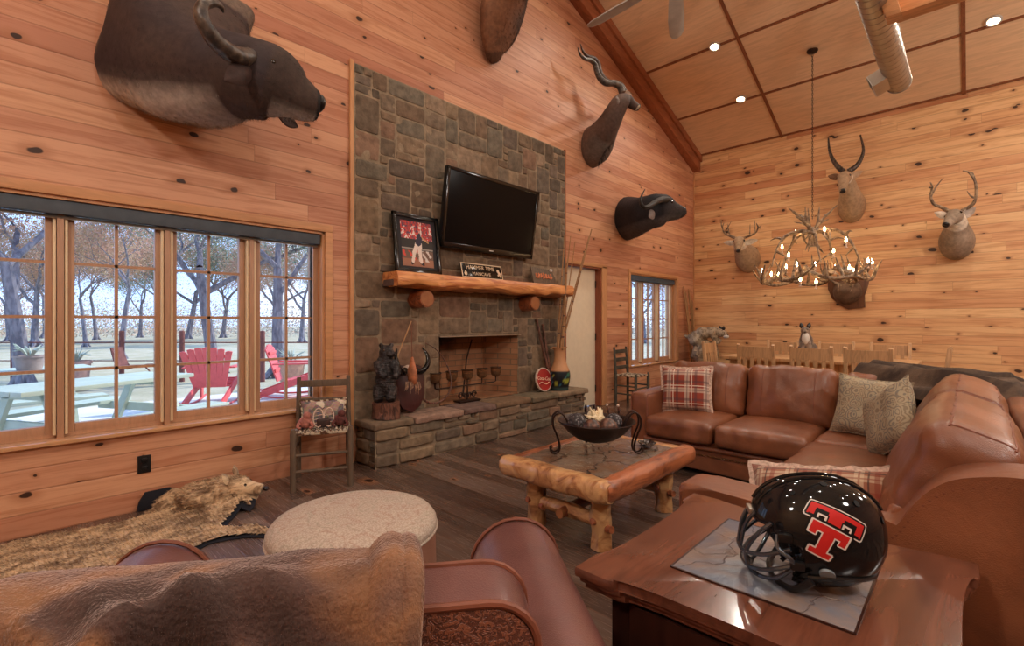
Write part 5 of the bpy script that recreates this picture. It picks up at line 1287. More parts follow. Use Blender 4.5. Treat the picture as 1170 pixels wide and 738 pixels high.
# ================================================================== CEILING: fan, downlights, duct, truss timber
fn_ = thing('ceiling_fan', 'grey metal ceiling fan partly above the picture by the sloping beam', 'ceiling fan', (3.96, 1.83, 4.20))
mb = MB(); mb.lathe([(.001, -.09), (.06, -.085), (.10, -.05), (.12, 0), (.11, .06), (.05, .10), (.018, .12), (.016, roofz(3.96) - 4.22)], 24); mb.build('motor_housing', M['fanmetal'], fn_)
for k_ in range(6):
    a = radians(24 + k_ * 61.5) if k_ < 2 else radians(24 + k_ * 60)
    Rm = rotz(a) @ Matrix.Rotation(radians(-12), 4, 'X')
    mb = MB(); mb.bar(Rm @ V((.10, 0, 0)), Rm @ V((.26, 0, 0)), .05, .008); bi = mb.build('blade_iron', M['black'], fn_)
    out = [(.22, -.045), (.30, -.062), (.60, -.078), (.85, -.070), (.93, -.045), (.955, 0), (.93, .045), (.85, .070), (.60, .078), (.30, .062), (.22, .045)]
    mb = MB(); mb.prism(out, .004, .014, Rm, bev=.003); mb.build('blade', M['fanmetal'], fn_)
dn = [(7.155, 2.71, 'recessed ceiling light nearest the fan blades, left of the chandelier chain'), (8.27, 2.71, 'recessed ceiling light lower on the slope, above the whitetail mount'), (8.24, -.21, 'recessed ceiling light right of the round duct')]
more = [(6.0, 2.71), (4.86, 2.71), (7.155, -.21), (6.0, -.21), (4.86, -.21), (8.24, -3.0), (6.0, -3.0), (2.2, 2.71), (2.2, -.21), (.4, 2.71), (.4, -.21), (2.2, -3.0), (-1.4, 1.2), (-1.4, -2.2), (7.155, -3.0), (3.9, -3.0)]  # unseen downlights added to light the rest of the room
def downlight(x, y, lb, cat='ceiling light', vis=True):
    sl = math.atan(PITCH) * (1 if x > RIDGE else -1); T = Matrix.Translation((x, y, roofz(x) - .018)) @ Matrix.Rotation(sl, 4, 'Y')
    o = thing('recessed_light', lb, cat, (x, y, roofz(x) - .018), group='recessed ceiling lights'); o.matrix_basis = T
    mb = MB(); mb.lathe([(.078, .012), (.080, -.004), (.060, -.008), (.056, .004), (.056, .02)], 24); mb.build('trim_ring', M['whitegrey'], o)
    mb = MB(); mb.disc(Matrix.Translation((0, 0, .002)), .054, 20); mb.build('lens', M['lamp'], o)
    l = bpy.data.lights.new('downlight_beam', 'SPOT'); l.energy = LAMP_W; l.color = (1, .92, .80); l.spot_size = radians(150); l.spot_blend = .8; l.shadow_soft_size = .06
    lo = bpy.data.objects.new('downlight_beam', l); COL.objects.link(lo); lo.parent = o; lo.location = (0, 0, -.03)
LAMP_W = 58.0
for x, y, lb in dn: downlight(x, y, lb)
for x, y in more: downlight(x, y, 'recessed ceiling light added out of view as fill')
dk = thing('air_duct', 'round spiral metal air duct with side register under the plywood ceiling', 'air duct', (7.0, .63, 4.21))
DX1, DY_, DZ_, DR = 7.62, .638, 4.205, .125
mb = MB(); Rr = []
n = 120
for i in range(n + 1):
    x = lerp(1.0, DX1, i / n); Rr.append([V((x, DY_ + DR * cos(a), DZ_ + DR * sin(a))) for a in [2 * pi * j / 28 for j in range(28)]])
mb.ringloft(Rr)
for i in range(26):
    x0 = 4.6 + i * .115; mb.tube([V((x0 + .115 * j / 16, DY_ + (DR + .001) * cos(2 * pi * j / 16), DZ_ + (DR + .001) * sin(2 * pi * j / 16))) for j in range(17)], .004, 4)
mb.tube([V((DX1 - .004, DY_ + DR * cos(2 * pi * j / 28), DZ_ + DR * sin(2 * pi * j / 28))) for j in range(28)], .008, 6, closed=True)
mb.build('spiral_pipe', M['steel'], dk, True)
mb = MB(); RT = Matrix.Translation((7.28, DY_ + .0, DZ_)) @ Matrix.Rotation(radians(-24), 4, 'X')
mb.box((0, .155, 0), (.36, .18, .15), RT); ro = mb.build('register_box', M['steel'], dk, True)
mb = MB(); 
for a, b in (((-.19, -.075), (.19, -.075)), ((.19, -.075), (.19, .075)), ((.19, .075), (-.19, .075)), ((-.19, .075), (-.19, -.075))): mb.bar(RT @ V((a[0] * .9, .247, a[1] * .9)), RT @ V((b[0] * .9, .247, b[1] * .9)), .022, .008)
mb.build('register_frame', M['whitegrey'], ro, True)
mb = MB(); mb.box((0, .245, 0), (.33, .004, .12), RT)
for q in range(7): mb.box((0, .249, -.054 + q * .018), (.32, .008, .003), RT)
mb.build('grille', plain('grille_grey', (96, 96, 98), .5), ro, True)
for x in (3.2, 5.2, 6.6):
    mb = MB(); mb.tube([(x, DY_, DZ_ + DR), (x, DY_, roofz(x) - .01)], .006, 6); mb.build('hanger_rod', M['steel'], dk, True)
tb = thing('roof_truss', 'pale timber truss end crossing in front of the round duct', 'truss', (5.5, .45, 4.0))
mb = MB(); mb.span((5.62, YN, 4.06), (5.80, .50, 4.24), bev=.008); mb.build('tie_beam', M['beam_y'], tb, True)
mb = MB(); mb.prism([(.435, 3.985), (.55, 3.985), (.62, 4.26), (.95, roofz(5.55)), (.74, roofz(5.55)), (.50, 4.26)], 5.46, 5.62, YZx, bev=.006); mb.build('strut', M['beam_y'], tb, True)
mb = MB(); mb.bar((5.72, .30, 4.15), (5.72, -.6, roofz(5.72) - .02), .14, .14); mb.build('strut', M['beam_y'], tb, True)
# ================================================================== TV
tv = thing('television', 'wall-mounted flat black television tilted down above the mantel', 'television', (3.70, 3.80, 2.39))
TM = frame(V((1, 0, 0)), V((0, -.150, .988)).normalized(), V((0, -.988, -.150)).normalized(), V((3.70, 3.785, 2.395)))
TW, THt = 1.39, .80
mb = MB(); mb.box((0, 0, -.03), (TW, THt, .05), TM, .008); mb.box((0, -.02, -.07), (TW * .7, THt * .6, .05), TM, .01); mb.build('housing', M['black'], tv, True)
M['bezel'] = plain('gloss_bezel', (12, 12, 13), .12, .5); t = NT('dark_screen', .16, .10, (.003, .003, .004)); M['screen'] = t.m
mb = MB(); b = .035
for a, c_ in (((0, THt / 2 - b / 2), (TW, b)), ((0, -THt / 2 + b * .8), (TW, b * 1.6)), ((-TW / 2 + b / 2, 0), (b, THt)), ((TW / 2 - b / 2, 0), (b, THt))): mb.box((a[0], a[1], -.002), (c_[0], c_[1], .014), TM, .004)
mb.build('bezel', M['bezel'], tv, True)
mb = MB(); mb.box((0, .008, -.003), (TW - .06, THt - .08, .006), TM); mb.build('screen', M['screen'], tv, True)
mb = MB(); mb.box((0, -THt / 2 + .028, .006), (.06, .012, .003), TM); mb.build('badge', M['whitegrey'], tv, True)
mb = MB(); mb.span((3.5, 3.86, 2.2), (3.9, 3.93, 2.6)); mb.build('wall_bracket', M['black'], tv, True)

# ================================================================== ON THE MANTEL
MTZ = 1.703
def leaning(x0, x1, y, z, h, lean_):
    """frame of a flat thing leaning back on the stone: x along, y up, z towards the room"""
    up = V((0, sin(lean_), cos(lean_))); return frame(V((1, 0, 0)), up, V((0, -cos(lean_), sin(lean_))), V(((x0 + x1) / 2, y, z)))
pf = thing('picture_frame', 'black framed baseball action photo leaning at the left end of the mantel', 'picture', (2.745, 3.84, MTZ))
PM = leaning(2.45, 3.02, 3.835, MTZ + .004, .56, .12); PW, PH = .53, .575
mb = MB()
for a, c_ in (((0, PH - .02), (PW, .04)), ((0, .02), (PW, .04)), ((-PW / 2 + .02, PH / 2), (.04, PH)), ((PW / 2 - .02, PH / 2), (.04, PH))): mb.box((a[0], a[1], .012), (c_[0], c_[1], .028), PM, .006)
mb.build('frame', M['bezel'], pf, True)
mb = MB(); mb.box((0, PH / 2, .004), (PW - .06, PH - .06, .008), PM); mb.build('mat_board', plain('dark_mat', (34, 32, 36), .7), pf, True)
mb = MB(); nx, ny = 56, 66; iw, ih = .36, .44; rnd = random.Random(9)
def photo(x, y):
    # y up 0..1 : crowd above, rail, infield below, a batter in the middle
    def seg(ax, ay, bx, by, r): 
        p = V((x - ax, (y - ay) * 1.2, 0)); d_ = V((bx - ax, (by - ay) * 1.2, 0)); t_ = max(0, min(1, p.dot(d_) / d_.dot(d_))); return (p - d_ * t_).length < r
    if seg(.56, .66, .58, .72, .05): return (52, 46, 64)
    if seg(.54, .54, .57, .62, .095): return (44, 42, 62)
    if seg(.50, .52, .38, .30, .060) or seg(.38, .30, .33, .12, .048) or seg(.58, .52, .56, .32, .065) or seg(.56, .32, .60, .12, .05): return (222, 206, 196)
    if seg(.33, .10, .30, .07, .04) or seg(.60, .09, .66, .06, .04): return (40, 34, 36)
    if seg(.66, .66, .86, .56, .022): return (196, 150, 104)
    if y > .60:
        c_ = noise.noise(V((x * 9, y * 9, 1))); d_ = noise.noise(V((x * 21, y * 21, 5)))
        return (206, 70, 66) if d_ > .12 else ((224, 206, 200) if c_ > .12 else ((92, 62, 92) if d_ < -.25 else (150, 66, 70)))
    if y > .36: return (150, 140, 132) if .385 < y < .41 else (46, 42, 40)
    if y > .12 and noise.noise(V((x * 10, y * 10, 9))) > .18: return (206, 70, 60) if x < .5 else (206, 196, 190)
    return (150, 104, 82) if y < .16 else (110, 84, 72)
for i in range(nx):
    for j in range(ny):
        mb.col = lin(photo((i + .5) / nx, (j + .5) / ny)); mb.face([mb.vert(PM @ V((-iw / 2 + iw * a / nx, .065 + ih * c_ / ny, .0095))) for a, c_ in ((i, j), (i + 1, j), (i + 1, j + 1), (i, j + 1))])
mb.col = None; mb.build('photo_print', M['paint'], pf, True)
def text(body, size, Mx, mat, parent, name='lettering', ext=.0012, align='CENTER', shear=0.0, sx=1.0):
    c = bpy.data.curves.new(name, 'FONT'); c.body = body; c.size = size; c.align_x = align; c.align_y = 'CENTER'; c.extrude = ext; c.shear = shear; c.resolution_u = 3
    q = bpy.data.objects.new(name, c); COL.objects.link(q); me = bpy.data.meshes.new_from_object(q.evaluated_get(bpy.context.evaluated_depsgraph_get())); bpy.data.objects.remove(q); bpy.data.curves.remove(c)
    me.name = name; me.materials.clear(); me.materials.append(mat); o = bpy.data.objects.new(name, me); COL.objects.link(o); o.parent = parent; me.transform(parent.matrix_basis.inverted() @ Mx @ Matrix.Diagonal((sx, 1, 1, 1))); return o
M['tan'] = plain('tan_paint', (204, 178, 146), .5, var=.06)
sg_ = thing('black_sign', 'small black and tan sign reading HAMMER TIME on the mantel', 'sign', (3.55, 3.78, MTZ))
SM = leaning(3.25, 3.85, 3.80, MTZ + .002, .16, .25); SW, SH = .60, .165
mb = MB(); mb.box((0, SH / 2, 0), (SW, SH, .012), SM, .002); mb.build('board', M['bezel'], sg_, True)
mb = MB()
for a, c_ in (((0, SH - .006), (SW, .011)), ((0, .006), (SW, .011)), ((-SW / 2 + .006, SH / 2), (.011, SH)), ((SW / 2 - .006, SH / 2), (.011, SH))): mb.box((a[0], a[1], .007), (c_[0], c_[1], .003), SM)
mb.build('border', M['tan'], sg_, True)
text('HAMMER TIME', .064, SM @ Matrix.Translation((-.025, .117, .008)), M['tan'], sg_, sx=1.0)
text('MANCAVE', .050, SM @ Matrix.Translation((-.02, .048, .008)), M['tan'], sg_, sx=1.15)
mb = MB()
for (x, y, r) in ((.235, .10, .020), (.250, .072, .022), (.232, .052, .012), (.262, .040, .012), (-.245, .045, .022), (-.245, .068, .010)): mb.lathe([(.001, .0085), (r, .008), (r * .9, .0065)], 12, SM @ Matrix.Translation((x, y, 0)))
mb.build('emblem', M['tan'], sg_, True)
s2 = thing('wooden_sign', 'small weathered board with carved rusty lettering at the right of the mantel', 'sign', (4.58, 3.80, MTZ))
SM = leaning(4.36, 4.80, 3.80, MTZ + .002, .20, .22)
mb = MB(); mb.prism([(-.21, 0), (.24, 0), (.22, .10), (.19, .14), (.20, .19), (-.22, .21), (-.21, .1)], -.008, .008, SM, bev=.003); mb.build('board', M['oldwood'], s2, True)
mb = MB(); rnd = random.Random(6)
for i in range(7):
    x = -.155 + i * .046; h = .055
    mb.tube([SM @ V((x + rnd.uniform(-.008, .008), .07 + rnd.uniform(-.01, .01), .011)), SM @ V((x + .012, .105, .011)), SM @ V((x + .008 + rnd.uniform(-.006, .006), .07 + h + rnd.uniform(0, .02), .011))], .011, 6, k=2)
    mb.tube([SM @ V((x + .008, .10, .011)), SM @ V((x + .034, .10 + rnd.uniform(-.03, .03), .011))], .009, 6)
mb.build('carved_letters', plain('rust_letters', (206, 124, 84), .6), s2, True)
mb = MB(); mb.ell(SM @ V((.155, .185, .014)), (.028, .012, .02), u=10, v=7); mb.build('pale_rosette', M['whitegrey'], s2, True)

# ================================================================== ON THE HEARTH
HT = HZ + .006
br_ = thing('carved_bear', 'black carved bear standing on a wood stump at the left end of the hearth', 'bear carving', (2.33, 3.76, HT))
t = NT('carved_black_bear', .28, .5); n = t.noise(t.scale(t.co(), (30, 30, 11)), 1.4, 4, .6, .6); n2 = t.noise(t.scale(t.co(), (14, 14, 55)), 1.2, 2)
t.set('Base Color', t.mix(t.step(n, .5, .72), lin((24, 20, 22)), lin((86, 76, 74)))).bump(t.add(n, n2), .9, .02); M['carve'] = t.m
t = NT('stump_bark', .5, .4); n = t.noise(t.scale(t.co(), (22, 22, 8)), 1.5, 5, .6, 1); t.set('Base Color', t.mix(t.step(n, .4, .65), lin((116, 76, 60)), lin((58, 36, 30)))).bump(n, .8, .02); M['stump'] = t.m
def blob(name, mat, parent, parts, vox=.010, sm=6, loc=None):
    """one continuous body grown from overlapping lumps"""
    mb = MB()
    for p in parts:
        if p[0] == 'e': mb.ell(p[1], p[2], p[3] if len(p) > 3 else None, 16, 10)
        else: mb.tube(p[1], p[2], 12, k=3)
    bmesh.ops.recalc_face_normals(mb.bm, faces=mb.bm.faces)
    o = mb.build(name, mat, parent, False, sharp=None)
    for f in o.data.polygons: f.use_smooth = True
    m = o.modifiers.new('fuse', 'REMESH'); m.mode = 'VOXEL'; m.voxel_size = vox; m.use_smooth_shade = True
    s_ = o.modifiers.new('soften', 'SMOOTH'); s_.iterations = sm; s_.factor = .5
    return o
mb = MB(); mb.tube([(0, 0, 0), (.004, 0, .07), (0, 0, .15)], [.125, .118, .120], 22, k=3, jit=.12); mb.build('stump', M['stump'], br_)
rt = ST; fx, fy = -.75, -.66   # bear looks toward the room
mb = None
ex, ey = V((ST, -CT, 0)), V((-CT, -ST, 0))     # picture right, towards the viewer
def q3(a, b, c): return ex * a + ey * b + V((0, 0, c))
blob('bear_body', M['carve'], br_, [('e', q3(.0, 0, .33), (.095, .095, .14)), ('e', q3(-.005, 0, .46), (.088, .085, .12)), ('e', q3(.005, .01, .58), (.066, .066, .07)), ('t', [q3(.02, .02, .59), q3(.06, .05, .575), q3(.085, .065, .565)], [.05, .036, .024]), ('e', q3(-.045, 0, .645), .022), ('e', q3(.04, -.03, .645), .022), ('t', [q3(.06, .03, .50), q3(.11, .06, .43), q3(.10, .09, .36)], [.042, .036, .03]), ('t', [q3(-.06, .05, .50), q3(-.03, .10, .42), q3(.03, .11, .38)], [.042, .036, .03]), ('t', [q3(-.05, .02, .28), q3(-.055, .05, .20), q3(-.04, .08, .165)], [.06, .05, .036]), ('t', [q3(.05, .02, .28), q3(.055, .05, .20), q3(.06, .08, .165)], [.06, .05, .036])], .009, 3)
mb = MB(); mb.ell(q3(.095, .072, .57), (.016, .016, .012), u=10, v=7); mb.build('nose', M['nose'], br_)
mb = MB(); mb.ell(q3(.062, .052, .605), .008, u=8, v=6); mb.ell(q3(.0, .07, .605), .008, u=8, v=6); mb.build('eyes', M['brass'], br_)
# horned plaque leaning on the stone
pq = thing('horned_plaque', 'dark maroon shield plaque with small black horns leaning behind the carved bear', 'plaque', (2.66, 3.83, HT))
PQ = leaning(2.4, 2.9, 3.80, HT, .5, .22); PQ = PQ @ Matrix.Translation((-.02, 0, 0))
o_ = [(0, .0), (.10, .05), (.165, .16), (.185, .30), (.17, .43), (.09, .46), (0, .435), (-.09, .46), (-.17, .43), (-.185, .30), (-.165, .16), (-.10, .05)]
mb = MB(); mb.prism(o_, -.012, .014, PQ, bev=.008); mb.build('shield', veneer('maroon_wood', (74, 36, 34), .35, 2), pq, True)
mb = MB(); mb.ell(PQ @ V((0, .40, .03)), (.07, .035, .05), u=14, v=9); mb.build('skull_cap', M['fringe'], pq, True)
for s_ in (-1, 1):
    mb = MB(); mb.tube([PQ @ V(p) for p in ((s_ * .04, .40, .04), (s_ * .10, .37, .09), (s_ * .165, .43, .12), (s_ * .175, .52, .12), (s_ * .14, .60, .10))], [.03, .028, .024, .018, .004], 10, k=5); mb.build('horn', M['bezel'], pq, True)
gd_ = thing('hide_pouch', 'tan hide pouch with feathers hanging from a leaning stick over the shield plaque', 'pouch', (2.70, 3.72, HT))
P_ = lambda px, py, y: atY(px, py, y)
mb = MB(); mb.tube([P_(447, 470, 3.84), P_(455, 405, 3.78), P_(470, 367, 3.72)], [.007, .006, .005], 8); mb.build('stick', M['oak'], gd_, True)
mb = MB(); mb.tube([P_(470, 368, 3.72), P_(470.5, 390, 3.70), P_(471, 410, 3.70)], .0035, 6); mb.build('thong', M['welt'], gd_, True)
mb = MB(); pr = [(471, 408, .012), (471, 414, .03), (471, 424, .058), (471.5, 432, .062), (472, 437, .045), (472, 440, .02)]
mb.tube([P_(a, b_, 3.70) for a, b_, r in pr], [r for a, b_, r in pr], 14, k=3, flat=.6); mb.build('pouch', plain('tan_hide', (176, 108, 74), .6, var=.3, sc=18), gd_, True)
mb = MB(); rnd = random.Random(4)
for i in range(9):
    a = P_(464 + i * 1.9, 436, 3.68); mb.tube([a, a + V((rnd.uniform(-.01, .01), -.01, -.05)), a + V((rnd.uniform(-.02, .02), 0, -rnd.uniform(.05, .13)))], [.005, .007, .0015], 6)
mb.build('feathers', plain('pale_feather', (150, 116, 94), .8, var=.4, sc=40), gd_, True)
hc = thing('curved_horn', 'long thin dark curved horn standing at the left edge of the firebox', 'horn', (3.0, 3.75, HT))
cp = [(486, 392, 3.90), (497, 398, 3.88), (507, 410, 3.85), (514, 426, 3.80), (515.5, 441, 3.75), (510, 453, 3.71), (500, 460, 3.69), (490, 460, 3.68), (484, 456, 3.68)]
mb = MB(); pp_ = [P_(*p) for p in cp]
for p in pp_: p.z = max(p.z, HT + .012)
mb.tube(pp_, [.004, .005, .006, .007, .008, .009, .010, .012, .013], 10, k=5, jit=.1); mb.build('horn_curve', M['stump'], hc, True)
# candelabra in the fireplace opening
cd = thing('candle_holder', 'wrought iron five-cup candle holder standing before the firebox', 'candle holder', (3.50, 3.90, HT))
cy_ = 3.93
b0 = P_(534, 449, cy_); 
mb = MB(); mb.span((b0.x - .15, cy_ - .06, HT), (b0.x + .15, cy_ + .06, HT + .016), bev=.004); mb.build('base', M['iron'], cd, True)
mb = MB(); BZ = .56
for s_ in (-1, 1):
    for (dx, r) in ((.095, .036), (.03, .030)):
        c_ = V((b0.x + s_ * dx, cy_, HT + .02 + r + .01)); mb.tube([c_ + V((cos(a) * r * (1 - i * .028), 0, sin(a) * r * (1 - i * .028))) for i, a in enumerate([q * .42 for q in range(26)])], .006, 6)
mb.tube([(b0.x, cy_, HT + .01), (b0.x, cy_, BZ)], .008, 8); mb.build('scrollwork', M['iron'], cd, True)
cx_ = [b0.x + q * .215 for q in (-2, -1, 0, 1, 2)]
mb = MB(); mb.tube([(cx_[0], cy_, BZ + .06), (cx_[0], cy_, BZ + .01), (cx_[0] + .03, cy_, BZ), (cx_[4] - .03, cy_, BZ), (cx_[4], cy_, BZ + .01), (cx_[4], cy_, BZ + .06)], .008, 8)
for x in cx_[1:4]: mb.tube([(x, cy_, BZ), (x, cy_, BZ + .06)], .007, 8)
mb.build('crossbar', M['iron'], cd, True)
for x in cx_:
    mb = MB(); T = Matrix.Translation((x, cy_, BZ + .06)); mb.lathe([(.001, 0), (.03, .002), (.052, .02), (.060, .05), (.060, .105), (.055, .105), (.055, .05), (.046, .024), (.02, .01), (.001, .008)], 20, T); co = mb.build('glass_cup', M['amber'], cd, True)
    mb = MB(); mb.tube([(x + .063 * cos(a), cy_ + .063 * sin(a), BZ + .165) for a in [2 * pi * q / 20 for q in range(20)]], .005, 6, closed=True); mb.build('iron_ring', M['iron'], co, True)
    mb = MB(); mb.lathe([(.038, .012), (.04, .07), (.01, .072), (.001, .072)], 14, T); mb.build('candle', M['tan'], co, True)
# poker leaning inside firebox
o = thing('fire_poker', 'dark iron poker leaning on the back of the firebox', 'poker', (3.60, 4.1, HT))
mb = MB(); mb.tube([(3.62, 4.22, HT + .006), (3.78, 4.34, .80), (3.88, 4.36, 1.03)], [.010, .009, .008], 8); mb.build('shaft', M['iron'], o, True)
mb = MB(); mb.tube([(3.62, 4.22, HT + .01), (3.58, 4.20, HT + .05)], [.010, .004], 8); mb.build('hook', M['iron'], o, True)
# round sign, leaning sticks, vase with canes
sd = thing('round_sign', 'round red soda sign with white script leaning on the stone right of the firebox', 'sign', (4.50, 3.84, HT))
RM = leaning(4.3, 4.7, 3.80, HT + .142, .3, .18); RM = RM @ Matrix.Translation((.06, 0, 0))
mb = MB(); mb.lathe([(.001, -.012), (.142, -.012), (.146, 0), (.142, .010), (.132, .012), (.128, .008), (.001, .008)], 40, RM); mb.build('disc', plain('red_enamel', (156, 44, 40), .35), sd, True)
mb = MB(); mb.lathe([(.130, .0085), (.134, .0125), (.146, .0105), (.149, 0), (.146, -.013)], 40, RM, cap=False); mb.build('rim', M['fringe'], sd, True)
M['cream'] = plain('cream_script', (232, 200, 170), .5)
text('Coca-Cola', .064, RM @ Matrix.Rotation(radians(-8), 4, 'Z') @ Matrix.Translation((0, .012, .009)), M['cream'], sd, 'script', shear=.35, sx=.92)
mb = MB(); mb.tube([RM @ V((lerp(-.10, .09, q / 10), -.045 + .014 * sin(q * .7), .010)) for q in range(11)], .0055, 6); mb.build('swoosh', M['cream'], sd, True)
for i, (pts_, lb) in enumerate(((((613, 366, 3.92), (622, 405, 3.86), (631, 444, 3.80)), 'taller dark stick leaning on the stone beside the round red sign'), (((620, 372, 3.92), (626, 410, 3.85), (633, 446, 3.76)), 'shorter dark stick leaning between the tall stick and the painted vase'))):
    o = thing('walking_stick', lb, 'stick', (4.7, 3.8, HT), group='sticks leaning by the red sign')
    mb = MB(); P3 = [P_(*p) for p in pts_]; P3[-1].z = max(HT + .02, P3[-1].z - .03); mb.tube(P3, [.016, .019, .021], 9, k=4, jit=.12); mb.build('shaft', M['stump'], o, True)
    mb = MB(); mb.ell(P3[0], (.022, .022, .022), u=10, v=7); mb.build('knob', M['stump'], o, True)
vs = thing('painted_vase', 'tall painted vase with a black and green belly at the right end of the hearth', 'vase', (4.80, 3.735, HT))
mb = MB()
def vcolr(z): return lin((48, 66, 64)) if z < .05 else (lin((22, 24, 28)) if z < .24 else lin((190, 140, 100)))
prof = [(.002, 0), (.10, 0), (.108, .015), (.112, .05), (.122, .10), (.130, .16), (.128, .21), (.118, .25), (.100, .29), (.082, .34), (.072, .40), (.070, .46), (.078, .505), (.092, .53), (.090, .535), (.066, .50), (.06, .42)]
PR = smooth_path([V((r, 0, z)) for r, z in prof], 2)
for i in range(len(PR)):
    pass
rings = []
for p in PR:
    ring = []
    for j in range(36):
        a = 2 * pi * j / 36; c_ = vcolr(p.z)
        if .07 < p.z < .22:
            m_ = noise.noise(V((a * 1.3, p.z * 13, 4)))
            if m_ > .34: c_ = lin((150, 156, 60))
            elif m_ < -.40: c_ = lin((56, 104, 84))
            elif abs(m_) < .015: c_ = lin((60, 110, 130))
        mb.col = c_; ring.append(mb.vert((p.x * cos(a), p.x * sin(a), p.z)))
    rings.append(ring)
for i in range(len(rings) - 1):
    for j in range(36): mb.face((rings[i][j], rings[i][(j + 1) % 36], rings[i + 1][(j + 1) % 36], rings[i + 1][j]))
mb.col = None; mb.build('vase_body', M['paint'], vs)
mb = MB()
for (sx, sy) in ((.10, 0), (-.05, -.087), (-.05, .087)): mb.tube([(sx * .6, sy * .6, .50), (sx * .95, sy * .95, .52), (sx * 1.25, sy * 1.25, .515)], [.012, .010, .006], 7)
mb.build('rim_lugs', M['oak'], vs)
M['cane'] = veneer('dry_cane', (176, 132, 90), .55, 2, dark=.55, k=2)
cn = [((676, 262, 3.62), 'tall cane slanting furthest right out of the painted vase, before the cream door', .011), ((673, 270, 3.58), 'cane slanting right close beside the furthest one in the painted vase', .009), ((645, 268, 3.78), 'upright cane at the left of the bunch in the painted vase', .010), ((652, 270, 3.80), 'upright cane in the middle of the bunch in the painted vase', .009), ((657, 276, 3.76), 'upright cane just right of the middle in the painted vase', .008), ((648, 300, 3.66), 'short thick cane stub in the neck of the painted vase', .016)]
for i, (tp, lb, r) in enumerate(cn):
    o = thing('bamboo_cane', lb, 'cane', (4.80, 3.735, HT + .05), group='canes in the painted vase')
    a = 2 * pi * i / 6; base = V((4.80 + .02 * cos(a), 3.735 + .02 * sin(a), HT + .03)); tip = P_(*tp); mid = V((4.80 + .03 * cos(a), 3.735 + .03 * sin(a), HT + .53))
    d_ = (tip - mid); pts_ = [base, mid] + [mid + d_ * (q / 8) for q in range(1, 9)]
    mb = MB(); mb.tube(pts_, [r * (1.15 - .5 * q / 9) * (1.12 if q % 2 else .94) for q in range(10)], 8, k=2); mb.build('culm', M['cane'], o, True)
    mb = MB()
    for q in range(2, 9): mb.ell(pts_[q], r * 1.25 * (1.1 - .5 * q / 9), u=8, v=5)
    mb.build('nodes', M['stump'], o, True)

# ================================================================== HIDE RUG
rg = thing('hide_rug', 'tan animal hide rug with head and black felt edge along the window wall', 'rug', (.3, 3.4, 0))
Zf = lambda px, py: (lambda p: (p.x, p.y))(atZ(px, py, 0.0))
rug_o = [(-1.05, 3.80), (-.5, 3.86), (.1, 3.86), Zf(120, 603), Zf(160, 592), (.66, 3.86), (.72, 3.89), (.80, 3.89), (.85, 3.82), Zf(225, 578), Zf(248, 560), (1.02, 3.78), (1.14, 3.70), (1.16, 3.58), (1.10, 3.44), Zf(276, 582), Zf(262, 592), Zf(254, 602), Zf(270, 604), Zf(290, 602), Zf(308, 607), (1.14, 2.93), (1.16, 2.82), Zf(306, 613), Zf(280, 613), Zf(255, 617), Zf(232, 623), (.60, 2.98), (.42, 2.86), (.2, 2.80), (-.1, 2.84), (-.5, 2.9), (-1.1, 2.95)]
def inside(x, y, P):
    c_ = False; n = len(P)
    for i in range(n):
        (x1, y1), (x2, y2) = P[i], P[(i + 1) % n]
        if (y1 > y) != (y2 > y) and x < (x2 - x1) * (y - y1) / (y2 - y1) + x1: c_ = not c_
    return c_
def offset(P, d_):
    out = []; n = len(P)
    for i in range(n):
        a, b_, c_ = V((*P[i - 1], 0)), V((*P[i], 0)), V((*P[(i + 1) % n], 0)); e1 = (b_ - a).normalized(); e2 = (c_ - b_).normalized()
        nn = V((-(e1 + e2).y, (e1 + e2).x, 0)); nn = nn.normalized() if nn.length > 1e-6 else V((-e1.y, e1.x, 0)); out.append((b_.x + nn.x * d_, b_.y + nn.y * d_))
    return out
rug_s = [(p.x, p.y) for p in smooth_path([V((*q, 0)) for q in rug_o + rug_o[:1]], 3)][:-1]
def rugz(x, y):
    z = .012 + .010 * (noise.noise(V((x * 7, y * 7, 0))) + .6)
    d_ = V((x - .78, y - 3.90, 0)).length
    if d_ < .16: z += (.16 - d_) * .75
    d_ = V((x - 1.05, y - 3.62, 0)).length
    if d_ < .22: z += (.22 - d_) * .42
    return z
felt = offset(rug_s, .028)
felt = [(x, min(y, D - .02)) for x, y in felt]
mb = MB(); ring = [[mb.vert((x, y, max(.0, rugz(x, y) - .022) + .002)) for x, y in felt], [mb.vert((x, y, max(.0, rugz(x, y) - .022) + .007)) for x, y in felt]]
n = len(felt)
for i in range(n): mb.face((ring[0][i], ring[0][(i + 1) % n], ring[1][(i + 1) % n], ring[1][i]))
inn = [mb.vert((x, y, max(.0, rugz(x, y) - .022) + .008)) for x, y in offset(rug_s, -.03)]
for i in range(n): mb.face((ring[1][i], ring[1][(i + 1) % n], inn[(i + 1) % n], inn[i]))
fo = mb.build('felt_backing', M['felt'], rg, True); fo['label'] = 'black felt border'
t = NT('mottled_tan_fur', .85, .2); n1 = t.noise(t.scale(t.co(), (6, 13, 8)), 1.6, 4, .6, .7); n2 = t.noise(t.scale(t.co(), (30, 60, 30)), 1.6, 2)
t.set('Base Color', t.mix(t.step(n1, .36, .62), t.mix(n2, lin((112, 84, 60)), lin((150, 120, 90))), t.mix(n2, lin((206, 172, 132)), lin((230, 204, 168))))); t.set('Sheen Weight', .25); M['tanfur'] = t.m
mb = MB(); gs = .022; cells = {}; x0 = -1.1
def gv(i, j):
    if (i, j) not in cells: x, y = x0 + i * gs, 2.68 + j * gs; cells[(i, j)] = mb.vert((x, y, rugz(x, y)))
    return cells[(i, j)]
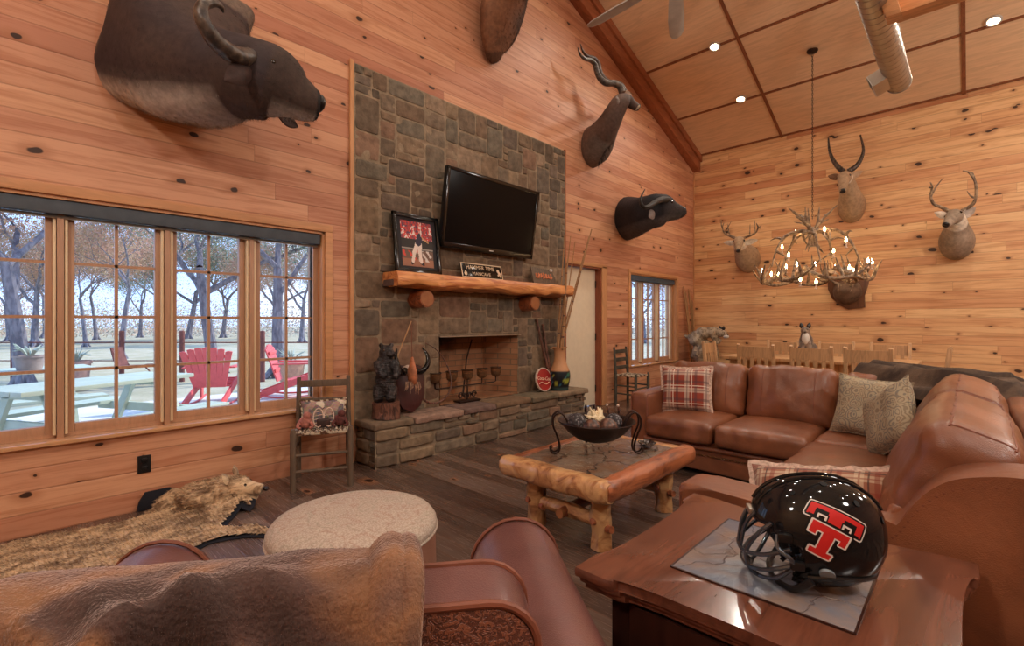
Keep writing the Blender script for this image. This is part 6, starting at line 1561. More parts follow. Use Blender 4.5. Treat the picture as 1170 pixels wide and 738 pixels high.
for i in range(int(2.4 / gs)):
    for j in range(int(1.3 / gs)):
        if inside(x0 + (i + .5) * gs, 2.68 + (j + .5) * gs, rug_s): mb.face((gv(i, j), gv(i + 1, j), gv(i + 1, j + 1), gv(i, j + 1)))
mb.fur(52000, .030, .0011, (-.9, -.35, .15), 6, .82); mb.build('pelt', M['tanfur'], rg, True)
# head with ears, muzzle and open jaw, looking along the wall
hx = V((.80, -.60, 0)).normalized(); hy = V((-hx.y, hx.x, 0)); HB = V((1.10, 3.64, .01))
def hp_(a, b_, c_): return HB + hx * a + hy * b_ + V((0, 0, c_)) - V((.3, 3.4, 0))
blob('head', M['tanfur'], rg, [('e', hp_(-.10, 0, .065), (.13, .13, .06)), ('e', hp_(0, 0, .095), (.095, .09, .072)), ('t', [hp_(.03, 0, .095), hp_(.10, 0, .085), hp_(.155, 0, .075)], [.065, .045, .036]), ('t', [hp_(.03, 0, .05), hp_(.09, 0, .032), hp_(.125, 0, .030)], [.045, .03, .022])], .009, 4)
for s_ in (-1, 1): ear_mesh(V((.3, 3.4, 0)) + hp_(-.04, s_ * .075, .155), V((.3, 3.4, 0)) + hp_(-.065, s_ * .10, .225), hy, .040, M['tanfur'], rg)
mb = MB(); RX = frame(hx, hy, V((0, 0, 1)), V((0, 0, 0)))
for (a, b_, c_, r) in ((-.20, .0, .07, (.17, .16, .075)), (-.10, 0, .085, (.13, .125, .085)), (-.01, 0, .098, (.10, .092, .078))): mb.ell(V((0, 0, 0)), r, Matrix.Translation(hp_(a, b_, c_)) @ RX, 18, 12)
mb.fur(16000, .034, .0010, tuple(-hx * .9 + V((0, 0, -.15))), 8, .72); mb.build('ruff', M['tanfur'], rg)
fp_ = [(156, 594), (159, 574), (166, 563), (180, 560), (194, 557), (204, 558), (209, 566), (207, 576), (196, 583), (186, 584), (176, 592)]
FP = [atY(px, py, 3.93) for px, py in fp_]
mb = MB(); mb.prism([(p.x, max(p.z, .004)) for p in FP], -3.948, -3.936, XZ, bev=.003); o_f = mb.build('felt_paw', M['felt'], rg, True); o_f['label'] = 'black felt paw lining against the wall'
mb = MB(); mb.ell(hp_(.178, 0, .082), (.020, .024, .016), rotz(0), 12, 8); mb.build('nose', M['nose'], rg)
for s_ in (-1, 1):
    mb = MB(); mb.ell(hp_(.060, s_ * .048, .128), .010, u=10, v=7); mb.build('eye', M['eye'], rg)
mb = MB(); mb.ell(hp_(.10, 0, .052), (.045, .028, .010), None, 12, 7); mb.build('mouth', M['nose'], rg)

# ================================================================== LADDER-BACK CHAIRS
def ladder_chair(name, label, loc, rz, w=.40, dp=.34, sh=.415, bh=.80, slats=(.73,), seatmat=None, mat=None, slat_h=.055):
    o = thing(name, label, 'chair', loc, rz); mat = mat or M['oldwood']
    for s_ in (-1, 1):
        mb = MB(); mb.tube([(s_ * w / 2, -dp / 2, 0), (s_ * w / 2, -dp / 2, sh), (s_ * w / 2, -dp / 2, sh + .04)], [.021, .022, .015], 10); mb.build('leg', mat, o)
        mb = MB(); mb.tube([(s_ * (w / 2 - .01), dp / 2, 0), (s_ * (w / 2 - .01), dp / 2, sh), (s_ * (w / 2 - .012), dp / 2 + .03, bh)], [.021, .022, .016], 10); mb.build('back_post', mat, o)
    for z in slats:
        yy = dp / 2 + .03 * max(0, (z - sh) / (bh - sh))
        mb = MB(); mb.span((-w / 2 + .01, yy - .008, z - slat_h / 2), (w / 2 - .01, yy + .008, z + slat_h / 2), bev=.005); mb.build('back_slat', mat, o)
    for z in (.14, .26):
        mb = MB(); mb.tube([(-w / 2, -dp / 2, z), (w / 2, -dp / 2, z)], .012, 8); mb.build('stretcher', mat, o)
    for s_ in (-1, 1):
        for z in (.17, .29):
            mb = MB(); mb.tube([(s_ * w / 2, -dp / 2, z), (s_ * (w / 2 - .01), dp / 2, z)], .011, 8); mb.build('stretcher', mat, o)
    mb = MB()
    for i in range(14): mb.tube([(lerp(-w / 2 + .015, w / 2 - .015, i / 13), -dp / 2, sh + .004), (lerp(-w / 2 + .015, w / 2 - .015, i / 13), dp / 2, sh + .004)], .012, 6)
    for i in range(11): mb.tube([(-w / 2, lerp(-dp / 2 + .01, dp / 2 - .01, i / 10), sh - .004), (w / 2, lerp(-dp / 2 + .01, dp / 2 - .01, i / 10), sh - .004)], .010, 6)
    mb.build('woven_seat', seatmat or M['fringe'], o)
    return o
t = NT('hide_strip_seat', .8, .2); n = t.noise(sc=26, det=2); t.set('Base Color', t.mix(t.step(n, .45, .55), lin((196, 180, 156)), lin((92, 66, 52)))); M['rawhide'] = t.m
KX, KY, KR = 1.708, 3.66, radians(-27)
ladder_chair('ladderback_chair', 'small weathered chair with rawhide seat between the big window and hearth', (KX, KY, 0), KR, seatmat=M['rawhide'], slats=(.745, .60))
KM = Matrix.Translation((KX, KY, 0)) @ rotz(KR)
t = NT('needlework_cloth', .9, .1); d1 = t.vor(sc=16, out=1); i_ = t.sep(d1)
k_ = t.ramp(i_[0], [(.0, lin((64, 40, 38))), (.38, lin((104, 62, 52))), (.55, lin((150, 110, 90))), (.68, lin((46, 112, 92))), (.80, lin((206, 188, 160))), (.92, lin((70, 44, 42)))], 'CONSTANT'); t.set('Base Color', t.mix(.25, k_, t.noise(sc=60, det=2, out=1))); t.bump(t.noise(sc=120), .5, .005); M['needle'] = t.m
c_ = KM @ V((0, .115, .50)); pillow('needlework_pillow', 'dark needlework pillow leaning on the slats of the small weathered chair', 'pillow', c_, KM.to_3x3() @ V((1, 0, .02)), KM.to_3x3() @ V((0, .32, 1)), .34, .24, .09, M['needle'], .012, M['rawhide'], 2.0)
o = thing('snowshoe_ornament', 'small white laced snowshoe ornament in the middle of the weathered chair seat', 'ornament', KM @ V((0.005, -.02, .432)), KR)
mb = MB(); 
for s_ in (-1, 1): mb.tube([(s_ * .038 + s_ * .036 * sin(a) * (1 if True else 0), -.045 + .05 * (cos(a) * .5 + .5), .075 + .068 * cos(a)) for a in [2 * pi * q / 18 for q in range(18)]], .0048, 7, closed=True)
mb.tube([(-.06, -.03, .012), (0, -.035, .055), (.06, -.03, .012)], .004, 6, k=4)
mb.build('hoop', M['fringe'], o)
mb = MB()
for s_ in (-1, 1):
    for q in range(4): mb.tube([(s_ * .038 - .034, -.035 + q * .012, .035 + q * .026), (s_ * .038 + .034, -.032 + q * .012, .045 + q * .026)], .003, 5)
mb.build('lacing', M['fringe'], o)
mb = MB(); mb.rbox((0, -.02, .035), (.10, .05, .066), .015, (2, 2, 2)); mb.build('bindings', plain('dark_leather', (58, 40, 36), .6), o)
for (dx, dy, lb, cc_) in ((-.125, -.03, 'pink-brown knotted yarn figure on the left of the weathered chair seat', (164, 104, 92)), (.125, -.02, 'dark red round bundle on the right of the weathered chair seat', (92, 50, 46))):
    o = thing('yarn_figure', lb, 'ornament', KM @ V((dx, dy, .43)), KR, group='small crafts on the weathered chair')
    ym = plain('yarn', cc_, .9, var=.35, sc=40, bump=.6); mb = MB(); mb.ell((0, 0, .045), (.052, .045, .048), None, 14, 9); mb.ell((.012, -.012, .098), (.030, .028, .030), None, 12, 8); mb.build('body', ym, o)
    mb = MB(); mb.tube([(-.04, -.03, .05), (-.055, -.045, .02), (-.03, -.05, .008)], [.014, .012, .010], 8, k=2); mb.build('limb', ym, o); mb = MB(); mb.tube([(.04, -.03, .05), (.055, -.045, .02), (.03, -.05, .008)], [.014, .012, .010], 8, k=2); mb.build('limb', ym, o)
M['greenwood'] = plain('dark_green_wood', (70, 66, 56), .55, var=.25)
ladder_chair('ladderback_chair', 'dark ladder-back chair with woven seat below the small window', (6.50, 3.69, 0), 0, w=.37, dp=.34, sh=.44, bh=.86, slats=(.55, .67, .79), mat=M['greenwood'], seatmat=M['rawhide'])
# canes standing in the dining corner
for i, (tx, ty, tz, bx, by, lb) in enumerate(((8.86, 3.93, 1.86, 9.12, 3.86, 'tall dry stalk in the dining corner, leftmost of the bundle'), (8.95, 3.93, 1.78, 9.16, 3.88, 'tall dry stalk in the dining corner, middle of the bundle'), (9.02, 3.90, 1.82, 9.20, 3.84, 'tall dry stalk in the dining corner, nearest the dining wall'), (9.06, 3.86, 1.62, 9.14, 3.80, 'shortest dry stalk standing in the dining corner'))):
    o = thing('dry_stalk', lb, 'stalk', (bx, by, 0), group='stalks in the dining corner'); mb = MB(); mb.tube([(bx, by, 0), ((tx + bx) / 2, (ty + by) / 2 - .02, tz / 2), (tx, ty, tz)], [.022, .020, .016], 8, k=4, jit=.2); mb.build('stem', M['cane'], o, True)
    mb = MB(); mb.tube([(tx, ty, tz), (tx - .02, ty, tz + .05)], [.014, .004], 7); mb.build('split_tip', M['cane'], o, True)

# ================================================================== DINING TABLE AND CHAIRS
dt = thing('dining_table', 'long oak dining table behind the sofa under the antler chandelier', 'dining table', (7.25, 1.45, 0))
mb = MB(); mb.span((6.78, .42, .735), (7.74, 2.50, .775), bev=.008); mb.build('table_top', M['oak'], dt, True)
mb = MB(); mb.span((6.88, .52, .64), (7.64, 2.40, .735)); mb.build('apron', M['oak'], dt, True)
for x in (6.9, 7.62):
    for y in (.54, 2.38):
        mb = MB(); mb.box((x, y, .33), (.09, .09, .66), None, .01); mb.build('leg', M['oak'], dt, True)
def dining_chair(label, loc, rz, group='dining chairs'):
    o = thing('dining_chair', label, 'chair', loc, rz, group); w = .40
    for s_ in (-1, 1):
        mb = MB(); mb.bar((s_ * w / 2, -.20, 0), (s_ * w / 2, -.20, .43), .04, .04, (0, 1, 0), .004); mb.build('leg', M['oak'], o)
        mb = MB(); mb.prism([(.195, 0), (.235, 0), (.232, .45), (.285, .955), (.262, .97), (.245, .955), (.192, .45)], s_ * w / 2 - .018, s_ * w / 2 + .018, YZ, bev=.005); mb.build('back_post', M['oak'], o)
    mb = MB(); mb.rbox((0, .005, .44), (w + .05, .45, .035), .014, (4, 4, 1)); mb.build('seat', M['oak'], o)
    mb = MB(); mb.prism([(.254, .80), (.272, .80), (.282, .935), (.264, .935)], -w / 2 + .01, w / 2 - .01, YZ, bev=.003); mb.build('top_rail', M['oak'], o)
    mb = MB(); mb.prism([(.222, .52), (.240, .52), (.246, .57), (.228, .57)], -w / 2 + .01, w / 2 - .01, YZ); mb.build('lower_rail', M['oak'], o)
    for q in range(4):
        x = lerp(-.125, .125, q / 3); mb = MB(); mb.bar((x, .238, .56), (x, .262, .81), .040, .012, (0, 1, 0)); mb.build('back_slat', M['oak'], o)
    for s_ in (-1, 1):
        mb = MB(); mb.bar((s_ * w / 2, -.2, .2), (s_ * w / 2, .21, .2), .02, .025); mb.build('stretcher', M['oak'], o)
    return o
R90 = radians(90)
near = [(1.93, 'oak slat-back chair on the sofa side of the dining table, nearest the window'), (1.33, 'oak slat-back chair on the sofa side of the dining table, middle one'), (.80, 'oak slat-back chair on the sofa side of the dining table, furthest from the window')]
for y, lb in near: dining_chair(lb, (6.68, y, 0), R90)
far = [(2.03, 'oak slat-back chair on the wall side of the dining table, nearest the bobcat'), (1.36, 'oak slat-back chair on the wall side of the dining table, middle one'), (.76, 'oak slat-back chair on the wall side of the dining table, furthest from the bobcat')]
for y, lb in far: dining_chair(lb, (7.78, y, 0), -R90)
dining_chair('oak slat-back chair at the window end of the dining table', (6.98, 2.46, 0), 0)
dining_chair('oak chair seen edge-on at the far end of the dining table, above the fur throw', (7.12, .42, 0), pi)
o = dining_chair('oak chair at the right edge of the picture behind the sofa back', (5.62, -.72, 0), radians(60))

# ================================================================== CATS
t = NT('bobcat_coat', .8, .2); n = t.noise(sc=9, det=3); sp = t.vor(t.vadd(t.co(), t.scale(t.noise(sc=20, out=1), (.02, .02, .02))), 24.0); c = t.sep(t.co())
cc = t.mix(t.step(n, .38, .62), lin((132, 114, 92)), lin((178, 160, 136))); cc = t.mix(t.mul(t.step(sp, .36, .22), .6), cc, lin((58, 48, 42)))
t.set('Base Color', cc).bump(t.noise(sc=80, det=3), .6, .01); M['bobcat'] = t.m
t = NT('grey_rock', .85, .2); n = t.noise(sc=12, det=5); t.set('Base Color', t.mix(t.step(n, .35, .65), lin((176, 152, 120)), lin((110, 92, 74)))).bump(n, .8, .03); M['rock'] = t.m
bc = thing('bobcat_mount', 'spotted bobcat crouching on a rock base in the dining corner', 'animal mount', (8.86, 3.50, 0))
rt_ = V((.40, -.92, 0)).normalized(); up_ = V((0, 0, 1)); to_ = V((-rt_.y * -1, 0, 0))
fw = V((-.92, -.40, 0))
def b3(a, b_, c_): return rt_ * a + fw * b_ + V((0, 0, c_))
def rockf(parent, c_, r, seed):
    mb = MB(); 
    def f(u, v):
        th = pi * v; ph = 2 * pi * u; d_ = V((cos(ph) * sin(th), sin(ph) * sin(th), cos(th))); k_ = 1 + .22 * noise.noise(d_ * 2.3 + V((seed, 0, 0))) + .10 * noise.noise(d_ * 6 + V((seed, 3, 0))); return V(c_) + V((d_.x * r[0], d_.y * r[1], d_.z * r[2])) * k_
    mb.grid(f, 26, 16); return mb.build('rock_base', M['rock'], parent, weld=True)
rockf(bc, b3(-.02, 0, .66), (.26, .22, .26), 1.0); 
mb = MB(); mb.prism([(-.24, -.2), (.24, -.2), (.27, .2), (-.25, .22)], 0, .46, bev=.02); mb.build('pedestal', M['stump'], bc)
blob('cat_body', M['bobcat'], bc, [('e', b3(-.17, 0, .93), (.15, .15, .15)), ('e', b3(-.06, 0, 1.03), (.15, .14, .115)), ('e', b3(.08, 0, 1.05), (.14, .13, .10)), ('t', [b3(.12, 0, 1.06), b3(.20, .02, 1.045), b3(.26, .03, 1.03)], [.09, .08, .07]), ('e', b3(.275, .03, 1.035), (.075, .075, .07)), ('t', [b3(.30, .05, 1.015), b3(.335, .07, 1.0)], [.045, .035]), ('t', [b3(.10, .05, 1.0), b3(.15, .06, .91), b3(.17, .08, .84)], [.06, .045, .04]), ('t', [b3(.10, -.05, 1.0), b3(.19, -.03, .92), b3(.25, -.02, .87)], [.06, .045, .04]), ('t', [b3(-.18, .07, .90), b3(-.10, .11, .80), b3(-.16, .12, .70)], [.10, .06, .045]), ('t', [b3(-.18, -.07, .90), b3(-.12, -.11, .80), b3(-.16, -.10, .70)], [.10, .06, .045]), ('t', [b3(-.29, 0, .96), b3(-.35, .0, .97), b3(-.37, 0, 1.0)], [.04, .032, .028])], .014, 4)
for s_ in (-1, 1): ear_mesh(V((8.86, 3.50, 0)) + b3(.26 + s_ * .02, .03 + s_ * .045, 1.095), V((8.86, 3.50, 0)) + b3(.255 + s_ * .03, .02 + s_ * .06, 1.165), rt_, .03, M['nose'], bc)
mb = MB(); mb.ell(b3(.35, .08, 1.0), (.016, .016, .012), None, 10, 7); mb.build('nose', M['nose'], bc)
mb = MB(); mb.ell(b3(.335, .045, 1.045), .011, None, 8, 6); mb.ell(b3(.29, .095, 1.045), .011, None, 8, 6); mb.build('eyes', M['eye'], bc)
mb = MB(); mb.ell(b3(.325, .065, .975), (.05, .05, .035), None, 12, 8); o = mb.build('white_chin', M['whitegrey'], bc)
fx_ = thing('seated_animal_mount', 'small grey seated animal with dark ears and white chest on the dining table', 'animal mount', (7.30, 1.57, .775))
t = NT('grey_fox_coat', .8, .2); n = t.noise(sc=18, det=4); c = t.sep(t.co())
t.set('Base Color', t.mix(t.step(n, .4, .6), lin((96, 86, 80)), lin((150, 132, 116)))).bump(t.noise(sc=90, det=3), .6, .01); M['fox'] = t.m
vw = V((-.955, -.21, 0)).normalized(); vr = V((.21, -.955, 0)).normalized()
def f3(a, b_, c_): return vr * a + vw * b_ + V((0, 0, c_))
blob('animal_body', M['fox'], fx_, [('e', f3(.02, -.04, .10), (.12, .12, .11)), ('e', f3(.0, .0, .20), (.085, .085, .12)), ('e', f3(-.005, .02, .28), (.062, .062, .07)), ('e', f3(-.01, .03, .355), (.058, .055, .05)), ('t', [f3(-.01, .06, .345), f3(-.012, .10, .335)], [.034, .02]), ('t', [f3(-.045, .05, .20), f3(-.05, .07, .10), f3(-.05, .08, .02)], [.04, .03, .028]), ('t', [f3(.035, .05, .20), f3(.04, .07, .10), f3(.04, .08, .02)], [.04, .03, .028]), ('t', [f3(.10, -.05, .05), f3(.17, -.02, .04), f3(.22, .04, .035)], [.05, .045, .02])], .010, 4)
for s_ in (-1, 1): ear_mesh(V((7.30, 1.57, .775)) + f3(-.01 + s_ * .035, .02, .385), V((7.30, 1.57, .775)) + f3(-.01 + s_ * .05, .015, .455), vr, .026, M['nose'], fx_)
mb = MB(); mb.ell(f3(-.005, .062, .25), (.045, .045, .085), None, 14, 9); o = mb.build('white_bib', M['whitegrey'], fx_); o['label'] = 'white chest'
mb = MB(); mb.ell(f3(-.012, .112, .335), (.010, .010, .008), None, 8, 6); mb.build('nose', M['nose'], fx_)
mb = MB(); mb.ell(f3(-.035, .075, .365), .008, None, 8, 6); mb.ell(f3(.013, .075, .365), .008, None, 8, 6); mb.build('eyes', M['eye'], fx_)
# ================================================================== OUTSIDE THE WINDOWS
GZ = -.12
t = NT('dry_lawn', .95, .1); n = t.noise(sc=1.2, det=5); n2 = t.noise(sc=14, det=4)
t.set('Base Color', t.mix(t.step(n, .35, .65), t.mix(n2, lin((168, 160, 134)), lin((206, 196, 172))), t.mix(n2, lin((150, 148, 118)), lin((192, 180, 152))))); M['lawn'] = t.m
mb = MB(); mb.grid(lambda u, v: V((lerp(-70, 90, u), lerp(D + .2, 120, v), GZ - .05 + .25 * noise.noise(V((u * 9, v * 8, 0))) * min(1, v * 5))), 60, 50); tag(mb.build('lawn_ground', M['lawn']), kind='structure')
M['concrete'] = plain('patio_concrete', (214, 212, 206), .85, var=.08, sc=2)
mb = MB(); mb.span((-3.5, D + .2, GZ - .1), (9.5, 10.2, GZ)); tag(mb.build('patio_slab', M['concrete']), kind='structure')
# trees
t = NT('grey_bark', .9, .1); n = t.noise(t.scale(t.co(), (9, 9, 3)), 1.5, 4); t.set('Base Color', t.mix(t.step(n, .35, .65), lin((104, 102, 110)), lin((142, 138, 144)))).bump(n, .6, .02); M['bark'] = t.m
def leafmat(nm, a, b_):
    t = NT(nm, .7, .2); c_ = t.node('ShaderNodeObjectInfo', out=5) if False else t.noise(sc=2.2, det=3)
    t.set('Base Color', t.mix(t.step(c_, .38, .62), lin(a), lin(b_))); return t.m
M['leaf_r'] = leafmat('russet_leaf', (186, 140, 120), (168, 148, 118)); M['leaf_g'] = leafmat('green_leaf', (112, 142, 126), (168, 158, 132))
def tree(label, loc, h, r0, seed, leaf, nl=2600, rz=0.0, group='oak trees beyond the patio', spread=1.0):
    rnd = random.Random(seed); o = thing('oak_tree', label, 'tree', loc, rz, group); mb = MB(); tips = []
    def grow(p, d_, r, L_, lv):
        n = 4; pts = [p]; q = p.copy(); dd = d_.copy()
        for i in range(n):
            dd = (dd + V((rnd.uniform(-.28, .28), rnd.uniform(-.28, .28), rnd.uniform(-.06, .16))) * (.22 if lv == 0 else 1)).normalized(); q = q + dd * L_ / n; pts.append(q.copy())
        r1 = r * .62; mb.tube(pts, [lerp(r, r1, i / n) for i in range(n + 1)], 7 if lv < 2 else (4 if lv < 4 else 3), cap=False)
        if lv >= 2: tips.extend(pts[1:])
        if lv < 5:
            for k_ in range(3 if lv < 3 else 2):
                f = rnd.uniform(.55, 1.0) if lv else rnd.uniform(.6, 1.0); b_ = pts[min(n, int(f * n + .5))]
                a = rnd.uniform(0, 2 * pi); s_ = V((cos(a), sin(a), 0)) * spread; nd = (dd * rnd.uniform(.45, .9) + s_ * rnd.uniform(.6, 1.0) + V((0, 0, rnd.uniform(.0, .35)))).normalized()
                grow(b_, nd, r1 * rnd.uniform(.6, .85), L_ * rnd.uniform(.58, .78), lv + 1)
    for s_ in range(5):
        a = s_ * 1.26 + seed; mb.tube([(cos(a) * r0 * 2.4, sin(a) * r0 * 2.4, -.1), (cos(a) * r0 * 1.0, sin(a) * r0 * 1.0, .12), (0, 0, .5)], [r0 * .35, r0 * .5, r0 * .6], 6, k=2, cap=False)
    grow(V((0, 0, -.1)), V((rnd.uniform(-.05, .05), rnd.uniform(-.05, .05), 1)).normalized(), r0, h * .30, 0)
    mb.build('trunk', M['bark'], o)
    mb = MB()
    for i in range(nl):
        p = rnd.choice(tips) + V((rnd.gauss(0, .38), rnd.gauss(0, .38), rnd.gauss(0, .34))); a = V((rnd.gauss(0, 1), rnd.gauss(0, 1), rnd.gauss(0, 1))).normalized(); b_ = a.orthogonal().normalized(); s_ = rnd.uniform(.025, .055)
        mb.face([mb.vert(p - a * s_), mb.vert(p + b_ * s_ * .5), mb.vert(p + a * s_), mb.vert(p - b_ * s_ * .5)])
    mb.build('foliage', leaf, o, sharp=None)
    return o
def gpos(px, d_):  # ground position in view direction px at depth d_
    r = (px - CX) / FPX * d_; return (CT * d_ + ST * r, ST * d_ - CT * r, GZ)
T1 = tree('bare russet oak with flared trunk behind the picnic table', gpos(27, 9.6), 8.5, .15, 3, M['leaf_r'], 15000)
T2 = tree('greenish oak behind the red chair with the fan back', gpos(244, 13.5), 10, .17, 8, M['leaf_g'], 20000)
T3 = tree('oak with a straight trunk between the two red chairs', gpos(318, 12.5), 9.5, .17, 21, M['leaf_g'], 18000)
T4 = tree('slim young oak behind the fence post', gpos(138, 18), 9, .11, 33, M['leaf_r'], 16000)
bgt = [(70, 30, 'r'), (185, 30, 'r'), (215, 36, 'g'), (285, 30, 'r'), (345, 31, 'r'), (110, 36, 'r'), (10, 34, 'r'), (-60, 28, 'r'), (255, 38, 'r'), (160, 40, 'g'), (320, 36, 'g'), (52, 42, 'g'), (736, 30, 'r'), (770, 34, 'g'), (40, 27, 'r'), (98, 26, 'r')]
for i, (px, d_, k_) in enumerate(bgt):
    src = {'r': (T1, T4)[i % 2], 'g': (T2, T3)[i % 2]}[k_]; c_ = copy_tree(src); place(c_, gpos(px, d_), i * 1.9, 1.0 + .25 * ((i * 7) % 3) / 2, 'bare autumn tree in the far woods beyond the fence', 'far woods')
# woods edge: shrubs nobody could count
mb = MB(); rnd = random.Random(77)
for i in range(48000):
    px = rnd.uniform(-160, 800); d_ = rnd.uniform(40, 60); p = V(gpos(px, d_)) + V((0, 0, abs(rnd.gauss(0, 1.9)))); a = V((rnd.gauss(0, 1), rnd.gauss(0, 1), rnd.gauss(0, 1))).normalized(); b_ = a.orthogonal().normalized(); s_ = rnd.uniform(.06, .15)
    mb.face([mb.vert(p - a * s_), mb.vert(p + b_ * s_ * .5), mb.vert(p + a * s_), mb.vert(p - b_ * s_ * .5)])
tag(mb.build('undergrowth', leafmat('woods_edge', (190, 160, 142), (160, 158, 140)), sharp=None), 'tangled undergrowth along the edge of the woods', 'undergrowth', kind='stuff')
# fence
M['rust'] = plain('rusty_post', (120, 72, 66), .8)
for i, (px, lb) in enumerate(((15, 'rusty fence post behind the picnic table, leftmost'), (139, 'rusty fence post seen through the second window'), (208, 'rusty fence post left of the fan-back red chair'), (-70, 'rusty fence post left of the picture'), (300, 'rusty fence post between the red chairs'))):
    p = gpos(px, 11.6); o = thing('fence_post', lb, 'fence post', p, group='posts of the yard fence'); mb = MB(); mb.tube([(0, 0, -.1), (0, 0, 1.12)], .055, 10); mb.build('post', M['rust'], o); mb = MB(); mb.lathe([(.056, 1.12), (.05, 1.14), (.001, 1.15)], 10); mb.build('cap', M['rust'], o)
    q = gpos((px + [124, 69, 92, 85, 80][i]), 11.6)
    o = thing('fence_rail', 'thin dark fence rail running right from ' + ['the leftmost post', 'the post in the second window', 'the post by the fan-back chair', 'the post outside the picture', 'the post between the red chairs'][i], 'fence rail', p, group='rails of the yard fence'); mb = MB(); mb.tube([V(p) + V((0, 0, .86)), V(q) + V((0, 0, .86))], .018, 6); mb.build('upper_rail', M['rust'], o, True); mb = MB(); mb.tube([V(p) + V((0, 0, .42)), V(q) + V((0, 0, .42))], .014, 6); mb.build('lower_rail', M['rust'], o, True)
# picnic table
M['palewood'] = plain('pale_green_paint', (178, 190, 174), .6, var=.08, sc=3)
def picnic(label, loc, rz, L_=1.9):
    o = thing('picnic_table', label, 'picnic table', loc, rz, 'picnic tables')
    mb = MB()
    for i in range(5): mb.span((-L_ / 2, -.37 + i * .15, .73), (L_ / 2, -.37 + i * .15 + .14, .77), bev=.004)
    mb.build('table_top', M['palewood'], o)
    for s_ in (-1, 1):
        mb = MB()
        for q in (0, .15): mb.span((-L_ / 2, s_ * (.66 + q) - .07, .42), (L_ / 2, s_ * (.66 + q) + .07, .46), bev=.004)
        mb.build('bench', M['palewood'], o)
        x = s_ * (L_ / 2 - .25)
        for k_ in (-1, 1):
            mb = MB(); mb.bar((x, k_ * .62, 0), (x, k_ * .22, .74), .09, .04, (1, 0, 0)); mb.build('leg', M['palewood'], o)
        mb = MB(); mb.bar((x + .04, -.80, .40), (x + .04, .80, .40), .04, .09); mb.bar((x, -.34, .70), (x, .34, .70), .04, .08); mb.build('cross_beam', M['palewood'], o)
    return o
picnic('pale green picnic table outside the big window, leftmost pane', (-.15, 8.55, GZ), radians(6), 1.9)
picnic('pale green picnic table outside, its bench end seen in the second window pane', (.62, 6.45, GZ), radians(28), 1.6)
# planter and pots
def planter(label, c_, r, h, col_, pl=True):
    o = thing('flower_pot', label, 'flower pot', c_, group='pots outside'); mb = MB(); mb.lathe([(.001, 0), (r * .78, 0), (r, h), (r * 1.06, h), (r * 1.06, h * .88), (r * .94, h * .9), (r * .9, h * .8), (.001, h * .8)], 18); mb.build('pot', plain('pot_clay', col_, .8), o)
    mb = MB(); rnd = random.Random(int(r * 1e4))
    for i in range(26):
        a = rnd.uniform(0, 6.28); mb.tube([(0, 0, h * .8), (cos(a) * r * .5, sin(a) * r * .5, h + r * .5), (cos(a) * r, sin(a) * r, h + r * rnd.uniform(.3, 1.1))], [.01, .012, .002], 4)
    mb.build('plant', M['palewood'], o); return o
planter('grey tapered planter standing on the leftmost picnic table', (.20, 8.36, GZ + .771), .145, .18, (150, 136, 132))
planter('clay pot with pale plant standing on the patio beyond the picnic tables', gpos(86, 10.0), .26, .55, (180, 140, 126))
planter('tan wicker planter on the patio beside the red rocking chair', gpos(333, 10.6), .28, .50, (190, 148, 124))
# red slatted chairs
M['redpaint'] = plain('coral_red_paint', (214, 92, 92), .5, var=.06)
def adirondack(label, loc, rz):
    o = thing('adirondack_chair', label, 'garden chair', loc, rz, 'red garden chairs')
    for i in range(7):
        a = (i - 3) / 3; x0 = a * .20; x1 = a * .33; h = .98 - .07 * a * a
        mb = MB(); mb.prism([(x0 - .036, .30), (x0 + .036, .30), (x1 + .050, h), (x1, h + .012), (x1 - .050, h)], -.011, .011, Matrix.Translation((0, .22, 0)) @ Matrix.Rotation(radians(-16), 4, 'X') @ Matrix(((1, 0, 0, 0), (0, 0, 1, 0), (0, 1, 0, 0), (0, 0, 0, 1)))); mb.build('back_slat', M['redpaint'], o)
    for z, w in ((.48, .50), (.80, .62)):
        mb = MB(); mb.box((0, .285 + (z - .3) * .27, z), (w, .02, .06), None, .004); mb.build('back_rail', M['redpaint'], o)
    mb = MB()
    for i in range(6): mb.box((0, -.26 + i * .085, .38 - i * .018), (.54, .072, .02), Matrix(), .003)
    mb.build('seat', M['redpaint'], o)
    for s_ in (-1, 1):
        mb = MB(); mb.span((s_ * .33 - .06, -.36, .60), (s_ * .33 + .06, .36, .625), bev=.01); mb.build('arm', M['redpaint'], o)
        mb = MB(); mb.bar((s_ * .31, -.28, .02), (s_ * .31, -.28, .60), .03, .09, (0, 1, 0)); mb.build('front_leg', M['redpaint'], o)
        mb = MB(); mb.bar((s_ * .27, -.32, .40), (s_ * .27, .62, .05), .03, .11); mb.build('rear_leg', M['redpaint'], o)
        mb = MB(); mb.tube([(s_ * .30, -.45, .07), (s_ * .30, -.1, .018), (s_ * .30, .3, .018), (s_ * .30, .70, .09)], .018, 6, k=4); mb.build('rocker', M['redpaint'], o)
    return o
p = gpos(247, 8.2); adirondack('coral red fan-back garden chair turned away from the window', p, radians(-32) + pi)
p = gpos(340, 8.9); adirondack('coral red rocking garden chair seen side-on in the fourth window pane', p, radians(60))
o = thing('lounge_chair', 'rusty red metal lounge chair on the lawn, in the second window pane', 'garden chair', gpos(152, 11.0), radians(60))
mb = MB()
for s_ in (-1, 1): mb.tube([(s_ * .25, .32, .78), (s_ * .25, .16, .32), (s_ * .25, -.32, .36), (s_ * .25, -.40, .02), (s_ * .25, .36, .02)], .018, 6, k=3)
mb.build('frame', M['rust'], o)
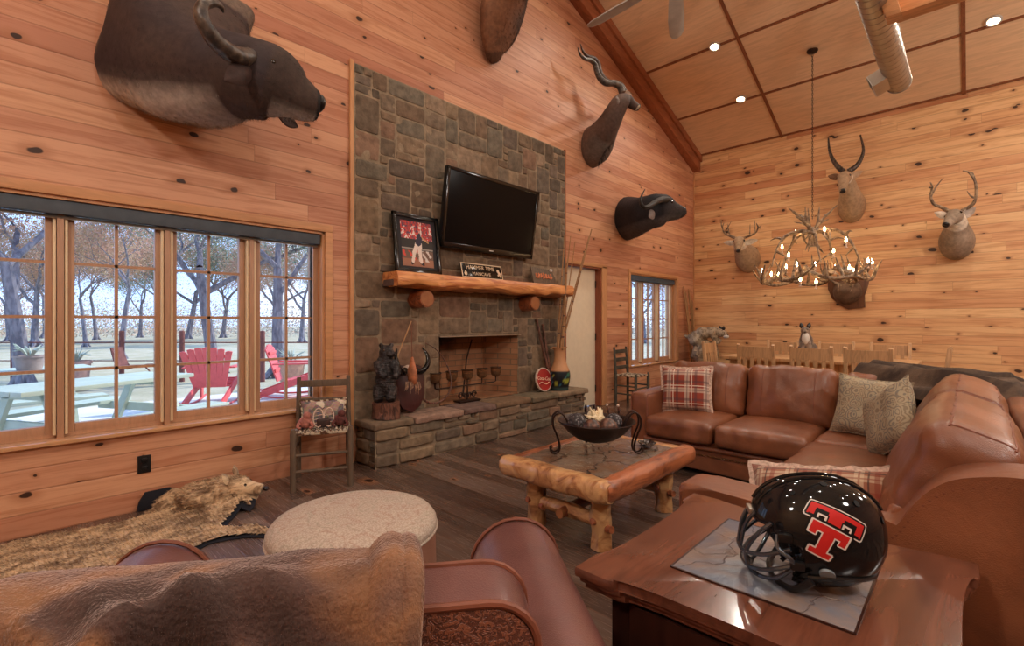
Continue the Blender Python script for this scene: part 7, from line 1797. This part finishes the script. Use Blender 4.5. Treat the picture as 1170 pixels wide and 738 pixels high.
mb = MB(); mb.box((0, .25, .56), (.48, .02, .46), Matrix.Translation((0, .25, .56)) @ Matrix.Rotation(radians(-18), 4, 'X') @ Matrix.Translation((0, -.25, -.56))); mb.box((0, -.08, .35), (.48, .46, .02)); mb.build('sling', M['rust'], o)
o = thing('wire_chair', 'white wire garden chair behind the red rocking chair', 'garden chair', gpos(358, 10.9), radians(-140))
mb = MB(); mb.tube([V((.24 * sin(a) * (1 if cos(a) > -.5 else .8), .16 + .10 * cos(a), .95 + .42 * cos(a))) for a in [2 * pi * q / 22 for q in range(22)]], .014, 6, closed=True)
for q in range(9):
    x = lerp(-.19, .19, q / 8); mb.tube([(x, .14, .58), (x, .20, 1.25 - x * x * 3)], .005, 4)
for q in range(7): mb.tube([(-.22, .12 + q * .012, .62 + q * .1), (.22, .12 + q * .012, .62 + q * .1)], .005, 4)
mb.build('mesh_back', M['whitegrey'], o)
mb = MB(); mb.lathe([(.001, .44), (.23, .44), (.24, .46), (.001, .462)], 20); mb.build('seat', M['whitegrey'], o)
for sx in (-1, 1):
    for sy in (-1, 1):
        mb = MB(); mb.tube([(sx * .14, sy * .14, .45), (sx * .2, sy * .2, 0)], .012, 6); mb.build('leg', M['whitegrey'], o)

# ================================================================== LIGHT, SKY, CAMERA
w = bpy.data.worlds.new('autumn_sky'); SC.world = w; w.use_nodes = True; N = w.node_tree.nodes; N.clear(); L_ = w.node_tree.links
o_ = N.new('ShaderNodeOutputWorld'); bg = N.new('ShaderNodeBackground'); tc = N.new('ShaderNodeTexCoord'); sx = N.new('ShaderNodeSeparateXYZ'); rp = N.new('ShaderNodeValToRGB'); nz = N.new('ShaderNodeTexNoise'); mx = N.new('ShaderNodeMix'); mx.data_type = 'RGBA'
L_.new(tc.outputs['Generated'], sx.inputs[0]); L_.new(sx.outputs[2], rp.inputs[0]); e = rp.color_ramp.elements
e[0].position = .0; e[0].color = (.46, .64, 1.0, 1); e[1].position = .45; e[1].color = (.24, .48, 1.0, 1)
nz.inputs['Scale'].default_value = 4; nz.inputs['Detail'].default_value = 5; L_.new(tc.outputs['Generated'], nz.inputs['Vector'])
rc = N.new('ShaderNodeValToRGB'); rc.color_ramp.elements[0].position = .5; rc.color_ramp.elements[1].position = .7; L_.new(nz.outputs[0], rc.inputs[0])
L_.new(rc.outputs[0], mx.inputs[0]); L_.new(rp.outputs[0], mx.inputs[6]); mx.inputs[7].default_value = (1, 1, 1, 1); L_.new(mx.outputs[2], bg.inputs[0]); bg.inputs[1].default_value = SKY
L_.new(bg.outputs[0], o_.inputs[0])
def light(name, ty, loc, e, col, **k):
    l = bpy.data.lights.new(name, ty); l.energy = e; l.color = col
    for a, b_ in k.items(): setattr(l, a, b_)
    o = bpy.data.objects.new(name, l); COL.objects.link(o); o.location = loc; return o
s = light('sun', 'SUN', (0, 20, 20), SUN, (1.0, .94, .86), angle=radians(1.0)); s.rotation_euler = V((-.80, .06, -.60)).to_track_quat('-Z', 'Y').to_euler()
# window light guides (sampling portals only)
for (x0, x1, z0, z1) in (W1, W2):
    l = light('window_daylight', 'AREA', ((x0 + x1) / 2, D + .26, (z0 + z1) / 2), 1, (1, 1, 1), shape='RECTANGLE', size=x1 - x0, size_y=z1 - z0); l.rotation_euler = (radians(-90), 0, 0); l.data.cycles.is_portal = True
# unseen hanging lamps added behind the armchair to fill the hall with light
for i, (x, y, z, e_) in enumerate(((1.2, -1.9, 3.3, HALL_FILL), (4.4, -2.4, 3.5, HALL_FILL), (-1.6, 1.0, 3.4, HALL_FILL), (7.4, -2.6, 3.3, HALL_FILL * .8))):
    o = thing('fill_lamp', 'pendant fill lamp added in the unseen part of the hall', 'lamp', (x, y, z), group='added hall fill lamps')
    mb = MB(); mb.tube([(0, 0, .22), (0, 0, roofz(x) - z)], .008, 6); mb.build('stem', M['iron'], o)
    mb = MB(); mb.lathe([(.02, .24), (.09, .23), (.12, .20), (.10, .19), (.02, .20)], 18); mb.build('cap', M['iron'], o)
    l = light('globe', 'POINT', (0, 0, 0), e_, (1, .93, .85), shadow_soft_size=.19); l.parent = o
cam = bpy.data.cameras.new('camera'); co_ = bpy.data.objects.new('camera', cam); COL.objects.link(co_); SC.camera = co_
cam.sensor_fit = 'HORIZONTAL'; cam.sensor_width = 36.0; cam.lens = 36.0 * FPX / 1170.0; cam.clip_start = .02; cam.clip_end = 400
cam.shift_x = 0; cam.shift_y = -(369.0 - CY) / 1170.0 * -1 * -1
fwd = V((CT, ST, 0)); co_.location = (0, 0, EYE); co_.rotation_euler = fwd.to_track_quat('-Z', 'Y').to_euler()
SC.view_settings.view_transform = 'Standard'; SC.view_settings.look = 'None'; SC.view_settings.gamma = 1.0; SC.view_settings.use_curve_mapping = False; SC.view_settings.exposure = EXPO
cy = SC.cycles; cy.max_bounces = 7; cy.diffuse_bounces = 4; cy.glossy_bounces = 3; cy.transmission_bounces = 5; cy.transparent_max_bounces = 10; cy.sample_clamp_indirect = 6.0; cy.use_denoising = True; cy.caustics_reflective = False; cy.caustics_refractive = False
